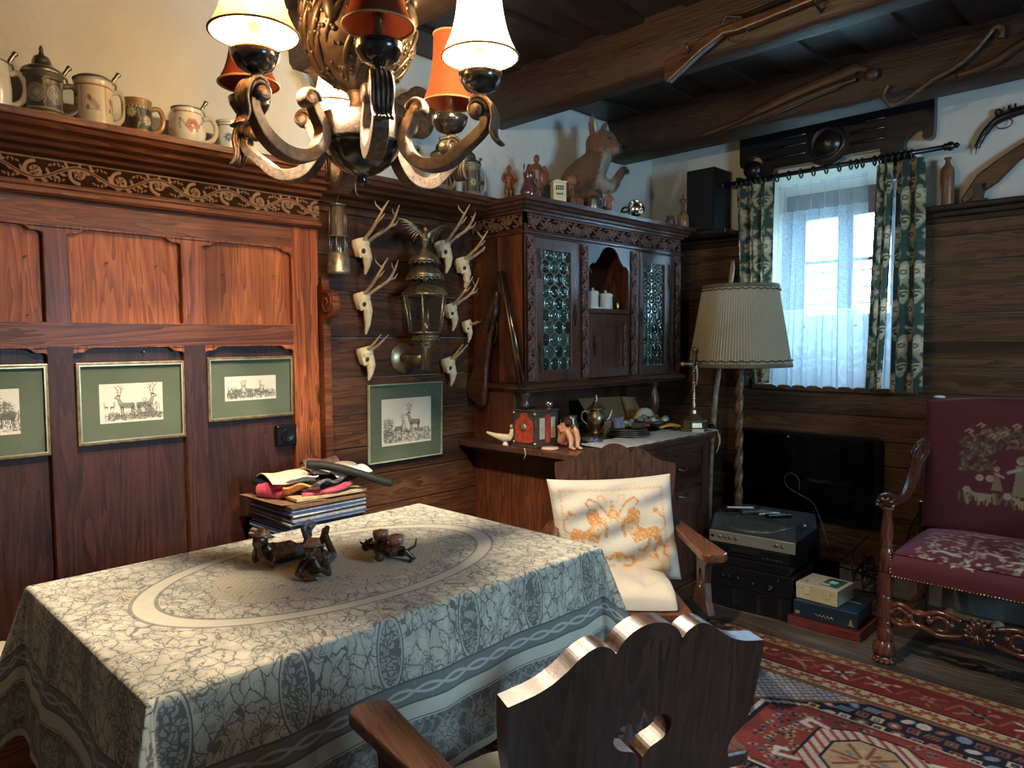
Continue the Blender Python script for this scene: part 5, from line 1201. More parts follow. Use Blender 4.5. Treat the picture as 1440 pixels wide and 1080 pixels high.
for q in (-1, 1):
    b = MB()
    for k in range(8):
        t_ = k/7; b.tube([tuple(p) for p in smooth_pts([(lx, q*.010, .60+.004*k), (lx, q*(.035+.05*t_), .625+.045*t_), (lx-.01, q*(.055+.085*t_), .590+.095*t_)], 3)], [.006, .010, .011, .010, .009, .007, .003], 5, flat=(.5, 1.5))
    b.build('eagle_wing', Mt['old_brass'], lt)
# ------------------------------------------------------------------ miner's lamp
ml = thing('miners_lamp', 'small cylindrical miner safety lamp hanging from hook beside panelling', 'lamp', (-2.66, 1.672, 1.712))
b = MB(); b.lathe([(.050, 0), (.048, .01), (.045, .075), (.040, .08), (.040, .09)], n=28); b.build('fuel_base', plain('worn tinned brass', (.34, .29, .22), .4, .8, var=.5, scale=40).m, ml)
b = MB(); b.lathe([(.032, .09), (.034, .12), (.032, .155)], n=24, cap=False); b.build('glass_tube', gg.m, ml)
b = MB(); b.lathe([(.001, .09), (.010, .09), (.008, .115), (.001, .12)], n=12); b.build('burner', Mt['brass'], ml)
b = MB(); b.lathe([(.040, .155), (.043, .160), (.030, .162), (.028, .165), (.026, .285), (.001, .287)], n=24); b.build('gauze_bonnet', plain('brown gauze', (.16, .11, .075), .6, .4, var=.5, scale=200).m, ml)
b = MB(); b.lathe([(.038, .285), (.040, .290), (.001, .295)], n=24); b.build('top_plate', Mt['pewter'], ml)
for k in range(6):
    a = k*pi/3+.3; MB().cyl((.037*cos(a), .037*sin(a), .088), (.037*cos(a), .037*sin(a), .158), .0025, n=6).build('glass_guard_rod', Mt['pewter'], ml)
    MB().cyl((.038*cos(a), .038*sin(a), .158), (.034*cos(a), .034*sin(a), .288), .0025, n=6).build('bonnet_rod', Mt['pewter'], ml)
b = MB(); b.tube([tuple(p) for p in smooth_pts([(0, 0, .292), (.002, -.002, .31), (.01, .003, .335), (.035, .012, .37), (.055, .018, .395)], 4)], .0025, 6); b.build('hanging_wire', Mt['iron'], ml)
t = MB(); t.tube([tuple(p) for p in smooth_pts([(-2.60, 1.668, 2.085), (-2.575, 1.672, 2.12), (-2.565, 1.69, 2.135), (-2.560, 1.695, 2.09), (-2.56, 1.70, 2.05), (-2.565, 1.715, 2.04), (-2.60, 1.76, 2.045)], 4)], [.004]*6+[.009]*8+[.005]*11, 6, flat=(1.5, .6)); tag(t.build('brass_hook', Mt['brass'], loc=(0, 0, -.006)), 'bent brass hook under the shelf holding the miner lamp', 'hook')

# ------------------------------------------------------------------ steins on the shelf
SZ = 2.121
def cyl_paint(W, H): return Canvas(W, H, .0025)
pn = painted('painted stoneware', .28, .12, 40, .05, coat=.3); relief_ = painted('relief stoneware', .38, .35, 160, .5)
def stein(label, y, prof, h, cv, hand='loop', mat=None, lid=None, x=-2.61, name='beer_stein', hcol='cream', rz=-.5, handle=True, group='beer steins on the high shelf'):
    """prof: list of (r, z) ; painted wall, handle towards +y"""
    t = thing(name, label, 'stein', (x, y, SZ), 0, group)
    ps = smooth_pts([(r, 0, z) for r, z in prof], 5); Rz = np.array([p[0] for p in ps]); Zz = np.array([p[2] for p in ps]); n = 72; th = np.linspace(0, 2*pi, n+1)[:-1]
    # densify in height for the painting
    zz = np.linspace(0, 1, 56); L_ = np.concatenate([[0], np.cumsum(np.hypot(np.diff(Rz), np.diff(Zz)))]); L_ /= L_[-1]; R2 = np.interp(zz, L_, Rz); Z2 = np.interp(zz, L_, Zz)
    n = 140; th = np.linspace(0, 2*pi, n+1)[:-1]; T_, _ = np.meshgrid(th, zz)
    col = None
    iu = np.clip((T_/(2*pi)*(cv.nu-1)).astype(int), 0, cv.nu-1); iv = np.clip((Z2[:, None]/h*(cv.nv-1)).astype(int)+0*iu, 0, cv.nv-1); col = cv.c[iv, iu]
    A = T_-pi*.35        # the middle of the painting faces the camera
    sheet('stein_body', R2[:, None]*np.cos(A), R2[:, None]*np.sin(A), Z2[:, None]+0*A, mat or pn, t, col=col, closed_u=True)
    rim = R2[-1]; MB().lathe([(rim*.93, h*.96), (rim*.98, h+.001), (rim, h), (rim*.985, h-.004)], n=40, cap=False).build('rim', Mt[hcol], t); MB().lathe([(.001, h*.9), (rim*.95, h*.9)], n=30, cap=False).build('inner', Mt['black_matt'], t)
    R_ = max(R2)
    if handle:
        b = MB(); hx, hy = sin(-rz*0), 1
        b.tube([tuple(p) for p in smooth_pts([(0, R_*.88, h*.82), (0, R_*1.35, h*.86), (0, R_*1.62, h*.62), (0, R_*1.5, h*.32), (0, R_*1.15, h*.17), (0, R_*.90, h*.16)], 5)], .0085, 10, flat=(1, .8)); b.build('handle', Mt[hcol], t, rot=(0, 0, rz*.3))
    if lid:
        r = rim; b = MB()
        if lid == 'dome': b.lathe([(r*1.04, h), (r*1.05, h+.006), (r*.95, h+.012), (r*.75, h+.020), (r*.45, h+.026), (r*.42, h+.045), (r*.30, h+.058), (r*.12, h+.066), (r*.10, h+.078), (.004, h+.088)], n=32)
        elif lid == 'tall': b.lathe([(r*1.05, h), (r*1.07, h+.006), (r*1.0, h+.014), (r*.72, h+.024), (r*.5, h+.028), (r*.5, h+.040), (r*.38, h+.055), (r*.16, h+.062), (r*.10, h+.075), (r*.12, h+.080), (.003, h+.09)], n=32)
        elif lid == 'flat': b.lathe([(r*1.03, h), (r*1.04, h+.005), (r*.8, h+.014), (r*.4, h+.018), (.002, h+.020)], n=32)
        elif lid == 'open': b.lathe([(r*1.02, h), (r*1.05, h+.004), (r*.85, h+.007), (.002, h+.008)], n=32)
        l_ = b.build('lid', Mt['pewter'], t)
        b = MB(); b.tube([tuple(p) for p in smooth_pts([(0, R_*1.15, h*.84), (0, r*1.22, h+.004), (0, r*1.05, h+.012), (0, r*1.22, h+.030), (0, r*1.42, h+.045)], 4)], [.004]*9+[.006]*5+[.008]*3, 8); b.build('thumb_lever', Mt['pewter'], l_)
    return t
def flower(cv, c, r, col, cc, n=8):
    for k in range(n): a = k*2*pi/n; cv.dot((c[0]+r*.6*cos(a), c[1]+r*.6*sin(a)), r*.42, col, r*.2, a)
    cv.dot(c, r*.25, cc)
Mt['greystone'] = plain('grey brown glaze', (.13, .11, .09), .3, var=.4).m; Mt['brownglaze'] = plain('brown glaze', (.30, .16, .07), .25, var=.3).m; Mt['bluish'] = plain('grey blue glaze', (.25, .30, .36), .25, var=.3).m
cr = (.72, .64, .48)
cv = cyl_paint(.38, .14); cv.c[:] = (.66, .62, .54); stein('pale stein with pewter lever cut by left edge of photo', .468, [(.05, 0), (.052, .01), (.056, .06), (.050, .12), (.050, .135)], .135, cv, lid='open')
cv = cyl_paint(.38, .13); cv.c[:] = (.055, .05, .042); rs = random.Random(2)
for k in range(6):
    cx = .03+k*.064
    for q in range(3): cv.line(spiral((cx, .065), .026-.007*q, .026-.007*q, 0, 6.3, 24), .0016, (.38, .35, .28))
    cv.dot((cx, .065), .009, (.42, .38, .30)); cv.line([(cx+.03, .01), (cx+.024, .04), (cx+.036, .065), (cx+.024, .09), (cx+.03, .12)], .0022, (.36, .32, .24)); flower(cv, (cx+.032, .105), .012, (.40, .36, .28), (.2, .1, .05))
cv.rect(0, .4, 0, .018, (.14, .10, .065)); cv.rect(0, .4, .115, .14, (.16, .12, .08)); cv.rect(0, .4, .020, .023, (.35, .3, .2))
stein('tall dark grey relief stein with pointed pewter lid, left of the shelf', .605, [(.058, 0), (.060, .012), (.053, .022), (.053, .10), (.058, .112), (.054, .13)], .130, cv, mat=relief_, lid='tall', hcol='greystone')
cv = cyl_paint(.36, .145); cv.c[:] = (.66, .58, .42)
for k in range(5):
    u0 = .01+k*.072; cv.rect(u0, u0+.0016, .02, .118, (.30, .18, .12)); cv.c[(cv.u > u0+.003) & (cv.u < u0+.068) & (cv.v > .03) & (cv.v < .11)] = (.62, .54, .36)
    for q in range(9): cv.dot((u0+.02+.03*((q*37) % 10)/10, .05+.035*((q*53) % 10)/10), .005+.002*(q % 3), ((.35, .10, .07), (.30, .26, .12), (.45, .3, .2))[q % 3], .008)
    cv.line([(u0+.012, .045), (u0+.058, .045)], .0012, (.25, .2, .1))
cv.rect(0, .4, .119, .123, (.40, .09, .06)); cv.rect(0, .4, .018, .020, (.35, .2, .1)); cv.rect(0, .4, .0, .03, (.60, .50, .32))
stein('cream cylindrical tankard painted with figures in window panels, flat lid', .745, [(.056, 0), (.056, .02), (.055, .05), (.0545, .12), (.056, .140)], .145, cv, lid='flat')
cv = cyl_paint(.32, .115); cv.c[:] = (.035, .03, .028); cv.rect(0, .4, .088, .12, (.34, .20, .085)); cv.rect(0, .4, 0, .010, (.30, .18, .08))
for k in range(26): cv.dot((k*.0125, .086), .004, (.5, .42, .3))
for k in range(6): flower(cv, (.02+k*.055, .055+.012*(-1)**k), .017, (.60, .52, .38), (.45, .30, .08), 9); cv.line([(.04+k*.055, .015), (.05+k*.055, .045), (.042+k*.055, .075)], .0022, (.28, .26, .18)); cv.dot((.046+k*.055, .03), .007, (.40, .30, .16), .004, .8)
stein('brown rimmed open mug with white daisies on black relief', .875, [(.049, 0), (.050, .01), (.047, .05), (.046, .10), (.047, .112)], .115, cv, mat=relief_, hcol='brownglaze')
cv = cyl_paint(.34, .12); cv.c[:] = (.74, .69, .58)
for k in range(3):
    c0 = (.055+k*.113, .055)
    for q in range(6): a = q*1.05; cv.dot((c0[0]+.014*cos(a), c0[1]+.016*sin(a)), .010, (.42, .10, .08)); cv.line(spiral((c0[0]+.015*cos(a), c0[1]+.017*sin(a)), .008, .002, 0, 7, 12), .0012, (.62, .35, .28))
    for s_ in (-1, 1): cv.line([(c0[0]+s_*.02, c0[1]), (c0[0]+s_*.034, c0[1]+.016), (c0[0]+s_*.042, c0[1]+.006), (c0[0]+s_*.036, c0[1]-.012)], .0018, (.22, .28, .14)); cv.dot((c0[0]+s_*.040, c0[1]+.02), .005, (.25, .18, .4))
cv.rect(0, .4, .103, .106, (.40, .16, .12))
stein('cream mug with dark red flowers and dark rimmed pewter lid', 1.040, [(.052, 0), (.054, .01), (.060, .04), (.056, .075), (.048, .100), (.050, .118)], .120, cv, lid='open')
cv = cyl_paint(.30, .11); cv.c[:] = (.66, .66, .62)
for k in range(5): flower(cv, (.03+k*.06, .045), .016, (.10, .12, .32), (.5, .4, .2)); cv.line([(.055+k*.06, .02), (.06+k*.06, .06)], .002, (.12, .16, .30))
cv.rect(0, .4, .088, .091, (.10, .12, .25)); cv.rect(0, .4, .099, .101, (.3, .25, .15))
stein('small white pot with blue flowers half behind chandelier', 1.190, [(.044, 0), (.047, .01), (.049, .05), (.043, .085), (.045, .108)], .110, cv, handle=False)
cv = cyl_paint(.30, .11); cv.c[:] = (.62, .52, .34)
for k in range(5): flower(cv, (.03+k*.06, .045), .018, ((.5, .08, .05), (.6, .35, .08), (.10, .15, .35))[k % 3], (.6, .5, .2))
stein('small colourful painted mug glimpsed below chandelier hub', 1.555, [(.044, 0), (.047, .01), (.048, .05), (.043, .075), (.045, .078)], .080, cv, handle=False)
cv = cyl_paint(.34, .16); cv.c[:] = (.07, .055, .045)
for k in range(5): flower(cv, (.03+k*.065, .07), .02, (.5, .42, .3), (.2, .1, .05)); cv.line([(.06+k*.065, .02), (.055+k*.065, .12)], .003, (.45, .38, .28))
cv.rect(0, .4, 0, .025, (.35, .26, .15)); cv.rect(0, .4, .13, .17, (.25, .18, .11))
stein('tall dark stein with grey blue handle and finial lid, right end of the shelf', 2.395, [(.050, 0), (.052, .015), (.044, .03), (.043, .13), (.046, .15)], .155, cv, mat=relief_, lid='tall', hcol='bluish')
stein('dark stein with pointed pewter lid seen through chandelier arm', 2.200, [(.050, 0), (.052, .015), (.044, .03), (.043, .13), (.046, .15)], .165, cv, mat=relief_, lid='tall', hcol='brownglaze')
# stuffed bird on the plaster above
t = thing('stuffed_bird', 'brown stuffed game bird with rounded tail mounted on plaster behind chandelier', 'taxidermy', (-2.66, 1.85, 2.42))
g = plain('brown plumage', (.16, .075, .035), .75, var=.6, scale=40); g.bump(g.noise(g.comb(*[a*b_ for a, b_ in zip(g.sep(g.coord()), (1, 1, 4))]), 60, 4), .7, .01)
b = MB(); b.ball((0, 0, 0), (.09, .20, .085), 16, 12); b.tube([(0, -.14, .02), (.01, -.23, .05), (.02, -.27, .09)], [.06, .04, .030], 12); b.ball((.02, -.275, .10), (.028, .038, .028), 10, 8); b.tube([(.02, -.305, .10), (.02, -.335, .088)], [.012, .003], 8)
b.tube([(0, .12, .0), (0, .20, .03), (0, .26, .05)], [.07, .10, .11], 14, flat=(1, .45), up=(0, 0, 1)); b.ball((0, .27, .06), (.05, .09, .12), 14, 10)
fuse(b, 'body', g.m, t, .006, 3)
b = MB(); b.tube([(-.11, -.27, .02), (-.02, -.26, .03), (.04, -.25, .02), (.06, -.24, .04)], [.018, .015, .012, .006], 8); b.tube([(-.1, -.10, -.1), (0, .05, -.1), (0, .2, -.08)], [.02, .022, .015], 8); b.build('branch', Mt['antler'], t)

# ------------------------------------------------------------------ window dressing
t = thing('window_pelmet', 'black carved wooden pediment with round boss above window', 'pelmet', (-1.58, 4.21, 2.25))
ox2 = 1.58; zo = -2.25
def sc_(cx, cz, r, a0, a1, n=10): return [(cx+r*cos(a)+ox2, cz+r*sin(a)+zo) for a in np.linspace(a0, a1, n)]
out = [(-2.095, 2.665), (-2.105, 2.65), (-2.105, 2.50)]
out = [(x+ox2, z+zo) for x, z in out]+sc_(-2.075, 2.485, .028, pi*.95, 2*pi+.6, 12)+[(-2.035+ox2, 2.53+zo)]+sc_(-2.02, 2.46, .062, 1.7, -.2, 8)+[(-1.965+ox2, 2.36+zo), (-1.905+ox2, 2.36+zo), (-1.885+ox2, 2.425+zo), (-1.69+ox2, 2.425+zo)]
out += sc_(-1.58, 2.515, .125, pi+.80, 2*pi-.80, 10)+[(-1.47+ox2, 2.43+zo), (-1.305+ox2, 2.43+zo), (-1.290+ox2, 2.33+zo), (-1.285+ox2, 2.26+zo), (-1.19+ox2, 2.26+zo), (-1.175+ox2, 2.34+zo)]
out += sc_(-1.12, 2.43, .070, pi+.2, 1.5, 9)+sc_(-1.085, 2.475, .030, 2.6, -pi*.05-0*pi, 3)[:1]+[(-1.10+ox2, 2.47+zo)]+sc_(-1.080, 2.465, .028, pi+.3, 2*pi+.1, 8)+[(-1.050+ox2, 2.50+zo), (-1.050+ox2, 2.65+zo), (-1.06+ox2, 2.665+zo)]
b = MB(); b.prism(out, -.055, 0, 'xz'); bo = b.build('board', Mt['black_wood'], t, bevel=.006)
b = MB(); b.lathe([(.10, .0), (.10, -.062), (.090, -.072), (.078, -.066), (.072, -.058), (.068, -.066), (.030, -.085), (.001, -.09)], (0, 0, .265), 40, axis='y'); b.build('boss', Mt['black_wood'], t)
b = MB(); b.hexa([(-.54, -.10, .405), (.54, -.10, .405), (.54, 0, .405), (-.54, 0, .405)], [(-.56, -.12, .43), (.56, -.12, .43), (.56, 0, .43), (-.56, 0, .43)]); b.build('top_moulding', Mt['black_wood'], t)
for x0, x1 in ((-.36, -.12), (.12, .30)):
    for z in (.235, .290, .34): MB().tube([(x0, -.056, z), (x1, -.056, z)], .008, 8).build('bead', Mt['black_wood'], t)
for x, z, s_ in ((-.44, .12, -1), (.40, .10, 1)):
    MB().lathe([(.001, -.08), (.05, -.075), (.055, -.055), (.055, 0)], (x+.0, 0, z+.07 if s_ < 0 else z-.02), 24, axis='y').build('corner_boss', Mt['black_wood'], t)
# rod with rings
rz_ = 2.365; ry = 4.09
rd = thing('curtain_rod', 'dark turned wooden curtain rod with finials across the window', 'curtain rod', (-1.58, ry, rz_))
MB().tube([(-.60, 0, 0), (.59, 0, 0)], .013, 12).build('rod', Mt['black_wood'], rd)
for s_ in (-1, 1): MB().lathe([(.013, 0), (.020, .006), (.016, .014), (.024, .028), (.020, .042), (.011, .048), (.015, .060), (.002, .072)], (s_*.59, 0, 0), 16, axis='x').build('finial', Mt['black_wood'], rd) if s_ > 0 else MB().lathe([(.002, -.072), (.015, -.060), (.011, -.048), (.020, -.042), (.024, -.028), (.016, -.014), (.013, 0)], (-.59, 0, 0), 16, axis='x').build('finial', Mt['black_wood'], rd)
for x in (-.50, .38): MB().box(x-.012, x+.012, -.005, .125, -.012, .03).build('bracket', Mt['black_wood'], rd)
ring0 = MB().tube([(0, .024*cos(q), -.008+.024*sin(q)) for q in np.linspace(0, 2*pi, 21)[:-1]], .005, 6, closed=True).build('ring', Mt['black_wood'], rd)
xsr = [-.50, -.47, -.44, -.41, -.38, -.35, -.32, -.26, -.19, -.12, -.05, .02, .09, .15, .18, .21, .27, .30, .33, .36, .39, .42, .45]
for i, x in enumerate(xsr):
    if i == 0: ring0.location.x = x; continue
    r_ = ring0.copy(); COL.objects.link(r_); r_.location.x = x
# drapes
def drape(name, lab, xa0, xa1, xb0, xb1, z0, z1, y, folds, amp, mat, cvf, cat, group=None, ph=0.0, res=.004, attr=None, W=None):
    W = W or (xa1-xa0)*1.8; cv = Canvas(W, z1-z0, res); cvf(cv)
    u = cv.u/W; v = cv.v/(z1-z0)
    xl = xb0+(xa0-xb0)*v**.8; xr_ = xb1+(xa1-xb1)*v**.8
    f = u*folds*2*pi+ph; w_ = .35+.65*np.minimum(1, (1-v)*4+.35)
    X_ = xl+(xr_-xl)*u+.010*np.sin(f*2+1)*w_; Y_ = y+amp*np.sin(f+.5*np.sin(v*3))*w_+amp*.3*np.sin(f*2.3+v*2)*(1-v)
    Z_ = z0+cv.v+.010*np.sin(f+1)*(1-v)**3
    o = sheet(name, X_, Y_, Z_, mat, None, col=cv.c, attr=cv.c[..., 0] if attr else None)
    return tag(o, lab, cat, group)
def bloom(cv):
    cv.c[:] = (.045, .072, .056); rr = random.Random(11); W, H = cv.W, cv.H; bg1 = (.40, .30, .18)
    for j in range(int(H/.19)+2):
        for i in range(int(W/.13)+2):
            cx = i*.13+(.065 if j % 2 else 0)+.03; cy = j*.19+.05
            for q in range(9): a = q*.698; cv.dot((cx+.030*cos(a), cy+.036*sin(a)), .020, bg1, .013, a)
            for q in range(6): a = q*1.05; cv.line(spiral((cx+.020*cos(a), cy+.024*sin(a)), .012, .003, a, a+6, 10), .0022, (.60, .50, .34))
            cv.dot((cx, cy), .012, (.22, .09, .045)); cv.dot((cx, cy), .005, (.6, .5, .3))
            for s_ in (-1, 1):
                cv.line([(cx, cy-.04), (cx+s_*.03, cy-.09), (cx+s_*.015, cy-.13), (cx, cy-.16)], [.006, .010, .008, .004], (.34, .26, .15)); cv.dot((cx+s_*.045, cy-.10), .016, (.40, .30, .18), .008, s_*.8); cv.dot((cx+s_*.03, cy+.075), .010, (.10, .15, .28) if (i+j) % 2 else (.30, .12, .07), .007)
            cv.line(spiral((cx, cy-.12), .03, .008, 0, 8, 22), .003, (.50, .40, .25))
    rs = np.random.RandomState(0); cv.c *= (.85+.3*rs.rand(cv.nv, 1, 1))
g = G('brocade curtain'); uvc = g.attr('paint', 'Color'); df = g.n('ShaderNodeBsdfDiffuse'); g.set(df.inputs[0], uvc); tr_ = g.n('ShaderNodeBsdfTranslucent'); g.set(tr_.inputs[0], uvc); mx = g.n('ShaderNodeMixShader'); mx.inputs[0].default_value = .30
g.t.links.new(df.outputs[0], mx.inputs[1]); g.t.links.new(tr_.outputs[0], mx.inputs[2]); g.t.links.new(mx.outputs[0], g.out.inputs[0]); Mt['brocade'] = g.m
drape('drape', 'green floral brocade drape at the left side of window', -2.09, -1.845, -2.02, -1.87, 1.155, 2.335, 4.075, 3.2, .026, Mt['brocade'], bloom, 'curtain', 'green floral drapes', 1.0, W=.5)
drape('drape', 'green floral brocade drape right of the lace, hanging straight', -1.300, -1.215, -1.335, -1.255, 1.145, 2.33, 4.075, 2.2, .026, Mt['brocade'], bloom, 'curtain', 'green floral drapes', .3, W=.34)
drape('drape', 'narrow green floral brocade drape at far right of window', -1.195, -1.070, -1.205, -1.060, 1.14, 2.33, 4.07, 1.9, .024, Mt['brocade'], bloom, 'curtain', 'green floral drapes', 1.3, W=.26)
def lace(cv):
    W, H = cv.W, cv.H; cv.c[:] = .42
    rs = np.random.RandomState(4); cv.c += (.13*(rs.rand(cv.nv, cv.nu) > .5))[..., None]
    cv.c[(cv.v > H-.16)] = .26; cv.c[(cv.v > H-.02)] = .75
    cv.c[cv.v < .42] = .80; cv.c[(cv.v < .44) & (cv.v > .42)] = .9
    for i in range(int(W/.22)+1):
        cx = .08+i*.22
        for s_ in (-1, 1):
            cv.line([(cx+s_*.0, .14), (cx+s_*.05, .17), (cx+s_*.07, .22), (cx+s_*.05, .28), (cx+s_*.02, .33), (cx, .40), (cx, .45)], .007, (1, 1, 1)); cv.line(spiral((cx+s_*.035, .24), .022, .004, 0, 9*s_, 26), .005, (1, 1, 1))
            cv.line(spiral((cx+s_*.07, .12), .028, .006, 1, 1+7*s_, 24), .006, (.98, .98, .98)); cv.line([(cx+s_*.11, .02), (cx+s_*.09, .08), (cx+s_*.10, .14)], .005, (1, 1, 1))
        for q in range(7): cv.dot((cx+.02*cos(q*.9), .22+.02*sin(q*.9)), .011, (1, 1, 1)); 
        cv.dot((cx, .34), .014, (1, 1, 1)); cv.dot((cx, .34), .007, (.3, .3, .3)); cv.dot((cx, .10), .012, (1, 1, 1))
        cv.line([(cx+.018*cos(q), .40+.03*sin(q)) for q in np.linspace(0, 6.3, 20)], .005, (1, 1, 1)); cv.dot((cx, .60), .01, (.7, .7, .7)); cv.line([(cx+.012*sin(q*2), .62+q*.04) for q in np.linspace(0, 6, 40)], .004, (.62, .62, .62))
g = G('lace'); m_ = g.attr('mask'); tp = g.n('ShaderNodeBsdfTransparent'); df = g.n('ShaderNodeBsdfDiffuse'); df.inputs[0].default_value = (.86, .88, .90, 1); tr_ = g.n('ShaderNodeBsdfTranslucent'); tr_.inputs[0].default_value = (.60, .74, .86, 1)
m1 = g.n('ShaderNodeMixShader'); m1.inputs[0].default_value = .55; g.t.links.new(df.outputs[0], m1.inputs[1]); g.t.links.new(tr_.outputs[0], m1.inputs[2]); m2 = g.n('ShaderNodeMixShader'); g.set(m2.inputs[0], m_); g.t.links.new(tp.outputs[0], m2.inputs[1]); g.t.links.new(m1.outputs[0], m2.inputs[2]); g.t.links.new(m2.outputs[0], g.out.inputs[0]); Mt['lace'] = g.m
drape('lace_curtain', 'wide sheer white lace curtain with scrolled pattern in window middle', -1.845, -1.355, -1.885, -1.325, 1.15, 2.31, 4.115, 6.5, .022, Mt['lace'], lace, 'curtain', None, 0, attr=1, W=.82)
drape('lace_curtain', 'narrow sheer white lace panel glimpsed between the two right drapes', -1.25, -1.16, -1.27, -1.15, 1.16, 2.32, 4.125, 1.5, .014, Mt['lace'], lace, 'curtain', None, 0, attr=1, W=.2)
# corner speaker
b = MB(); b.prism([(-.095, -.10), (.095, -.10), (.095, .10), (-.095, .10)], 0, .375, 'xy'); b.v = [(x+(.04 if x < 0 and z > .3 and False else 0), y, z) for x, y, z in b.v]
t = thing('loudspeaker', 'tall plain black loudspeaker box standing in the corner beside window', 'speaker', (-2.275, 4.085, 2.088)); b.build('cabinet', Mt['black_matt'], t, bevel=.004)
b = MB(); b.box(-.086, .086, -.106, -.10, .01, .365); b.build('front_cloth', plain('black speaker cloth', (.006, .006, .010), .8).m, t)
struct(MB().box(-2.76, -2.10, 3.975, YW, 2.062, 2.087).build('trim_11', Mt['black_wood'], bevel=.004))
# right shelf things
b = MB(); b.lathe([(.030, 0), (.032, .004), (.032, .165), (.029, .185), (.014, .205), (.011, .212), (.011, .228), (.017, .230), (.017, .238), (.010, .240)], n=28); tag(b.build('stoneware_bottle', plain('brown stoneware', (.20, .085, .040), .4, var=.3).m, loc=(-.985, 4.16, 2.088)), 'tall slim brown stoneware bottle on right wall shelf', 'bottle')
t = thing('metal_vice', 'small dark metal ornament on right shelf under the rifle butt', 'ornament', (-.85, 4.155, 2.088))
b = MB(); b.prism([(-.045, 0), (.045, 0), (.045, .008), (.02, .014), (.028, .05), (.02, .075), (.032, .085), (-.035, .085), (-.022, .07), (-.012, .04), (-.024, .012), (-.045, .008)], -.02, .02, 'xz'); b.build('body', Mt['iron'], t, bevel=.003)
gunwood = wood('gun stock wood', (.10, .038, .018), (.035, .014, .008), 'x', .35, 16, .3)
t = thing('rifle', 'brown rifle stock mounted slanting on right wall, barrel beyond frame', 'rifle', (-.93, 4.20, 2.11))
b = MB(); b.prism([(0, 0), (.02, -.03), (.03, -.02), (.16, .065), (.24, .15), (.36, .235), (.62, .38), (.61, .42), (.33, .275), (.22, .215), (.14, .165), (.07, .115)], -.028, .0, 'xz'); b.build('stock', gunwood, t, bevel=.008)
MB().tube([(.30, -.01, .255), (1.1, -.01, .74)], .011, 12).build('barrel', Mt['iron'], t)
t = thing('pistol', 'dark antique flintlock pistol mounted on plaster, grip towards bottle', 'pistol', (-.87, 4.20, 2.36))
b = MB(); b.tube([tuple(p) for p in smooth_pts([(0, 0, 0), (.012, 0, .03), (.035, 0, .07), (.08, 0, .115), (.16, 0, .135), (.36, 0, .155)], 5)], [.014]*5+[.016]*5+[.018]*5+[.021]*5+[.018]*6, 12); b.build('stock', Mt['black_wood'], t)
MB().tube([(.14, 0, .150), (.45, 0, .175)], .010, 12).build('barrel', Mt['iron'], t)
b = MB(); b.tube([tuple(p) for p in smooth_pts([(.08, 0, .128), (.075, 0, .160), (.090, 0, .165), (.10, 0, .145)], 4)], .006, 6); b.tube([(.125, 0, .14), (.13, 0, .175)], .006, 6); b.tube([(.15, 0, .15), (.155, 0, .18)], .005, 6); b.tube([(.10, 0, .14), (.15, 0, .15)], .010, 6); b.build('lock', Mt['iron'], t)
b = MB(); b.tube([(.11+.034*cos(q), 0, .095+.024*sin(q)) for q in np.linspace(0, 2*pi, 21)[:-1]], .0025, 6, closed=True); b.build('trigger_guard', Mt['iron'], t)
b = MB(); b.tube([(0, 0, .0), (-.004, 0, -.03)], .003, 6); b.build('pendant_ring', Mt['pewter'], t)

# ------------------------------------------------------------------ on the beams
t = thing('rifle', 'long old hunting rifle hung along the nearer ceiling beam', 'rifle', (-1.66, 2.625, 2.50))
b = MB(); b.prism([(0, 0), (.015, -.02), (.17, .065), (.26, .100), (.33, .095), (.80, .125), (.80, .15), (.42, .135), (.30, .135), (.24, .135), (.10, .095), (0.0, .075)], -.018, .018, 'xz'); b.build('stock', gunwood, t, bevel=.007)
MB().tube([(.34, 0, .148), (1.25, 0, .21)], .010, 12).build('barrel', Mt['iron'], t)
b = MB(); b.tube([tuple(p) for p in smooth_pts([(.26, -.022, .13), (.28, -.022, .16), (.31, -.022, .15), (.34, -.02, .14)], 4)], .007, 6); b.tube([(.24, 0, .11), (.36, 0, .125)], .014, 8); b.build('lock', Mt['iron'], t)
b = MB(); b.tube([tuple(p) for p in smooth_pts([(.27, 0, .10), (.29, 0, .070), (.33, 0, .065), (.36, 0, .10)], 4)], .003, 6); b.build('trigger_guard', Mt['iron'], t)
for x in (.12, .62): tag(MB().tube([tuple(p) for p in smooth_pts([(-1.66+x, 2.665, 2.585), (-1.66+x, 2.60, 2.575 if x < .3 else 2.60), (-1.66+x, 2.585, 2.60 if x < .3 else 2.625)], 3)], .005, 6).build('iron_hook', Mt['iron']), 'iron hook holding the rifle %s on the nearer beam' % ('stock' if x < .3 else 'barrel'), 'hook')
t = MB(); t.tube([tuple(p) for p in smooth_pts([(-1.125, 3.675, 2.60), (-1.145, 3.675, 2.565), (-1.13, 3.675, 2.525), (-1.09, 3.675, 2.505), (-1.03, 3.675, 2.525), (-.945, 3.675, 2.575), (-.86, 3.675, 2.605), (-.795, 3.675, 2.645), (-.74, 3.675, 2.70), (-.71, 3.675, 2.735), (-.685, 3.675, 2.725), (-.685, 3.675, 2.685)], 5)], [.010]*25+[.011]*20+[.012]*11, 10)
tag(t.build('hooked_cane', plain('dark knotty vine wood', (.10, .05, .028), .4, var=.6, scale=60).m), 'twisted dark walking cane hooked at both ends on window-side beam', 'cane')
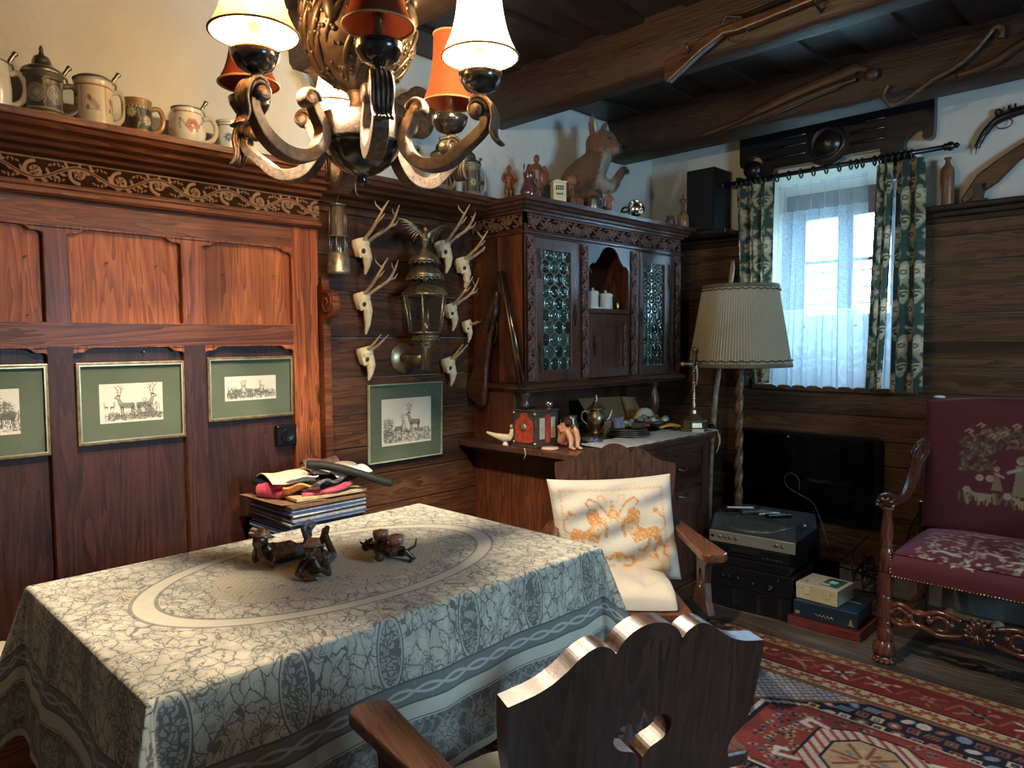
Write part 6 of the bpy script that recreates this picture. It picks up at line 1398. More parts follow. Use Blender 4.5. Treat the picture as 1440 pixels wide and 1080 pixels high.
t = MB(); t.tube([tuple(p) for p in smooth_pts([(-2.10, 3.695, 2.575), (-1.87, 3.69, 2.60), (-1.63, 3.69, 2.66), (-1.40, 3.69, 2.70), (-1.28, 3.69, 2.72), (-1.21, 3.69, 2.69)], 5)], [.012]*6+[.028]*15+[.016]*5, 8, flat=(1, .5)); tag(t.build('scabbard', plain('brown leather sheath', (.10, .045, .022), .5).m), 'long brown curved leather scabbard on the window-side beam', 'scabbard')
t = MB(); t.tube([tuple(p) for p in smooth_pts([(-1.95, 3.675, 2.565), (-1.70, 3.675, 2.60), (-1.45, 3.675, 2.645), (-1.27, 3.675, 2.665)], 5)], [.010]*3+[.020]*10+[.010]*3, 8, flat=(1, .6)); t.ball((-1.20, 3.675, 2.668), (.035, .02, .03), 12, 8); tag(t.build('sabre', plain('darker leather', (.06, .028, .016), .45).m), 'dark sabre with round guard below the scabbard on beam', 'sabre')
t = MB(); t.tube([tuple(p) for p in smooth_pts([(-.85, 3.68, 2.57), (-.72, 3.68, 2.59), (-.62, 3.68, 2.64), (-.45, 3.68, 2.72)], 5)], .018, 8); tag(t.build('wooden_stick', gunwood), 'thick brown stick on window-side beam right of hooked cane', 'stick')

# ------------------------------------------------------------------ on the cabinet top
CT = CTOP+.001
def fox():
    t = thing('stuffed_fox', 'stuffed red fox sitting on cabinet top with one forepaw raised', 'taxidermy', (-2.50, 3.18, CT), radians(62))
    # local: +x is where the fox looks along the shelf, z up ; camera is towards -y
    b = MB(); P_ = lambda *p: [tuple(q) for q in smooth_pts(p, 3)]
    b.tube(P_((-.15, .0, .07), (-.12, 0, .14), (-.05, 0, .22), (.03, 0, .29), (.06, -.005, .36)), [.060]*2+[.075]*3+[.082]*3+[.080]*2+[.074]*3, 16)
    b.ball((-.12, 0, .085), (.095, .080, .085), 16, 12); b.ball((.02, -.005, .225), (.070, .065, .085), 16, 12)
    b.tube(P_((-.07, -.045, .09), (-.01, -.065, .085), (.03, -.070, .03), (.08, -.070, .018)), [.055]*3+[.045]*3+[.028]*3+[.020], 12)
    b.tube(P_((-.07, .045, .09), (-.01, .065, .085), (.03, .070, .03), (.08, .070, .018)), [.055]*3+[.045]*3+[.028]*3+[.020], 12)
    b.tube(P_((.045, .03, .20), (.065, .03, .12), (.07, .03, .02), (.095, .03, .012)), [.036]*3+[.024]*3+[.019]*3+[.016], 12)
    b.tube(P_((.04, -.035, .20), (.10, -.045, .155), (.145, -.045, .205), (.185, -.04, .260), (.205, -.038, .262)), [.036]*3+[.030]*3+[.022]*3+[.019]*3+[.017], 12)
    for q in (-1, 0, 1): b.tube([(.200, -.038+q*.010, .262), (.218, -.038+q*.012, .250)], [.010, .008], 8)
    # head turned a little towards the room
    hx, hy, hz = .075, -.010, .405
    a = radians(-52); ca, sa = cos(a), sin(a); HS = 1.32; H_ = lambda x, y, z: (hx+HS*(x*ca-y*sa), hy+HS*(x*sa+y*ca), hz+HS*z)
    b.ball(H_(-.005, 0, .002), (.086, .086, .068), 16, 12); b.tube([H_(.02, 0, -.012), H_(.050, 0, -.026), H_(.078, 0, -.034), H_(.090, 0, -.035)], [.062, .040, .024, .016], 12)
    for s_ in (-1, 1): b.ball(H_(-.008, s_*.046, -.032), (.054, .046, .044), 12, 8); b.tube([H_(-.01, s_*.05, -.03), H_(-.02, s_*.086, -.042)], [.034, .010], 8)
    for s_ in (-1, 1): b.tube([H_(-.012, s_*.042, .03), H_(-.018, s_*.056, .074), H_(-.016, s_*.064, .112)], [.050, .038, .005], 10, flat=(.38, 1), up=(ca, sa, 0))
    g = G('fox fur'); co = g.coord(); x, y, z = g.sep(co); n = g.noise(co, 55, 5, .7)
    sx = g.math('MULTIPLY', n, .06)
    rust = g.mix(n, (.12, .045, .018), (.36, .155, .058))
    chest = g.math('SMOOTH_MIN', g.math('MULTIPLY', ((x-z*.25+.010+sx)*30.0).max(0.0), ((z-.11)*25.0).max(0.0)), 1.0, .1)
    chest = chest*(g.math('MULTIPLY', ((.365-z)*25.0).max(0.0), 1.0).min(1.0))
    chest = chest*(((.105-x+sx)*40.0).max(0.0).min(1.0)); c = g.mix(chest.min(1.0), rust, (.46, .40, .32))
    paw = g.math('MULTIPLY', (x-.185+sx)*30.0, 1.0).max(0.0).min(1.0); low = ((.10-z)*20.0).max(0.0).min(1.0)
    c = g.mix(paw, c, (.03, .02, .018)); c = g.mix(low*.6, c, (.16, .12, .09))
    head = (z > .345); dx = x-hx; dy = y-hy; fw = dx*ca+dy*sa
    jaw = ((z*-1.0+(hz-.040)+(n-.5)*.05)*32.0).max(0.0).min(1.0)*((z-.335)*30.0).max(0.0).min(1.0)*((fw+.01)*22.0).max(0.0).min(1.0)
    c = g.mix(jaw*.85, c, (.58, .52, .44)); tip = (fw > .112); c = g.mix(tip, c, (.015, .012, .012))
    c = g.mix(g.math('MULTIPLY', (z-(hz+.072))*25.0, 1.0).max(0.0).min(1.0), c, (.30, .20, .13))
    g.P(color=c, rough=.85, sheen=.3); g.bump(g.noise(g.comb(x*1.0, y*1.0, z*.35), 220, 4), .8, .01)
    bd = fuse(b, 'body', g.m, t, .0055, 3)
    # short fur: thin blades standing out of the finished skin
    def fur(obj, n, L, seed):
        dg = bpy.context.evaluated_depsgraph_get(); ev = obj.evaluated_get(dg); me = ev.to_mesh(); nf = len(me.polygons)
        cen = np.empty(nf*3, np.float32); me.polygons.foreach_get('center', cen); nor = np.empty(nf*3, np.float32); me.polygons.foreach_get('normal', nor); ev.to_mesh_clear()
        cen = cen.reshape(-1, 3); nor = nor.reshape(-1, 3); rs = np.random.RandomState(seed); k = rs.randint(0, nf, n); P0 = cen[k]+(rs.rand(n, 3)-.5)*.005; N = nor[k]
        face = (P0[:, 2] > .36); low = P0[:, 2] < .05
        flow = np.tile(np.array([[-.45, 0, -.85]]), (n, 1))+(rs.rand(n, 3)-.5)*.5; flow[face] = np.array([-.55, .75, -.25])+(rs.rand(int(face.sum()), 3)-.5)*.4
        T = flow-N*(flow*N).sum(1, keepdims=True); T /= np.linalg.norm(T, axis=1, keepdims=True)+1e-6; D = T+.42*N; D /= np.linalg.norm(D, axis=1, keepdims=True)
        ln = L*(.6+.8*rs.rand(n, 1)); ln[face] *= .55; ln[low] *= .4; S = np.cross(T, N); w_ = .0008
        V_ = np.stack([P0-S*w_-N*.001, P0+S*w_-N*.001, P0+D*ln], 1).reshape(-1, 3)
        me2 = bpy.data.meshes.new('fur'); me2.vertices.add(3*n); me2.vertices.foreach_set('co', V_.astype(np.float32).ravel()); me2.loops.add(3*n); me2.loops.foreach_set('vertex_index', np.arange(3*n, dtype=np.int32)); me2.polygons.add(n)
        me2.polygons.foreach_set('loop_start', (np.arange(n)*3).astype(np.int32)); me2.polygons.foreach_set('loop_total', np.full(n, 3, np.int32)); me2.update(calc_edges=True); me2.materials.append(obj.data.materials[0])
        o = bpy.data.objects.new('fur', me2); COL.objects.link(o); o.parent = t; o['kind'] = 'stuff'
    fur(bd, 42000, .016, 1)
    for s_ in (-1, 1):
        MB().ball(H_(.050, s_*.034, .006), .0085, 10, 8).build('eye', plain('amber eye', (.10, .05, .01), .08, coat=1).m, t)
        e = MB(); e.tube([H_(-.002, s_*.044, .040), H_(-.004, s_*.056, .070), H_(-.008, s_*.061, .098)], [.028, .021, .003], 8, flat=(.3, 1), up=(ca, sa, 0)); e.build('inner_ear', plain('pale ear fur', (.58, .50, .40), .9).m, t)
    MB().ball(H_(.101, 0, -.031), (.009, .010, .008), 10, 8).build('nose', Mt['black'], t)
    b = MB(); b.tube(P_((-.16, 0, .06), (-.22, -.05, .04), (-.20, -.12, .04), (-.10, -.14, .04)), [.03]*3+[.045]*5+[.025]*2, 12); fuse(b, 'tail', g.m, t, .006, 2)
    return t
fox()
def sack(b, s_): b.ball((-.07*s_, .02*s_, .62*s_), (.10*s_, .13*s_, .17*s_), 10, 8)
def coat(b, s_): b.tube([(0, 0, .2*s_), (0, 0, .5*s_)], [.15*s_, .12*s_], 12)
figure_small(.185, 'carved_figure', 'small carved wooden man with cap at left end of cabinet top', 'figurine', (-2.56, 2.605, CT+.012), Mt['carving'], radians(-30))
figure_small(.30, 'carved_figure', 'largest carved wooden figure in broad coat left of fox', 'figurine', (-2.56, 2.81, CT), Mt['carving'], radians(-20), extra=lambda b, s_: (sack(b, s_), b.ball((.02*s_, .13*s_, .56*s_), (.09*s_, .09*s_, .14*s_), 10, 8), b.ball((.02*s_, -.13*s_, .56*s_), (.09*s_, .09*s_, .13*s_), 10, 8)), hat=False)
t = figure_small(.135, 'carved_figure', 'carved wooden bust of bearded man before the fox', 'figurine', (-2.40, 2.90, CT+.052), Mt['carving'], radians(-30), extra=lambda b, s_: (b.ball((.03*s_, 0, .70*s_), (.14*s_, .24*s_, .25*s_), 12, 8), b.ball((.07*s_, 0, .82*s_), (.06*s_, .05*s_, .10*s_), 8, 6)), hat=False)
tag(MB().box(-.045, .045, -.05, .05, 0, .050).build('wooden_plinth', Mt['carving'], loc=(-2.40, 2.90, CT), bevel=.004), 'square brown wooden plinth under the carved bust', 'plinth')
figure_small(.125, 'carved_figure', 'small reddish carved gnome with pointed hat right of fox feet', 'figurine', (-2.36, 3.17, CT), plain('red brown carving', (.36, .12, .06), .45, var=.5, scale=60).m, radians(-40), extra=coat)
t = thing('glass_mug', 'dark glazed ceramic jug with metal lid at cabinet corner', 'jug', (-2.40, 2.58, CT), radians(90))
b = MB(); b.lathe([(.034, 0), (.040, .01), (.044, .04), (.034, .07), (.024, .09), (.026, .115), (.030, .125), (.026, .126)], n=28); b.build('jug_body', plain('purple brown glaze', (.09, .035, .04), .15, coat=.6).m, t)
b = MB(); b.tube([(-.01, .02, .125), (-.012, .02, .15), (-.012, .02, .175)], [.008, .004, .003], 6); b.build('lid_lever', Mt['pewter'], t); b = MB(); b.tube([tuple(p) for p in smooth_pts([(.025, 0, .11), (.060, 0, .10), (.062, 0, .05), (.042, 0, .03)], 4)], .005, 8); b.build('handle', Mt['greystone'], t)
t = thing('cream_tin', 'square cream canister with dark lettering at the front of cabinet top', 'canister', (-2.345, 2.735, CT), radians(-35))
b = MB(); b.box(-.033, .033, -.033, .033, 0, .092); b.build('body', plain('cream enamel', (.66, .58, .38), .35, var=.1).m, t, bevel=.004); b = MB(); b.box(-.036, .036, -.036, .036, .092, .100); b.tube([(0, -.012, .100), (0, -.012, .112), (0, .012, .112), (0, .012, .100)], .003, 6); b.build('lid', Mt['ivory'], t, bevel=.002)
for z, w_ in ((.074, .020), (.062, .022), (.038, .017)):
    b = MB()
    for k in range(4): b.box(.0332, .0338, -w_+k*w_*.5, -w_+k*w_*.5+w_*.36, z-.005, z+.004)
    b.build('lettering', Mt['black'], t)
t = thing('pewter_mug', 'small dark shiny mug with bright highlight before the fox', 'mug', (-2.37, 3.045, CT), radians(60)); b = MB(); b.lathe([(.028, 0), (.030, .006), (.034, .03), (.026, .055), (.030, .075), (.027, .075)], n=24); b.build('body', Mt['pewter'], t)
b = MB(); b.tube([tuple(p) for p in smooth_pts([(.026, 0, .068), (.052, 0, .062), (.052, 0, .03), (.033, 0, .02)], 4)], .004, 6); b.build('handle', Mt['pewter'], t)
t = thing('silver_bowl', 'tilted silver bowl with dark handle lying on cabinet top', 'bowl', (-2.37, 3.42, CT+.048), radians(40)); t.rotation_euler = (radians(62), 0, radians(65))
b = MB(); b.lathe([(.001, -.03), (.020, -.03), (.035, -.015), (.046, .01), (.050, .035), (.047, .035), (.043, .012), (.030, -.012), (.001, -.024)], n=36); b.build('bowl_body', Mt['silver'], t); b = MB(); b.tube([tuple(p) for p in smooth_pts([(-.045, 0, .025), (-.075, 0, .02), (-.07, 0, -.02), (-.038, 0, -.012)], 4)], .006, 8); b.build('handle', Mt['iron'], t)
tag(MB().box(-.04, .04, -.07, .07, 0, .026).build('white_block', Mt['ivory'], loc=(-2.42, 3.33, CT), bevel=.003), 'low whitish block behind silver bowl on cabinet top', 'box')
t = thing('stone_jar', 'brown glazed jar with white side at right end of cabinet top', 'jar', (-2.36, 3.93, CT)); b = MB(); b.lathe([(.030, 0), (.036, .01), (.036, .07), (.030, .085), (.020, .092), (.020, .10)], n=24); b.build('jar_body', Mt['brownglaze'], t)
figure_small(.11, 'carved_figure', 'carved figure topping the brown jar at right end of cabinet', 'figurine', (-2.36, 3.93, CT+.098), Mt['carving'], radians(-40))
t = thing('clay_pot', 'small dark patterned pot left of the brown jar', 'pot', (-2.37, 3.80, CT)); b = MB(); b.lathe([(.022, 0), (.032, .015), (.034, .035), (.022, .05), (.026, .062), (.022, .062)], n=20); b.build('pot_body', relief_ if False else plain('dark glaze', (.12, .08, .05), .3, var=.8, scale=80).m, t); b = MB(); b.tube([tuple(p) for p in smooth_pts([(.0, .025, .055), (0, .05, .05), (0, .048, .02), (0, .033, .015)], 4)], .0035, 6); b.build('handle', Mt['pewter'], t)
# shotgun taken down, hung on the cabinet side
t = thing('gun_stock', 'detached shotgun stock hung on cabinet side with butt down', 'gun', (-2.63, 2.515, 1.30)); S_ = lambda x, z: (x+2.63, z-1.30)
b = MB(); b.prism([S_(*p) for p in ((-2.775, 1.19), (-2.755, 1.135), (-2.655, 1.085), (-2.640, 1.10), (-2.625, 1.20), (-2.618, 1.30), (-2.598, 1.39), (-2.585, 1.45), (-2.560, 1.52), (-2.545, 1.60), (-2.53, 1.66), (-2.545, 1.675), (-2.585, 1.60), (-2.625, 1.52), (-2.640, 1.46), (-2.665, 1.38), (-2.72, 1.27))], -.032, .0, 'xz'); b.build('stock', gunwood, t, bevel=.010)
b = MB(); b.tube([tuple((S_(x, z)[0], -.02, S_(x, z)[1])) for x, z in ((-2.60, 1.47), (-2.56, 1.55), (-2.545, 1.60))], .016, 8); b.build('lock', Mt['iron'], t)
b = MB(); b.tube([(S_(x, z)[0], -.016, S_(x, z)[1]) for x, z in [tuple(p)[:2] for p in smooth_pts([(-2.598, 1.44, 0), (-2.575, 1.41, 0), (-2.555, 1.45, 0), (-2.55, 1.50, 0), (-2.565, 1.53, 0)], 4)]], .004, 6); b.build('trigger_guard', Mt['iron'], t)
b = MB(); b.tube([(S_(x, z)[0], -.016, S_(x, z)[1]) for x, z in ((-2.63, 1.50), (-2.66, 1.53), (-2.655, 1.55))], .006, 6); b.build('hammer', Mt['iron'], t)
t = thing('gun_barrels', 'pair of shiny shotgun barrels leaning along the cabinet side', 'gun', (-2.44, 2.50, 1.48))
for k, dx in enumerate((-.0095, .0095)): MB().tube([(-.075+dx, 0, .285), (.062+dx, 0, -.285)], [.010, .0135], 14).build('barrel', plain('browned steel', (.20, .15, .10), .22, .95, var=.3, scale=20).m if k == 0 else bpy.data.materials['browned steel'], t)
MB().tube([(-.075, -.008, .285), (.062, -.010, -.285)], .004, 6).build('rib', Mt['brass'], t)

# ------------------------------------------------------------------ floor lamp
fl = thing('floor_lamp', 'floor lamp with twisted wooden pole and large pleated cream shade', 'lamp', (-1.898, 3.77, 0))
b = MB(); b.lathe([(.14, 0), (.15, .01), (.14, .025), (.06, .04), (.03, .06), (.028, .08)], n=36); b.build('base', Mt['carving'], fl)
lw = wood('lamp pole wood', (.22, .10, .045), (.08, .035, .018), 'z', .35, 16, .2)
n = 28; zs_ = np.linspace(.08, 1.33, 260); th = np.linspace(0, 2*pi, n+1)[:-1]; tw = (zs_ > .55)*(zs_ < 1.22)
Rr = .021*(1+.22*tw[:, None]*np.cos(3*th[None, :]-zs_[:, None]*60)); Rr = Rr*(1+.25*np.exp(-((zs_-.53)/.02)**2)+.25*np.exp(-((zs_-1.24)/.02)**2))[:, None]
sheet('pole', Rr*np.cos(th), Rr*np.sin(th), zs_[:, None]+0*th, lw, fl, closed_u=True)
n = 720; th = np.linspace(0, 2*pi, n+1)[:-1]; zz = np.linspace(1.285, 1.705, 14); tt = (zz-1.285)/.42
RX = (.276+(.205-.276)*tt)[:, None]*(1+.010*np.cos(th*110)); oct_ = 1+.012*np.cos(th*8)
g = G('pleated silk'); n_ = g.noise(g.coord(), 20, 3); df = g.n('ShaderNodeBsdfDiffuse'); g.set(df.inputs[0], g.mix(n_, (.46, .38, .26), (.56, .47, .33))); tr_ = g.n('ShaderNodeBsdfTranslucent'); tr_.inputs[0].default_value = (.5, .42, .30, 1); mx = g.n('ShaderNodeMixShader'); mx.inputs[0].default_value = .2; g.t.links.new(df.outputs[0], mx.inputs[1]); g.t.links.new(tr_.outputs[0], mx.inputs[2]); g.t.links.new(mx.outputs[0], g.out.inputs[0])
ls = sheet('lamp_shade', RX*oct_*np.cos(th), RX*oct_*np.sin(th), zz[:, None]+0*th, g.m, fl, closed_u=True)
olive = plain('olive trim', (.16, .14, .08), .8).m
for z0, r0, nm in ((1.268, .279, 'lower_band'), (1.702, .207, 'upper_band')):
    b = MB(); b.lathe([(r0*1.0, z0), (r0*1.012, z0), (r0*1.005, z0+.022), (r0*.99, z0+.022)], n=72, cap=False); b.build(nm, olive, ls)
for z0, r0 in ((1.300, .2785), (1.688, .2135)):
    b = MB(); N_ = 260; b.tube([(r0*1.0*cos(q), r0*1.0*sin(q), z0+.008*abs(((k*.5*.5) % 2)-1)) for k, q in enumerate(np.linspace(0, 2*pi, N_+1)[:-1])], .0032, 5, closed=True); b.build('zigzag_braid', plain('brown braid', (.09, .05, .025), .8).m if 'brown braid' not in bpy.data.materials else bpy.data.materials['brown braid'], ls)
b = MB(); b.tube([(0, 0, 1.33), (0, 0, 1.40)], .018, 12); b.build('socket', Mt['brass'], fl); b = MB(); b.tube([(-.21, 0, 1.70), (.21, 0, 1.70)], .003, 6); b.tube([(0, -.21, 1.70), (0, .21, 1.70)], .003, 6); b.tube([(0, 0, 1.36), (0, 0, 1.74)], .004, 6); b.build('shade_frame', Mt['brass'], fl)
# walking stick behind
t = MB(); t.tube([tuple(p) for p in smooth_pts([(-2.20, 3.98, .0), (-2.195, 4.02, .9), (-2.16, 4.06, 1.4), (-2.125, 4.10, 1.80), (-2.118, 4.105, 1.905)], 6)], [.014]*6+[.019]*10+[.016]*5+[.012]*3+[.006], 8); tag(t.build('walking_stick', plain('pale polished horn stick', (.34, .22, .14), .3, var=.6, scale=25).m), 'tall pale tipped stick standing in corner behind floor lamp', 'stick')

# ------------------------------------------------------------------ television and hi-fi
t = thing('television', 'flat black television screen below the window', 'television', (-1.68, 4.16, .39))
rc = .035; o_ = [(-.415, 0), (.415-rc, 0)]+[(.415-rc+rc*sin(a), rc-rc*cos(a)) for a in np.linspace(.2, pi/2, 5)]+[(.415, .485-rc)]+[(.415-rc+rc*cos(a), .485-rc+rc*sin(a)) for a in np.linspace(.1, pi/2, 5)]+[(-.415, .485)]
b = MB(); b.prism(o_, -.03, .035, 'xz'); b.build('housing', Mt['black'], t, bevel=.004); g = G('tv glass'); g.P(color=(.003, .003, .004), rough=.08); MB().box(-.40, .385, -.033, -.030, .02, .465).build('screen', g.m, t)
MB().lathe([(.001, -.035), (.010, -.034), (.010, -.03)], (-.09, 0, .455), 14, axis='y').build('badge', Mt['pewter'], t)
MB().box(-.08, .08, -.06, .02, -.39, 0).build('stand', Mt['black_matt'], t)
HR = radians(4.5); hx, hy = -1.675, 3.475
def R_(lx, ly): return (hx+lx*cos(HR)-ly*sin(HR), hy+lx*sin(HR)+ly*cos(HR))
def unit(nm, lab, cat, z0, h, w_, d, dx, extra=None, mat=None):
    x, y = R_(dx, d/2-.01); t = thing(nm, lab, cat, (x, y, z0), HR); b = MB(); b.box(-w_/2, w_/2, -d/2, d/2, 0, h); b.build('case', mat or Mt['black'], t, bevel=.003)
    if extra: extra(t, w_, d, h)
    return t
fp = plain('front panel', (.010, .010, .011), .32, .1, spec=.25).m
def knobs(spec):
    def f(t, w_, d, h):
        MB().box(-w_/2+.004, w_/2-.004, -d/2-.006, -d/2, .004, h-.004).build('front_panel', fp, t, bevel=.002)
        for (x, z, r) in spec: MB().lathe([(.001, -d/2-.020), (r*.9, -d/2-.019), (r, -d/2-.006)], (x, 0, z), 18, axis='y').build('knob', Mt['iron'], t)
    return f
def base_x(t, w_, d, h):
    MB().box(-w_/2+.004, w_/2-.004, -d/2-.005, -d/2, .004, h-.004).build('front_panel', fp, t)
    for x in (-.08, .05, .16): MB().box(x-.012, x+.012, -d/2-.009, -d/2-.005, .008, h-.008).build('strip', Mt['iron'], t)
unit('storage_case', 'lowest black case on floor under stack of audio units', 'case', 0, .112, .43, .32, 0, base_x)
unit('amplifier', 'black amplifier with round knobs, second from floor in stack', 'amplifier', .113, .115, .43, .33, 0, knobs([(-.14, .06, .008), (-.11, .06, .006), (-.06, .06, .010), (.02, .05, .006), (.11, .045, .014), (.15, .09, .005)]))
unit('video_recorder', 'slim black recorder between amplifier and disc player', 'recorder', .229, .05, .36, .30, .02, knobs([(.13, .025, .004)]))
def cd(t, w_, d, h):
    knobs([])(t, w_, d, h); MB().box(-.10, .06, -d/2-.012, -d/2-.006, .028, .05).build('disc_tray', Mt['iron'], t, bevel=.001)
    for k in range(6): MB().box(.075+k*.018, .087+k*.018, -d/2-.009, -d/2-.006, .018, .024).build('button', Mt['pewter'], t)
unit('disc_player', 'black compact disc player directly under turntable', 'disc player', .280, .064, .42, .31, -.01, cd)
t = thing('turntable', 'silver fronted turntable under clear dust cover on audio stack', 'turntable', (*R_(0, .175), .345), HR)
silver = plain('champagne silver', (.48, .44, .36), .3, .6, var=.05).m
b = MB(); b.box(-.225, .225, -.175, .175, .004, .058); b.build('plinth', Mt['black'], t, bevel=.003); MB().box(-.226, .226, -.186, -.170, .0, .060).build('front_panel', silver, t, bevel=.003)
for x in (-.205, -.165, -.135, -.110, -.075, .135, .165): MB().lathe([(.001, -.193), (.0075, -.193), (.0085, -.186)], (x, 0, .032), 14, axis='y').build('button', Mt['pewter'] if x != -.205 else Mt['iron'], t)
MB().lathe([(.001, .075), (.145, .075), (.150, .072), (.150, .062), (.001, .062)], (-.045, .0, 0), 56).build('platter', Mt['pewter'], t); MB().lathe([(.001, .079), (.138, .0785), (.138, .076)], (-.045, 0, 0), 56).build('mat', Mt['black'], t)
b = MB(); b.tube([(.17, .12, .095), (.175, .02, .095), (.13, -.09, .090), (.10, -.11, .085)], .005, 8); b.lathe([(.022, .06), (.022, .085), (.012, .10), (.001, .10)], (.17, .12, 0), 18); b.build('tone_arm', Mt['silver'], t)
MB().tube([(-.19, .12, .06), (-.19, .12, .085)], .012, 12).build('speed_knob', Mt['pewter'], t)
g = G('dust cover acrylic'); mx = g.n('ShaderNodeMixShader'); mx.inputs[0].default_value = .16; tp = g.n('ShaderNodeBsdfTransparent'); tp.inputs[0].default_value = (.80, .82, .84, 1); pb = g.n('ShaderNodeBsdfPrincipled'); pb.inputs['Base Color'].default_value = (.30, .32, .34, 1); pb.inputs['Roughness'].default_value = .15
g.t.links.new(tp.outputs[0], mx.inputs[1]); g.t.links.new(pb.outputs[0], mx.inputs[2]); g.t.links.new(mx.outputs[0], g.out.inputs[0])
b = MB(); b.hexa([(-.222, -.170, .062), (.222, -.170, .062), (.222, .172, .062), (-.222, .172, .062)], [(-.214, -.150, .140), (.214, -.150, .140), (.214, .165, .140), (-.214, .165, .140)]); b.f = b.f[1:]; b.sm = b.sm[1:]; b.mi = b.mi[1:]; b.rn = b.rn[1:]; b.build('dust_cover', g.m, t, recalc=False)
zt2 = .345+.142
for k, (lx, ly, L_, W_, a, mt, lab) in enumerate(((-.115, .165, .20, .052, .55, 'black', 'long dark remote control with pale keypad, leftmost on dust cover'), (-.035, .15, .17, .050, .75, 'iron', 'grey remote control, second from the left on dust cover'), (.035, .14, .12, .038, .8, 'pewter', 'small silvery remote control on dust cover'), (.09, .14, .13, .045, .8, 'black', 'short black remote control, rightmost on dust cover'))):
    x, y = R_(lx, ly); r_ = thing('remote_control', lab, 'remote control', (x, y, zt2), a+HR, 'remote controls on the dust cover')
    b = MB(); b.box(-L_/2, L_/2, -W_/2, W_/2, 0, .018); b.build('case', Mt[mt], r_, bevel=.005); b = MB(); b.box(-L_*.40, L_*.30, -W_*.34, W_*.34, .018, .0188); b.build('keypad', Mt['white'] if k == 0 else Mt['pewter'], r_)
t = MB(); t.tube([tuple(p) for p in smooth_pts([(-1.44, 3.90, .30), (-1.47, 3.88, .42), (-1.52, 3.88, .53), (-1.60, 3.88, .57), (-1.66, 3.88, .60), (-1.68, 3.88, .65), (-1.64, 3.88, .68), (-1.60, 3.88, .65), (-1.60, 3.89, .59)], 6)], .0028, 6); tag(t.build('cable', plain('grey cable', (.04, .05, .05), .5).m), 'thin looped grey cable rising behind turntable', 'cable')
for k, pts in enumerate((((-1.42, 3.90, .24), (-1.40, 4.0, .22), (-1.34, 4.10, .30), (-1.28, 4.16, .38)), ((-1.14, 4.16, .30), (-1.10, 4.17, .45), (-1.02, 4.17, .60)), ((-1.40, 3.92, .20), (-1.30, 4.0, .16), (-1.22, 4.1, .10), (-1.20, 4.12, .02)))):
    t = MB(); t.tube([tuple(p) for p in smooth_pts(pts, 5)], .004, 6); tag(t.build('cable', Mt['black']), ('black cable running from audio stack up to television', 'black cable on planks between television and the red chair', 'black cable hanging down to the floor behind the boxes')[k], 'cable')
t = MB(); rr = random.Random(9); ps_ = [(-1.38+.15*rr.random(), 4.0+.12*rr.random(), .12+.16*rr.random()) for _ in range(26)]; t.tube([tuple(p) for p in smooth_pts(ps_, 4)], .0035, 6); tag(t.build('cable_tangle', Mt['black']), 'tangle of black cables behind the audio stack', 'cables')
# boxes
ba = radians(-9)
def box_at(nm, lab, cx, cy, z0, w_, d, h, a, mat, lid=None):
    t = thing(nm, lab, 'box', (cx, cy, z0), a); MB().box(-w_/2, w_/2, -d/2, d/2, 0, h).build('body', mat, t, bevel=.0025); return t
redm = plain('red cardboard', (.15, .022, .018), .45, var=.2).m
t = box_at('flat_red_box', 'flat dark red box on floor, lowest of the three boxes', -1.30, 3.585, 0, .34, .26, .042, radians(1), redm); MB().box(-.171, .171, -.131, .131, .030, .044).build('lid', redm, t, bevel=.002)
bl_ = plain('dark blue box', (.012, .032, .055), .3, var=.25, scale=20).m
t = box_at('blue_box', 'dark blue box with gold script, middle of the three boxes', -1.305, 3.60, .045, .30, .24, .078, radians(3), bl_)
MB().box(-.151, .151, -.121, .121, .060, .0795).build('lid', bl_, t, bevel=.003)
def script(parent, x0, y, z0, w_, h, n, mat, plane='front', name='gold_script'):
    b = MB(); rr = random.Random(n)
    pts = []
    for k in range(n*6): q = k/(n*6); pts.append((x0+w_*q+.30*w_/n*sin(k*2.1), z0+h*.5*(.5+.5*sin(k*1.05))*(1.6 if k % 11 == 0 else 1)))
    if plane == 'front': b.tube([(p[0], y, p[1]) for p in pts], h*.05, 5)
    else: b.tube([(p[0], p[1], y) for p in pts], h*.05, 5)
    return b.build(name, mat, parent)
goldm = plain('gold ink', (.62, .48, .22), .35, .6).m
script(t, -.045, -.1215, .020, .09, .030, 5, goldm); script(t, .03, .0797, .02, .10, .035, 5, goldm, 'top'); MB().prism([(.105, .012), (.135, .012), (.128, .02), (.124, .04), (.120, .045), (.116, .04), (.112, .02)], -.1225, -.1212, 'xz').build('gold_emblem', goldm, t); MB().box(-.14, -.118, -.1222, -.1212, .016, .030).build('gold_emblem', goldm, t)
cm = plain('ivory plastic', (.66, .58, .40), .35, var=.08).m
t = box_at('plastic_case', 'ivory plastic case with green panel and two latches, topmost box', -1.345, 3.60, .126, .205, .19, .078, radians(-3), cm); MB().box(-.104, .104, -.0965, .0965, .052, .0790).build('lid', cm, t, bevel=.003)
for x in (-.045, .055): MB().box(x-.012, x+.012, -.1005, -.0955, .030, .060).build('latch', Mt['ivory'], t, bevel=.001)
MB().box(-.004, .085, -.055, .075, .079, .0798).build('green_panel', plain('green print', (.02, .13, .07), .4).m, t)
MB().box(.02, .055, -.002, .040, .0798, .0802).build('white_cross', Mt['white'], t); MB().box(.0, .04, -.045, -.020, .0798, .0802).build('white_print', Mt['white'], t); MB().box(-.075, -.06, -.055, -.040, .079, .0796).build('red_emblem', redm, t)

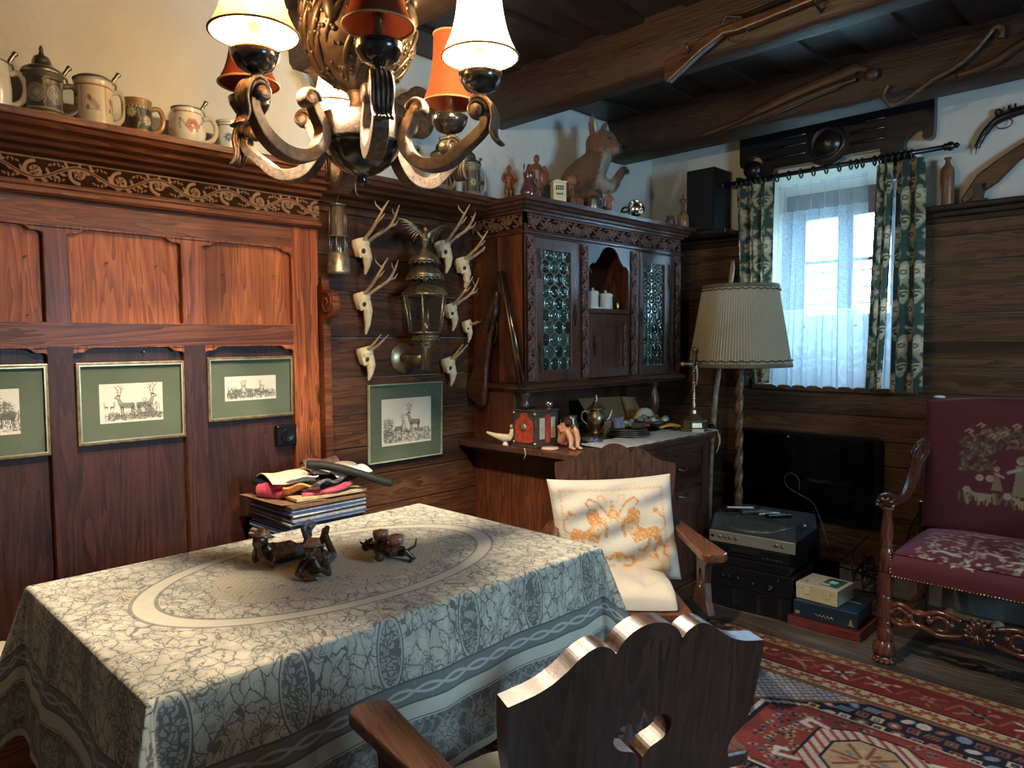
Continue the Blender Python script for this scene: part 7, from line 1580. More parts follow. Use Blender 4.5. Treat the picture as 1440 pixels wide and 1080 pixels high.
# ------------------------------------------------------------------ red armchair with needlework
SX0, SX1, SY0, SY1 = -.985, -.285, 3.335, 3.94
ac = thing('needlework_armchair', 'large carved armchair in dark red needlework with brass nails, right side', 'armchair', ((SX0+SX1)/2, (SY0+SY1)/2, 0)); ax, ay = -(SX0+SX1)/2, -(SY0+SY1)/2
wd = wood('polished red brown wood', (.15, .045, .022), (.05, .015, .009), 'z', .20, 14, .1, coat=.6, bump=.08); hw = (SX1-SX0)/2; hd = (SY1-SY0)/2
for s_ in (-1, 1):
    b = MB(); x = s_*hw; y = -hd
    b.lathe([(.018, .395), (.026, .40), (.026, .505), (.020, .512), (.028, .522), (.020, .532), (.026, .56), (.024, .60), (.018, .66), (.020, .672), (.028, .68), (.028, .69)], (x, y, 0), 20)
    b.build('arm_post', wd, ac)
    b = MB(); b.box(x-.026, x+.026, y-.026, y+.026, .30, .40); b.lathe([(.022, .18), (.030, .19), (.022, .20), (.030, .225), (.024, .26), (.030, .275), (.022, .285), (.028, .30)], (x, y, 0), 20); b.box(x-.026, x+.026, y-.026, y+.026, .20, .245)
    b.lathe([(.022, .085), (.030, .10), (.036, .13), (.030, .15), (.022, .165), (.028, .175), (.022, .19)], (x, y, 0), 20); lg = b.build('leg', wd, ac)
    b = MB(); b.lathe([(.028, .03), (.045, .035), (.046, .055), (.036, .085), (.024, .105)], (x, y, 0), 24, flut=.10, fn=8)
    for k in range(5): a = -pi/2+(k-2)*.55; b.ball((x+.028*cos(a), y+.028*sin(a), .018), (.017, .017, .018), 10, 8); b.ball((x+.040*cos(a), y+.040*sin(a), .010), (.011, .011, .010), 8, 6)
    b.build('claw_foot', wd, lg)
    b = MB(); b.box(x-.022, x+.022, hd-.05, hd-.006, 0, .62); b.build('leg', wd, ac, bevel=.004)
    b = MB()      # arm sweeping up to the back with carved leaf ends
    ps = smooth_pts([(x, y-.035, .705), (x, y+.0, .725), (x, y+.06, .705), (x, y+.16, .690), (x, y+.26, .705), (x, y+.36, .765), (x, y+.44, .85), (x, y+.52, .90), (x, hd-.05, .915)], 4)
    Rr_ = np.interp(np.linspace(0, 1, len(ps)), [0, .1, .25, .5, .7, .85, 1], [.030, .034, .024, .022, .026, .034, .026]); b.tube([tuple(p) for p in ps], Rr_, 12, flat=(.9, 1.15)); ar = b.build('armrest', wd, ac)
    b = MB()
    for k in range(6): a = k*pi/5; b.tube([(x+.030*cos(a), y-.05, .700+.028*sin(a)), (x+.036*cos(a), y-.01, .712+.034*sin(a)), (x+.026*cos(a), y+.06, .702+.026*sin(a))], [.006, .009, .003], 6)
    for k in range(5): a = k*pi/4; b.tube([(x+.026*cos(a), hd-.05, .90+.02*sin(a)), (x+.034*cos(a), y+.47, .875+.034*sin(a)), (x+.022*cos(a), y+.40, .815+.026*sin(a))], [.006, .009, .003], 6)
    b.build('leaf_carving', wd, ar)
    MB().box(x-.012, x+.012, y+.02, hd-.03, .135, .165).build('side_stretcher', wd, ac, bevel=.003)
# openwork front stretcher
b = MB(); zc = .225; yy = -hd
for s_ in (-1, 1):
    for (c0, r0, a0, a1) in ((.29, .034, 0, 5.5), (.215, .042, pi, -2.2), (.135, .036, 0, 5.2)):
        b.tube([(s_*(c0+(r0*(1-.35*t_))*cos(a0+(a1-a0)*t_)), yy, zc-.005+(r0*(1-.35*t_))*sin(a0+(a1-a0)*t_)) for t_ in np.linspace(0, 1, 18)], .010, 8)
    b.tube([tuple(p) for p in smooth_pts([(s_*.345, yy, zc+.02), (s_*.29, yy, zc+.045), (s_*.22, yy, zc+.02), (s_*.14, yy, zc+.048), (s_*.06, yy, zc+.03)], 5)], .012, 8)
    b.tube([tuple(p) for p in smooth_pts([(s_*.345, yy, zc-.02), (s_*.29, yy, zc-.045), (s_*.22, yy, zc-.028), (s_*.14, yy, zc-.050), (s_*.05, yy, zc-.03)], 5)], .012, 8)
    for q in (.33, .255, .175, .095): b.ball((s_*q, yy-.006, zc+.005), (.014, .012, .014), 8, 6)
for k in range(9): a = pi*(k/8)*1.1-.15; b.tube([(0, yy, zc-.02), (.045*cos(a), yy-.012, zc-.01+.05*sin(a)), (.062*cos(a), yy-.004, zc-.01+.070*sin(a))], [.006, .012, .005], 8)
for k in range(5): a = -pi*(k+.5)/5; b.tube([(0, yy, zc-.01), (.045*cos(a), yy-.008, zc-.02+.04*sin(a))], [.010, .005], 8)
b.build('carved_stretcher', wd, ac)
# upholstery
maroon = (.115, .012, .018)
def needle(cv, seat=False):
    cv.c[:] = maroon; W, H = cv.W, cv.H; rr = random.Random(5); ol = (.17, .13, .055); tan = (.36, .26, .12); pk = (.50, .33, .24); dk_ = (.08, .06, .03)
    x0, x1, y0, y1 = (.16, W-.16, .15, H-.14) if not seat else (.10, W-.08, .10, H-.10)
    if not seat:
        for k in range(360):
            x = x0+(x1-x0)*rr.random(); t_ = (x-x0)/(x1-x0); y = y0+.16+(y1-y0-.16)*rr.random()*(.75+.25*sin(pi*t_))
            if abs(x-W/2-.02) < .075 and y < y0+.27: continue
            a = rr.random()*3; cv.dot((x, y), .011, ((.115, .085, .035), (.16, .12, .055), (.08, .07, .04), (.26, .18, .09))[k % 4], .005, a)
        for k in range(26): x = x0+(x1-x0)*rr.random(); y = y0+.02*rr.random(); a = .5+2*rr.random(); cv.line([(x, y), (x+.02*cos(a), y+.03), (x+.035*cos(a), y+.05)], [.004, .005, .001], ol if k % 2 else tan)
        for (x, y) in ((x0+.03, y0+.07), (x0+.09, y0+.035), (x0+.12, y0+.13), (x1-.05, y0+.10), (x1-.10, y0+.12), (x1-.03, y0+.05), (W/2+.0, y0+.055), (x0+.08, y0+.13)):
            for q in range(6): cv.dot((x+.010*cos(q*1.05), y+.010*sin(q*1.05)), .007, pk)
            cv.dot((x, y), .005, tan)
        for (x, y, s_, d_) in ((W/2+.045, y0+.06, 1.0, -1), (W/2-.045, y0+.075, .62, 1)):
            cv.poly([(x-.03*s_, y), (x+.045*s_, y), (x+.022*s_, y+.09*s_), (x+.02*s_, y+.135*s_), (x-.02*s_, y+.135*s_), (x-.018*s_, y+.09*s_)], (.30, .20, .13) if s_ == 1 else (.24, .20, .08)); cv.poly([(x-.02*s_, y+.09*s_), (x+.02*s_, y+.09*s_), (x+.022*s_, y+.14*s_), (x-.02*s_, y+.14*s_)], (.28, .22, .14) if s_ == 1 else (.36, .10, .05))
            cv.dot((x, y+.162*s_), .017*s_, (.48, .36, .24)); cv.dot((x+.004*s_, y+.170*s_), .015*s_, (.30, .24, .15)); cv.line([(x, y+.125*s_), (x+d_*.045*s_, y+.105*s_)], .007*s_, (.48, .36, .24))
        for (x, y, d_) in ((W/2+.07, y0+.035, -1), (W/2-.10, y0+.05, -1)):
            cv.line([(x-.03, y), (x+.03, y-.002)], .008, (.40, .32, .17)); cv.line([(x+d_*.03, y+.002), (x+d_*.05, y+.014)], .006, (.40, .32, .17)); cv.line([(x-d_*.03, y), (x-d_*.05, y+.008)], .003, tan)
            for q in (-.028, -.018, .02, .03): cv.line([(x+q, y), (x+q+.006, y-.028)], .003, (.40, .32, .17))
        for k in range(8): x = x0+.03+(x1-x0-.06)*k/7; y = y1-.02+.03*sin(k*2); cv.line([(x-.014, y), (x, y+.010), (x+.014, y+.002), (x+.004, y-.008)], .004, tan)
    else:
        wt = (.62, .55, .46)
        for k in range(300): x = x0+(x1-x0)*rr.random(); y = y0+(y1-y0)*rr.random(); a = rr.random()*3; cv.dot((x, y), .010+.008*rr.random(), (wt, pk, (.30, .26, .13), (.42, .32, .22))[k % 4], .007, a)
        for k in range(12):
            x = x0+(x1-x0)*rr.random(); y = y0+(y1-y0)*rr.random(); cv.line([(x, y), (x+.04, y+.01), (x+.08, y-.005), (x+.11, y+.01)], [.004, .010, .010, .004], wt); cv.line([(x+.02, y), (x+.01, y-.02)], .003, wt); cv.line([(x+.08, y), (x+.09, y-.02)], .003, wt)
g = G('needlepoint'); n_ = g.noise(g.coord(), 380, 1); c = g.mix(n_*.35, g.attr('paint', 'Color'), (.02, .006, .006)); g.P(color=c, rough=.8, sheen=.5); g.p.inputs['Sheen Tint'].default_value = (.6, .2, .25, 1); g.bump(n_, .25, .002)
W, H = .70, .62; cv = Canvas(W, H+.04, .0032); needle(cv)
U = cv.u/W*2-1; V_ = cv.v/(H+.04); top_ = .612+.030*np.cos(U*pi/2); vz = V_*top_; e = np.maximum((1-np.abs(U)**10)*(1-np.abs(2*V_-1)**14), 0)**.4
X_ = (cv.u-W/2)*(.985+.02*V_); Y_ = hd-.085-.045*e+.05*(vz/.6)**1.0; Z_ = .505+vz
sheet('backrest_cover', X_, Y_, Z_, g.m, ac, col=cv.c); sheet('backrest_rear', X_[::4, ::4], (Y_+.09*e)[::4, ::4], Z_[::4, ::4], plain('maroon back cloth', maroon, .9).m, ac)
cv2 = Canvas(.74, .70, .0035); needle(cv2, True)
U = cv2.u/.74*2-1; V_ = cv2.v/.70     # v runs from the front lower edge up and over to the back
fr = .125/.70; up_ = np.clip(V_/fr, 0, 1); ov = np.clip((V_-fr)/(1-fr), 0, 1); side = np.clip((np.abs(U)-.93)/.07, 0, 1)
Z_ = .385+.105*np.sin(up_*pi/2)+.050*np.sin(ov*pi*.9)**.7*(1-np.abs(U)**4)-side**1.5*.09*np.sin(up_*pi/2); Y_ = -hd-.012-.018*np.sin(up_*pi)+.006*0+ov*(2*hd-.06)+.02*up_*(ov <= 0)*0; X_ = np.clip(U, -.965, .965)*(hw-.018)/.965
Y_ = Y_+.02*np.sin(up_*pi/2)**3*(ov == 0)
sheet('seat_cover', X_, Y_, Z_, g.m, ac, col=cv2.c); MB().box(-hw+.02, hw-.02, -hd+.01, hd-.06, .38, .45).build('seat_frame', plain('maroon back cloth 2', maroon, .9).m, ac)
nb = MB(); k = 0
def nail_row(p0, p1, name):
    b = MB(); p0 = Vector(p0); p1 = Vector(p1); n_ = int((p1-p0).length/.0125)
    for i in range(n_+1): b.ball(tuple(p0+(p1-p0)*i/n_), (.0042, .0035, .0042), 8, 4)
    o = b.build(name, Mt['brass_b'], ac); o['kind'] = 'stuff'; return o
nail_row((-hw+.03, -hd-.020, .392), (hw-.03, -hd-.020, .392), 'nail_row'); nail_row((-hw+.022, -hd-.022, .395), (-hw+.022, -hd-.022, .49), 'nail_row'); nail_row((-W/2+.005, hd-.092, .512), (W/2-.005, hd-.092, .512), 'nail_row')
MB().box(-hw, hw, hd-.05, hd-.02, .46, .50).build('back_rail', wd, ac)
tag(MB().lathe([(.001, 0), (.024, 0), (.027, .005), (.018, .010), (.001, .011)], n=20).build('white_saucer', Mt['white'], loc=(-.945, 3.955, 1.128)), 'small white saucer lying on top left corner of red chair back', 'saucer')
b = MB(); b.tube([(-.10, 0, 0), (-.05, 0, .004), (.05, 0, .004), (.10, 0, 0)], [.024, .017, .017, .024], 12)
for s_ in (-1, 1):
    for q in (-1, 1): b.ball((s_*.105, q*.020, .002), (.026, .024, .022), 12, 8)
o = fuse(b, 'dog_bone', plain('rawhide', (.42, .24, .12), .6, var=.15).m, None, .003, 2, loc=(-.80, 4.05, .027), rot=(0, 0, -.12)); tag(o, 'large tan rawhide dog bone lying under red armchair', 'bone')
# ------------------------------------------------------------------ rug
def rug():
    X0, X1, Y0, Y1 = -1.77, .62, 1.66, 3.24; cv = Canvas(X1-X0, Y1-Y0, .005); u, v = cv.u, cv.v; W, H = cv.W, cv.H
    red_ = (.17, .022, .022); navy = (.010, .014, .030); crm = (.42, .34, .20); yel = (.34, .27, .13); blu = (.16, .22, .30); brn = (.16, .075, .04); pkk = (.34, .13, .10); wht = (.45, .42, .38)
    d = np.minimum(np.minimum(u, W-u), np.minimum(v, H-v)); cv.c[:] = navy
    def ring(a, b_, c): cv.c[(d >= a) & (d < b_)] = c
    ring(0, .012, brn); ring(.012, .075, yel); ring(.075, .085, brn); ring(.085, .26, red_); ring(.26, .27, navy); ring(.27, .335, crm); ring(.335, .345, navy); ring(.345, .37, brn)
    def along(dist, step, f):
        k = 0
        L = W-2*dist; n = int(L/step)
        for i in range(n+1): f(dist+L*i/n, dist, 1, 0, i); f(dist+L*i/n, H-dist, 1, 0, i)
        L = H-2*dist; n = int(L/step)
        for i in range(1, n): f(dist, dist+L*i/n, 0, 1, i); f(W-dist, dist+L*i/n, 0, 1, i)
    def vine(x, y, a, b_, i):
        c = (.22, .045, .035); s_ = 1 if i % 2 else -1; nx, ny = b_, a
        cv.line([(x-a*.024+nx*.022*s_, y-b_*.024+ny*.022*s_), (x-a*.012+nx*.006*s_, y-b_*.012+ny*.006*s_), (x+a*.012-nx*.006*s_, y+b_*.012-ny*.006*s_), (x+a*.024-nx*.022*s_, y+b_*.024-ny*.022*s_)], .007, c); cv.dot((x+nx*.018*s_, y+ny*.018*s_), .009, c); cv.dot((x-nx*.018*s_, y-ny*.018*s_), .009, c)
    along(.044, .042, vine); along(.303, .045, vine)
    rq = random.Random(4)
    for k in range(900):       # scattered stitches in the wide red band
        x = W*rq.random(); y = H*rq.random(); dd_ = min(x, W-x, y, H-y)
        if .095 < dd_ < .25: a = rq.random()*3; L = .008+.016*rq.random(); cv.line([(x-L*cos(a), y-L*sin(a)), (x+L*cos(a), y+L*sin(a))], .0032, (brn, (.12, .02, .02), (.10, .09, .05), pkk, (.30, .22, .10))[k % 5])
    def sprig(x, y, a, b_, i):
        nx, ny = b_, a; cc = (pkk, brn, (.22, .20, .09), wht)[i % 4]
        for s_ in (-1, 1):
            cv.line([(x-a*.05+nx*.03*s_, y-b_*.05+ny*.03*s_), (x, y), (x+a*.05+nx*.04*s_, y+b_*.05+ny*.04*s_)], .006, cc); cv.dot((x+a*.055*s_+nx*.03, y+b_*.055*s_+ny*.03), .014, (brn, pkk, crm)[(i+1) % 3], .008, .6*s_)
        for q in range(4): cv.dot((x+.02*cos(q*pi/2+.7), y+.02*sin(q*pi/2+.7)), .010, (navy, crm, pkk)[i % 3])
        cv.line([(x+a*.07-nx*.04, y+b_*.07-ny*.04), (x+a*.10+nx*.03, y+b_*.10+ny*.03)], .005, (.20, .10, .05))
    along(.172, .17, sprig)
    # small field motifs
    rr = random.Random(8); pal = (crm, pkk, blu, wht, brn, (.22, .08, .06))
    n = 0
    for i in range(int(W/.060)):
        for j in range(int(H/.060)):
            x = .39+i*.060+.02*(j % 2)+.01*rr.random(); y = .39+j*.060+.01*rr.random()
            if x > W-.39 or y > H-.39: continue
            c = pal[rr.randrange(6)]; c2 = pal[rr.randrange(6)]; k = rr.randrange(4)
            if k == 0:
                for q in range(8): cv.dot((x+.017*cos(q*pi/4), y+.017*sin(q*pi/4)), .008, c)
                cv.dot((x, y), .010, c2)
            elif k == 1: cv.rect(x-.020, x+.020, y-.020, y+.020, c); cv.rect(x-.012, x+.012, y-.012, y+.012, navy); cv.dot((x, y), .006, c2)
            elif k == 2:
                for q in range(4): cv.line([(x-.024+q*.014, y-.015), (x-.012+q*.014, y+.015)], .004, c)
            else: cv.dot((x, y), .024, c, .014, rr.random()*3); cv.dot((x, y), .010, c2, .007)
    # lattice corners
    for cxs in (0, 1):
        for cys in (0, 1):
            uu = u-.37 if not cxs else W-.37-u; vv = v-.37 if not cys else H-.37-v
            tri = (uu > 0) & (vv > 0) & (uu/.47+vv/.36 < 1); lat = (((u+v)/.034) % 1 < .22) | (((u-v)/.034) % 1 < .22)
            cv.c[tri] = (.38, .38, .37); cv.c[tri & lat] = (.06, .10, .16); sp_ = tri & ~lat & ((np.sin(u*370)*np.sin(v*370)) > .35); cv.c[sp_] = (.30, .05, .05)
            cv.c[(uu > 0) & (vv > 0) & (np.abs(uu/.47+vv/.36-1.03) < .03)] = brn
    # stepped medallions
    for mx_ in (.99, 1.90):
        my = .80; a, b_ = np.abs(u-mx_), np.abs(v-my); st = .022; aq = np.floor(a/st)*st; bq = b_
        for s_, c in ((1.0, wht), (.965, brn), (.935, navy), (.915, (.20, .040, .036))): m = (aq < .43*s_) & (aq*.62+bq < .43*s_) & (bq < .25*s_+.0); cv.c[m] = c
        for k in range(260):
            x = mx_+(rr.random()-.5)*.7; y = my+(rr.random()-.5)*.46
            if abs(x-mx_)*.62+abs(y-my) < .36 and (abs(x-mx_) > .2 or abs(y-my) > .19): cv.dot((x, y), .015, pal[rr.randrange(5)], .008, rr.random()*3); cv.dot((x, y), .008, navy)
        m = (a < .195) & (a*.6+b_ < .235) & (b_ < .19); cv.c[m] = navy; m = (a < .185) & (a*.6+b_ < .225) & (b_ < .18); cv.c[m] = (.44, .38, .32); m &= (((u*1.0+v)/.05) % 1 < .35); cv.c[m] = (.26, .05, .05)
        m = (a < .13) & (a+b_ < .19) & (b_ < .13); cv.c[m] = navy; m = (a < .12) & (a+b_ < .175) & (b_ < .12); cv.c[m] = (.38, .26, .15)
        for q in range(8): an = q*pi/4; cv.line([(mx_, my), (mx_+.105*cos(an), my+.105*sin(an))], .006, (.18, .05, .04)); cv.dot((mx_+.06*cos(an+.4), my+.06*sin(an+.4)), .018, ((.14, .18, .2), (.3, .08, .05), (.40, .34, .2))[q % 3], .010, an)
        cv.dot((mx_, my), .018, crm)
        for sx in (-1, 1):
            for sy in (-1, 1): cv.line([(mx_+sx*.17, my+sy*.13), (mx_+sx*.24, my+sy*.15), (mx_+sx*.25, my+sy*.11), (mx_+sx*.22, my+sy*.10)], .010, wht)
    rs = np.random.RandomState(3); cv.c *= (.62+.35*rs.rand(cv.nv, cv.nu, 1))
    ru = X0+u; rv = Y0+v
    Z_ = .010+.0012*np.sin(ru*9+rv*3)+.0008*np.sin(rv*15); edge = (d < .004); Z_[edge] = .001
    g = G('knotted wool'); n_ = g.noise(g.coord(), 260, 2); g.P(color=g.mix(n_*.3, g.attr('paint', 'Color'), (.02, .012, .01)), rough=.95, spec=.1); g.bump(n_, .4, .004)
    o = sheet('oriental_rug', ru, rv, Z_, g.m, None, col=cv.c); tag(o, 'red and navy oriental rug with medallions on the floor boards', 'rug')
rug()

# ------------------------------------------------------------------ on the table
TT = TZ+.003
bronze = Mt['figurine']; hatm = plain('bronze hat', (.24, .15, .09), .25, .4, var=.5, scale=70).m; bluem = plain('blue grey glaze trousers', (.07, .085, .11), .22, .3, var=.4, scale=60).m
def boy(label, loc, a, clasp):
    """lying on the belly, head raised on the hands, shins up; looks along +x"""
    t = thing('boy_figurine', label, 'figurine', loc, a, 'lying boy figurines on the table'); t.scale = (1.2, 1.2, 1.2)
    b = MB(); P_ = lambda *p: [tuple(q) for q in smooth_pts(p, 3)]
    b.tube(P_((.0, 0, .030), (-.03, 0, .022), (-.07, 0, .020)), [.026]*3+[.027]*3+[.023], 12)
    b.tube([(.0, 0, .032), (.016, 0, .052)], [.020, .011], 10); b.ball((.026, 0, .066), (.0195, .018, .021), 12, 10); b.ball((.046, 0, .063), (.0045, .004, .005), 8, 6); b.ball((.041, 0, .054), (.006, .008, .003), 8, 6)
    for s_ in (-1, 1): b.ball((.023, s_*.0155, .063), (.004, .003, .006), 6, 5)
    for s_ in (-1, 1):
        if clasp or s_ > 0: b.tube([(.0, s_*.022, .036), (.020, s_*.034, .010), (.036, s_*.014, .030), (.036, s_*.006, .046)], [.011, .009, .007, .006], 8)
        else: b.tube([(.0, -.022, .036), (.018, -.036, .010), (.046, -.012, .008), (.052, .010, .008)], [.011, .009, .007, .006], 8)
        hb = (.037, s_*.006, .048) if clasp or s_ > 0 else (.054, .014, .008)
        for q in range(4): b.tube([hb, (hb[0]+.004, hb[1]+(q-1.5)*.0022, hb[2]+.006 if (clasp or s_ > 0) else hb[2]-.001)], [.0025, .0016], 5)
    fuse(b, 'body', bronze, t, .0016, 1)
    b = MB()
    for s_, k in ((-1, 0), (1, 1)):
        b.tube([(-.065, s_*.010, .020), (-.10, s_*.016, .014), (-.125, s_*.018, .014)], [.016, .014, .011], 10)
    fuse(b, 'trousers', bluem, t, .0018, 1)
    for s_ in (-1, 1):
        b = MB(); b.tube([(-.125, s_*.018, .014), (-.118+.014*s_, s_*.012, .045), (-.112+.012*s_, s_*.004, .066+.006*s_)], [.010, .009, .008], 8); b.tube([(-.114+.012*s_, s_*.004, .066+.006*s_), (-.135+.012*s_, s_*.006, .078+.006*s_)], [.009, .007], 8); fuse(b, 'shin', bluem if clasp else bronze, t, .0018, 1)
    b = MB(); b.lathe([(.001, -.002), (.026, -.003), (.030, .0), (.018, .004), (.016, .012), (.012, .018), (.001, .019)], n=24); b.tube([(.016*cos(q), .016*sin(q), .005) for q in np.linspace(0, 2*pi, 17)[:-1]], .0022, 6, closed=True); b.build('hat', hatm, t, loc=(.020, 0, .077), rot=(0, radians(-14), 0))
    return t
boy('bronze boy figurine lying with clasped hands under chin, leftmost on the table', (-1.985, .990, TT), radians(-80), True)
boy('bronze boy figurine with slouch hat resting on folded arm, nearest on the table', (-1.795, 1.030, TT), radians(-42), False)
def imp(label, loc, a):
    """crouching imp carrying a glass candle cup with pink wax on its back"""
    t = thing('candle_holder_figurine', label, 'candle holder', loc, a, 'crouching imp candle holders on the table'); t.scale = (1.15, 1.15, 1.15)
    b = MB(); b.tube([(-.02, 0, .018), (.005, 0, .026), (.03, 0, .020)], [.014, .016, .013], 10); b.ball((.048, .0, .016), (.014, .013, .013), 12, 8)
    for s_ in (-1, 1):
        b.tube([(.02, s_*.012, .022), (.030, s_*.030, .034), (.005, s_*.032, .050)], [.008, .006, .005], 8); b.tube([(-.02, s_*.010, .018), (-.010, s_*.035, .028), (-.030, s_*.040, .006), (-.015, s_*.046, .004)], [.010, .008, .007, .006], 8)
        b.tube([(.055, s_*.010, .026), (.060, s_*.014, .034)], [.004, .001], 6)
    b.tube([(-.03, 0, .018), (-.052, .006, .030), (-.06, .0, .048)], [.005, .004, .002], 6); fuse(b, 'body', bronze, t, .0017, 1)
    b = MB(); b.lathe([(.016, .036), (.022, .040), (.024, .055), (.023, .068), (.0215, .068), (.0215, .055), (.014, .042)], n=28, cap=False); b.build('glass_cup', gg.m, t)
    b = MB(); b.lathe([(.001, .040), (.018, .042), (.021, .052), (.021, .064), (.001, .066)], n=24); b.build('candle', plain('pink wax', (.40, .17, .13), .45, sss=.2).m, t); MB().cyl((0, 0, .066), (0, 0, .071), .001, n=6).build('wick', Mt['black'], t)
    return t
imp('brown crouching imp holding pink candle glass, rear one of the pair', (-1.825, 1.275, TT), radians(-160))
imp('brown crouching imp holding pink candle glass, front one of the pair', (-1.745, 1.275, TT), radians(-100))

# ------------------------------------------------------------------ pile of records behind the table
rr = random.Random(21); z = .452
pal = [('white', (.62, .62, .60)), ('dark blue', (.04, .07, .20)), ('black', (.02, .02, .022)), ('grey', (.25, .26, .28)), ('brown', (.16, .08, .05)), ('red brown', (.20, .04, .03)), ('pale blue', (.28, .38, .50)), ('cream', (.58, .50, .36))]
order = [5, 4, 2, 5, 7, 4, 0, 2, 6, 1, 0, 1, 2, 0, 1, 3, 2, 0, 1, 0, 2, 4]
zb_ = .655; N_ = len(order)
tag(MB().box(-.15, .15, -.15, .15, 0, .35).build('stool', Mt['chair'], loc=(-2.49, 1.405, .302), bevel=.003) if False else MB().box(-.13, .13, -.14, .14, 0, .20).build('box', Mt['chair'], loc=(-2.505, 1.405, .4525), bevel=.003), 'plain dark box on the bench supporting the record pile', 'box')
for i in range(N_):
    nm, c_ = pal[order[i]]; h = .0075 if i % 3 else .0095; dx = (rr.random()-.5)*.016; dy = (rr.random()-.5)*.014; a = (rr.random()-.5)*.06
    if i < 7: dx += .012; dy -= .012
    t = thing('record_sleeve', '', 'record', (-2.492+dx, 1.405+dy, zb_), a, 'record sleeves in the pile behind the table')
    t['label'] = ['%s record sleeve, %s' % (nm, q) for q in ('lowest in the pile',)][0] if i == 0 else ('topmost brown record sleeve of the pile, under papers' if i == N_-1 else '%s record sleeve, %s below, %s above, %s of pile' % (nm, pal[order[i-1]][0], pal[order[i+1]][0], 'lower third' if i < 7 else 'middle' if i < 14 else 'upper third'))
    m = bpy.data.materials.get('sleeve '+nm) or plain('sleeve '+nm, c_, .35, var=.3, scale=60).m
    b = MB(); b.box(-.157, .157, -.157, .157, 0, h-.0012); b.build('sleeve', m, t, bevel=.0008, seg=1)
    zb_ += h
zt3 = zb_
def slab(nm, lab, cat, pts, th_, mat, z, curl=0.0, seed=0, parent=None, amp=.006):
    """soft flat thing lying on the pile: outline quad, with folds"""
    (x0, y0), (x1, y1), (x2, y2), (x3, y3) = pts; U, V_ = np.meshgrid(np.linspace(0, 1, 28), np.linspace(0, 1, 28))
    X_ = (1-U)*(1-V_)*x0+U*(1-V_)*x1+U*V_*x2+(1-U)*V_*x3; Y_ = (1-U)*(1-V_)*y0+U*(1-V_)*y1+U*V_*y2+(1-U)*V_*y3
    Z_ = z+amp*np.sin(U*5+seed)+amp*.7*np.sin(V_*8+seed*2)+curl*(U-.5)**2+th_
    o = sheet(nm, X_, Y_, Z_, mat); s_ = o.modifiers.new('thick', 'SOLIDIFY'); s_.thickness = max(th_, .0015); s_.offset = -1
    return tag(o, lab, cat) if lab else o
g = G('wooden board'); 
slab('cardboard_sheet', 'thin brown cardboard sheet jutting left under papers', 'cardboard', [(-2.655, 1.205), (-2.37, 1.23), (-2.335, 1.40), (-2.64, 1.40)], .003, plain('brown card', (.20, .10, .05), .6).m, zt3+.001, 0, 1, amp=.002)
b = MB(); b.box(-.15, .12, -.13, .16, 0, .012); tag(b.build('tan_folder', plain('tan folder', (.46, .34, .18), .6).m, loc=(-2.47, 1.42, zt3+.006), rot=(0, radians(0), -.05), bevel=.002), 'tan folder lying flat on the right part of record pile', 'folder')
b = MB(); b.tube([tuple(p) for p in smooth_pts([(-2.56, 1.245, zt3+.030), (-2.53, 1.26, zt3+.034), (-2.49, 1.29, zt3+.030), (-2.46, 1.32, zt3+.022)], 4)], [.028]*4+[.032]*5+[.026]*4, 14); o = fuse(b, 'satin_hat', plain('raspberry red satin', (.55, .045, .085), .4, var=.12, sheen=.3).m, None, .004, 2); tag(o, 'bright raspberry red satin cap at left of the papers', 'cap')
b = MB(); b.tube([tuple(p) for p in smooth_pts([(-2.40, 1.33, zt3+.020), (-2.37, 1.40, zt3+.028), (-2.36, 1.46, zt3+.034), (-2.37, 1.52, zt3+.044)], 4)], [.014]*5+[.018]*6+[.012]*2, 12, flat=(.7, 1.2)); tag(b.build('red_cloth', bpy.data.materials['raspberry red satin']), 'crumpled red and white cloth strip on tan folder', 'cloth')
slab('leather_pouch', 'orange brown leather strap folded over the pile', 'strap', [(-2.50, 1.29), (-2.43, 1.27), (-2.36, 1.38), (-2.46, 1.44)], .008, plain('orange leather', (.50, .19, .05), .4, var=.3).m, zt3+.034, .05, 2, amp=.010)
slab('silver_foil_bag', 'crinkled dark silvery foil bag under orange strap', 'bag', [(-2.44, 1.32), (-2.33, 1.36), (-2.36, 1.50), (-2.52, 1.46)], .010, plain('crinkled foil', (.16, .17, .18), .25, .5, var=.8, scale=50).m, zt3+.044, .03, 3, amp=.012)
b = MB(); b.ball((0, 0, 0), (.09, .11, .028), 16, 10); o = fuse(b, 'black_bag', Mt['black'], None, .006, 2, loc=(-2.50, 1.53, zt3+.052)); tag(o, 'black pleated bag at right end of the pile', 'bag')
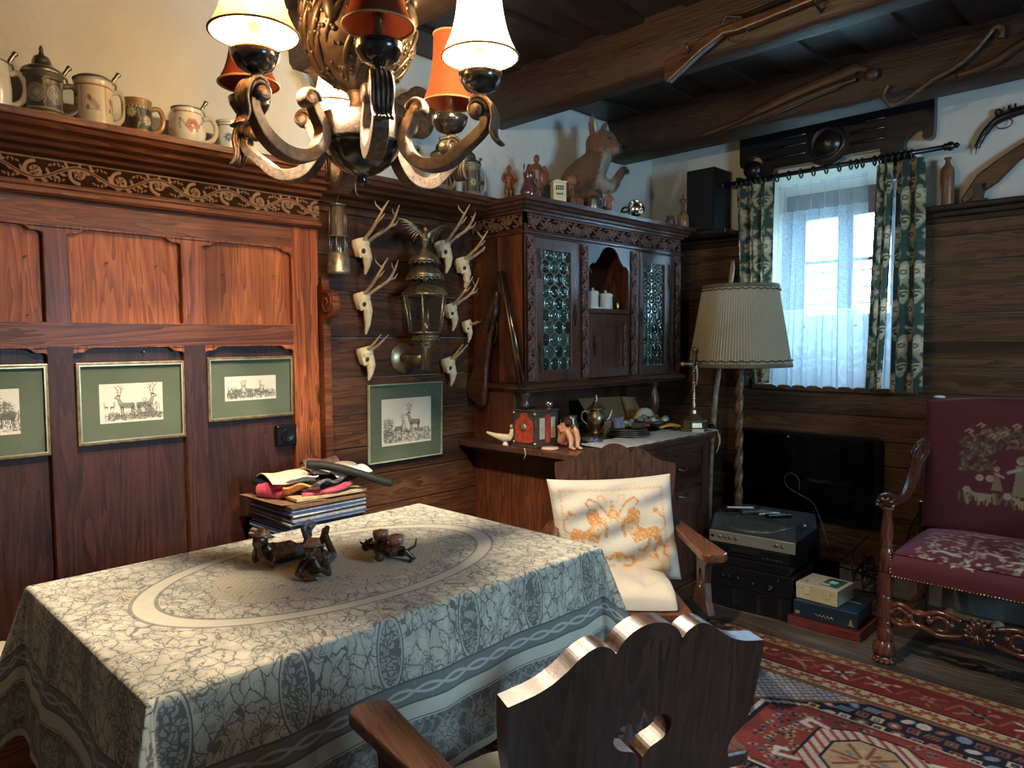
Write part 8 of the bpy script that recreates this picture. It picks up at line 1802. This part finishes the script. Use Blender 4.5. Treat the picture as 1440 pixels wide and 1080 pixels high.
b = MB(); b.ball((0, 0, 0), (.10, .10, .022), 16, 10); o = fuse(b, 'dark_hat', Mt['black_matt'], None, .006, 2, loc=(-2.58, 1.33, zt3+.055)); tag(o, 'flat dark cloth hat under folded sheet music', 'hat')
g = G('printed sheet'); co = g.coord(); x, y, zz_ = g.sep(co); ln = ((x*160.0+y*40).frac() < .22)*(g.noise(g.comb(x*60, y*300, 0.0), 1, 2) > .42); g.P(color=g.mix(ln*.7, (.68, .60, .40), (.14, .12, .08)), rough=.8); prm = g.m
slab('sheet_music', 'folded yellowed printed sheet on top of the pile', 'paper', [(-2.62, 1.26), (-2.45, 1.24), (-2.42, 1.40), (-2.60, 1.42)], .004, prm, zt3+.088, -.10, 1, amp=.004)
slab('envelope', 'cream envelope sticking out below the printed sheet', 'envelope', [(-2.54, 1.26), (-2.42, 1.30), (-2.40, 1.40), (-2.52, 1.40)], .004, Mt['paper'], zt3+.068, .05, 2, amp=.004)
slab('magazine', 'curled magazine with pale pages lying right of printed sheet', 'magazine', [(-2.60, 1.41), (-2.43, 1.40), (-2.43, 1.60), (-2.60, 1.62)], .012, plain('magazine print', (.38, .32, .26), .35, var=.7, scale=30).m, zt3+.086, -.05, 4, amp=.008)
slab('white_paper', 'white crumpled paper at right end of the pile', 'paper', [(-2.53, 1.48), (-2.37, 1.46), (-2.38, 1.63), (-2.55, 1.65)], .004, Mt['white'], zt3+.084, -.03, 5, amp=.006)
slab('brown_pamphlet', 'brownish creased pamphlet on top of the magazine', 'pamphlet', [(-2.62, 1.44), (-2.52, 1.42), (-2.50, 1.56), (-2.60, 1.58)], .006, plain('brown print', (.22, .13, .09), .4, var=.6, scale=40).m, zt3+.108, -.04, 6, amp=.006)
t = MB(); t.tube([tuple(p) for p in smooth_pts([(-2.44, 1.375, zt3+.125), (-2.40, 1.43, zt3+.118), (-2.34, 1.52, zt3+.088), (-2.29, 1.60, zt3+.052), (-2.27, 1.645, zt3+.035)], 5)], [.020]*4+[.021]*6+[.019]*6+[.020]*4+[.012], 14, flat=(.8, 1)); tag(t.build('black_tube', plain('dark grey rubber', (.014, .015, .013), .65, spec=.25).m), 'long curved dark grey rubber tube lying across the pile', 'tube')
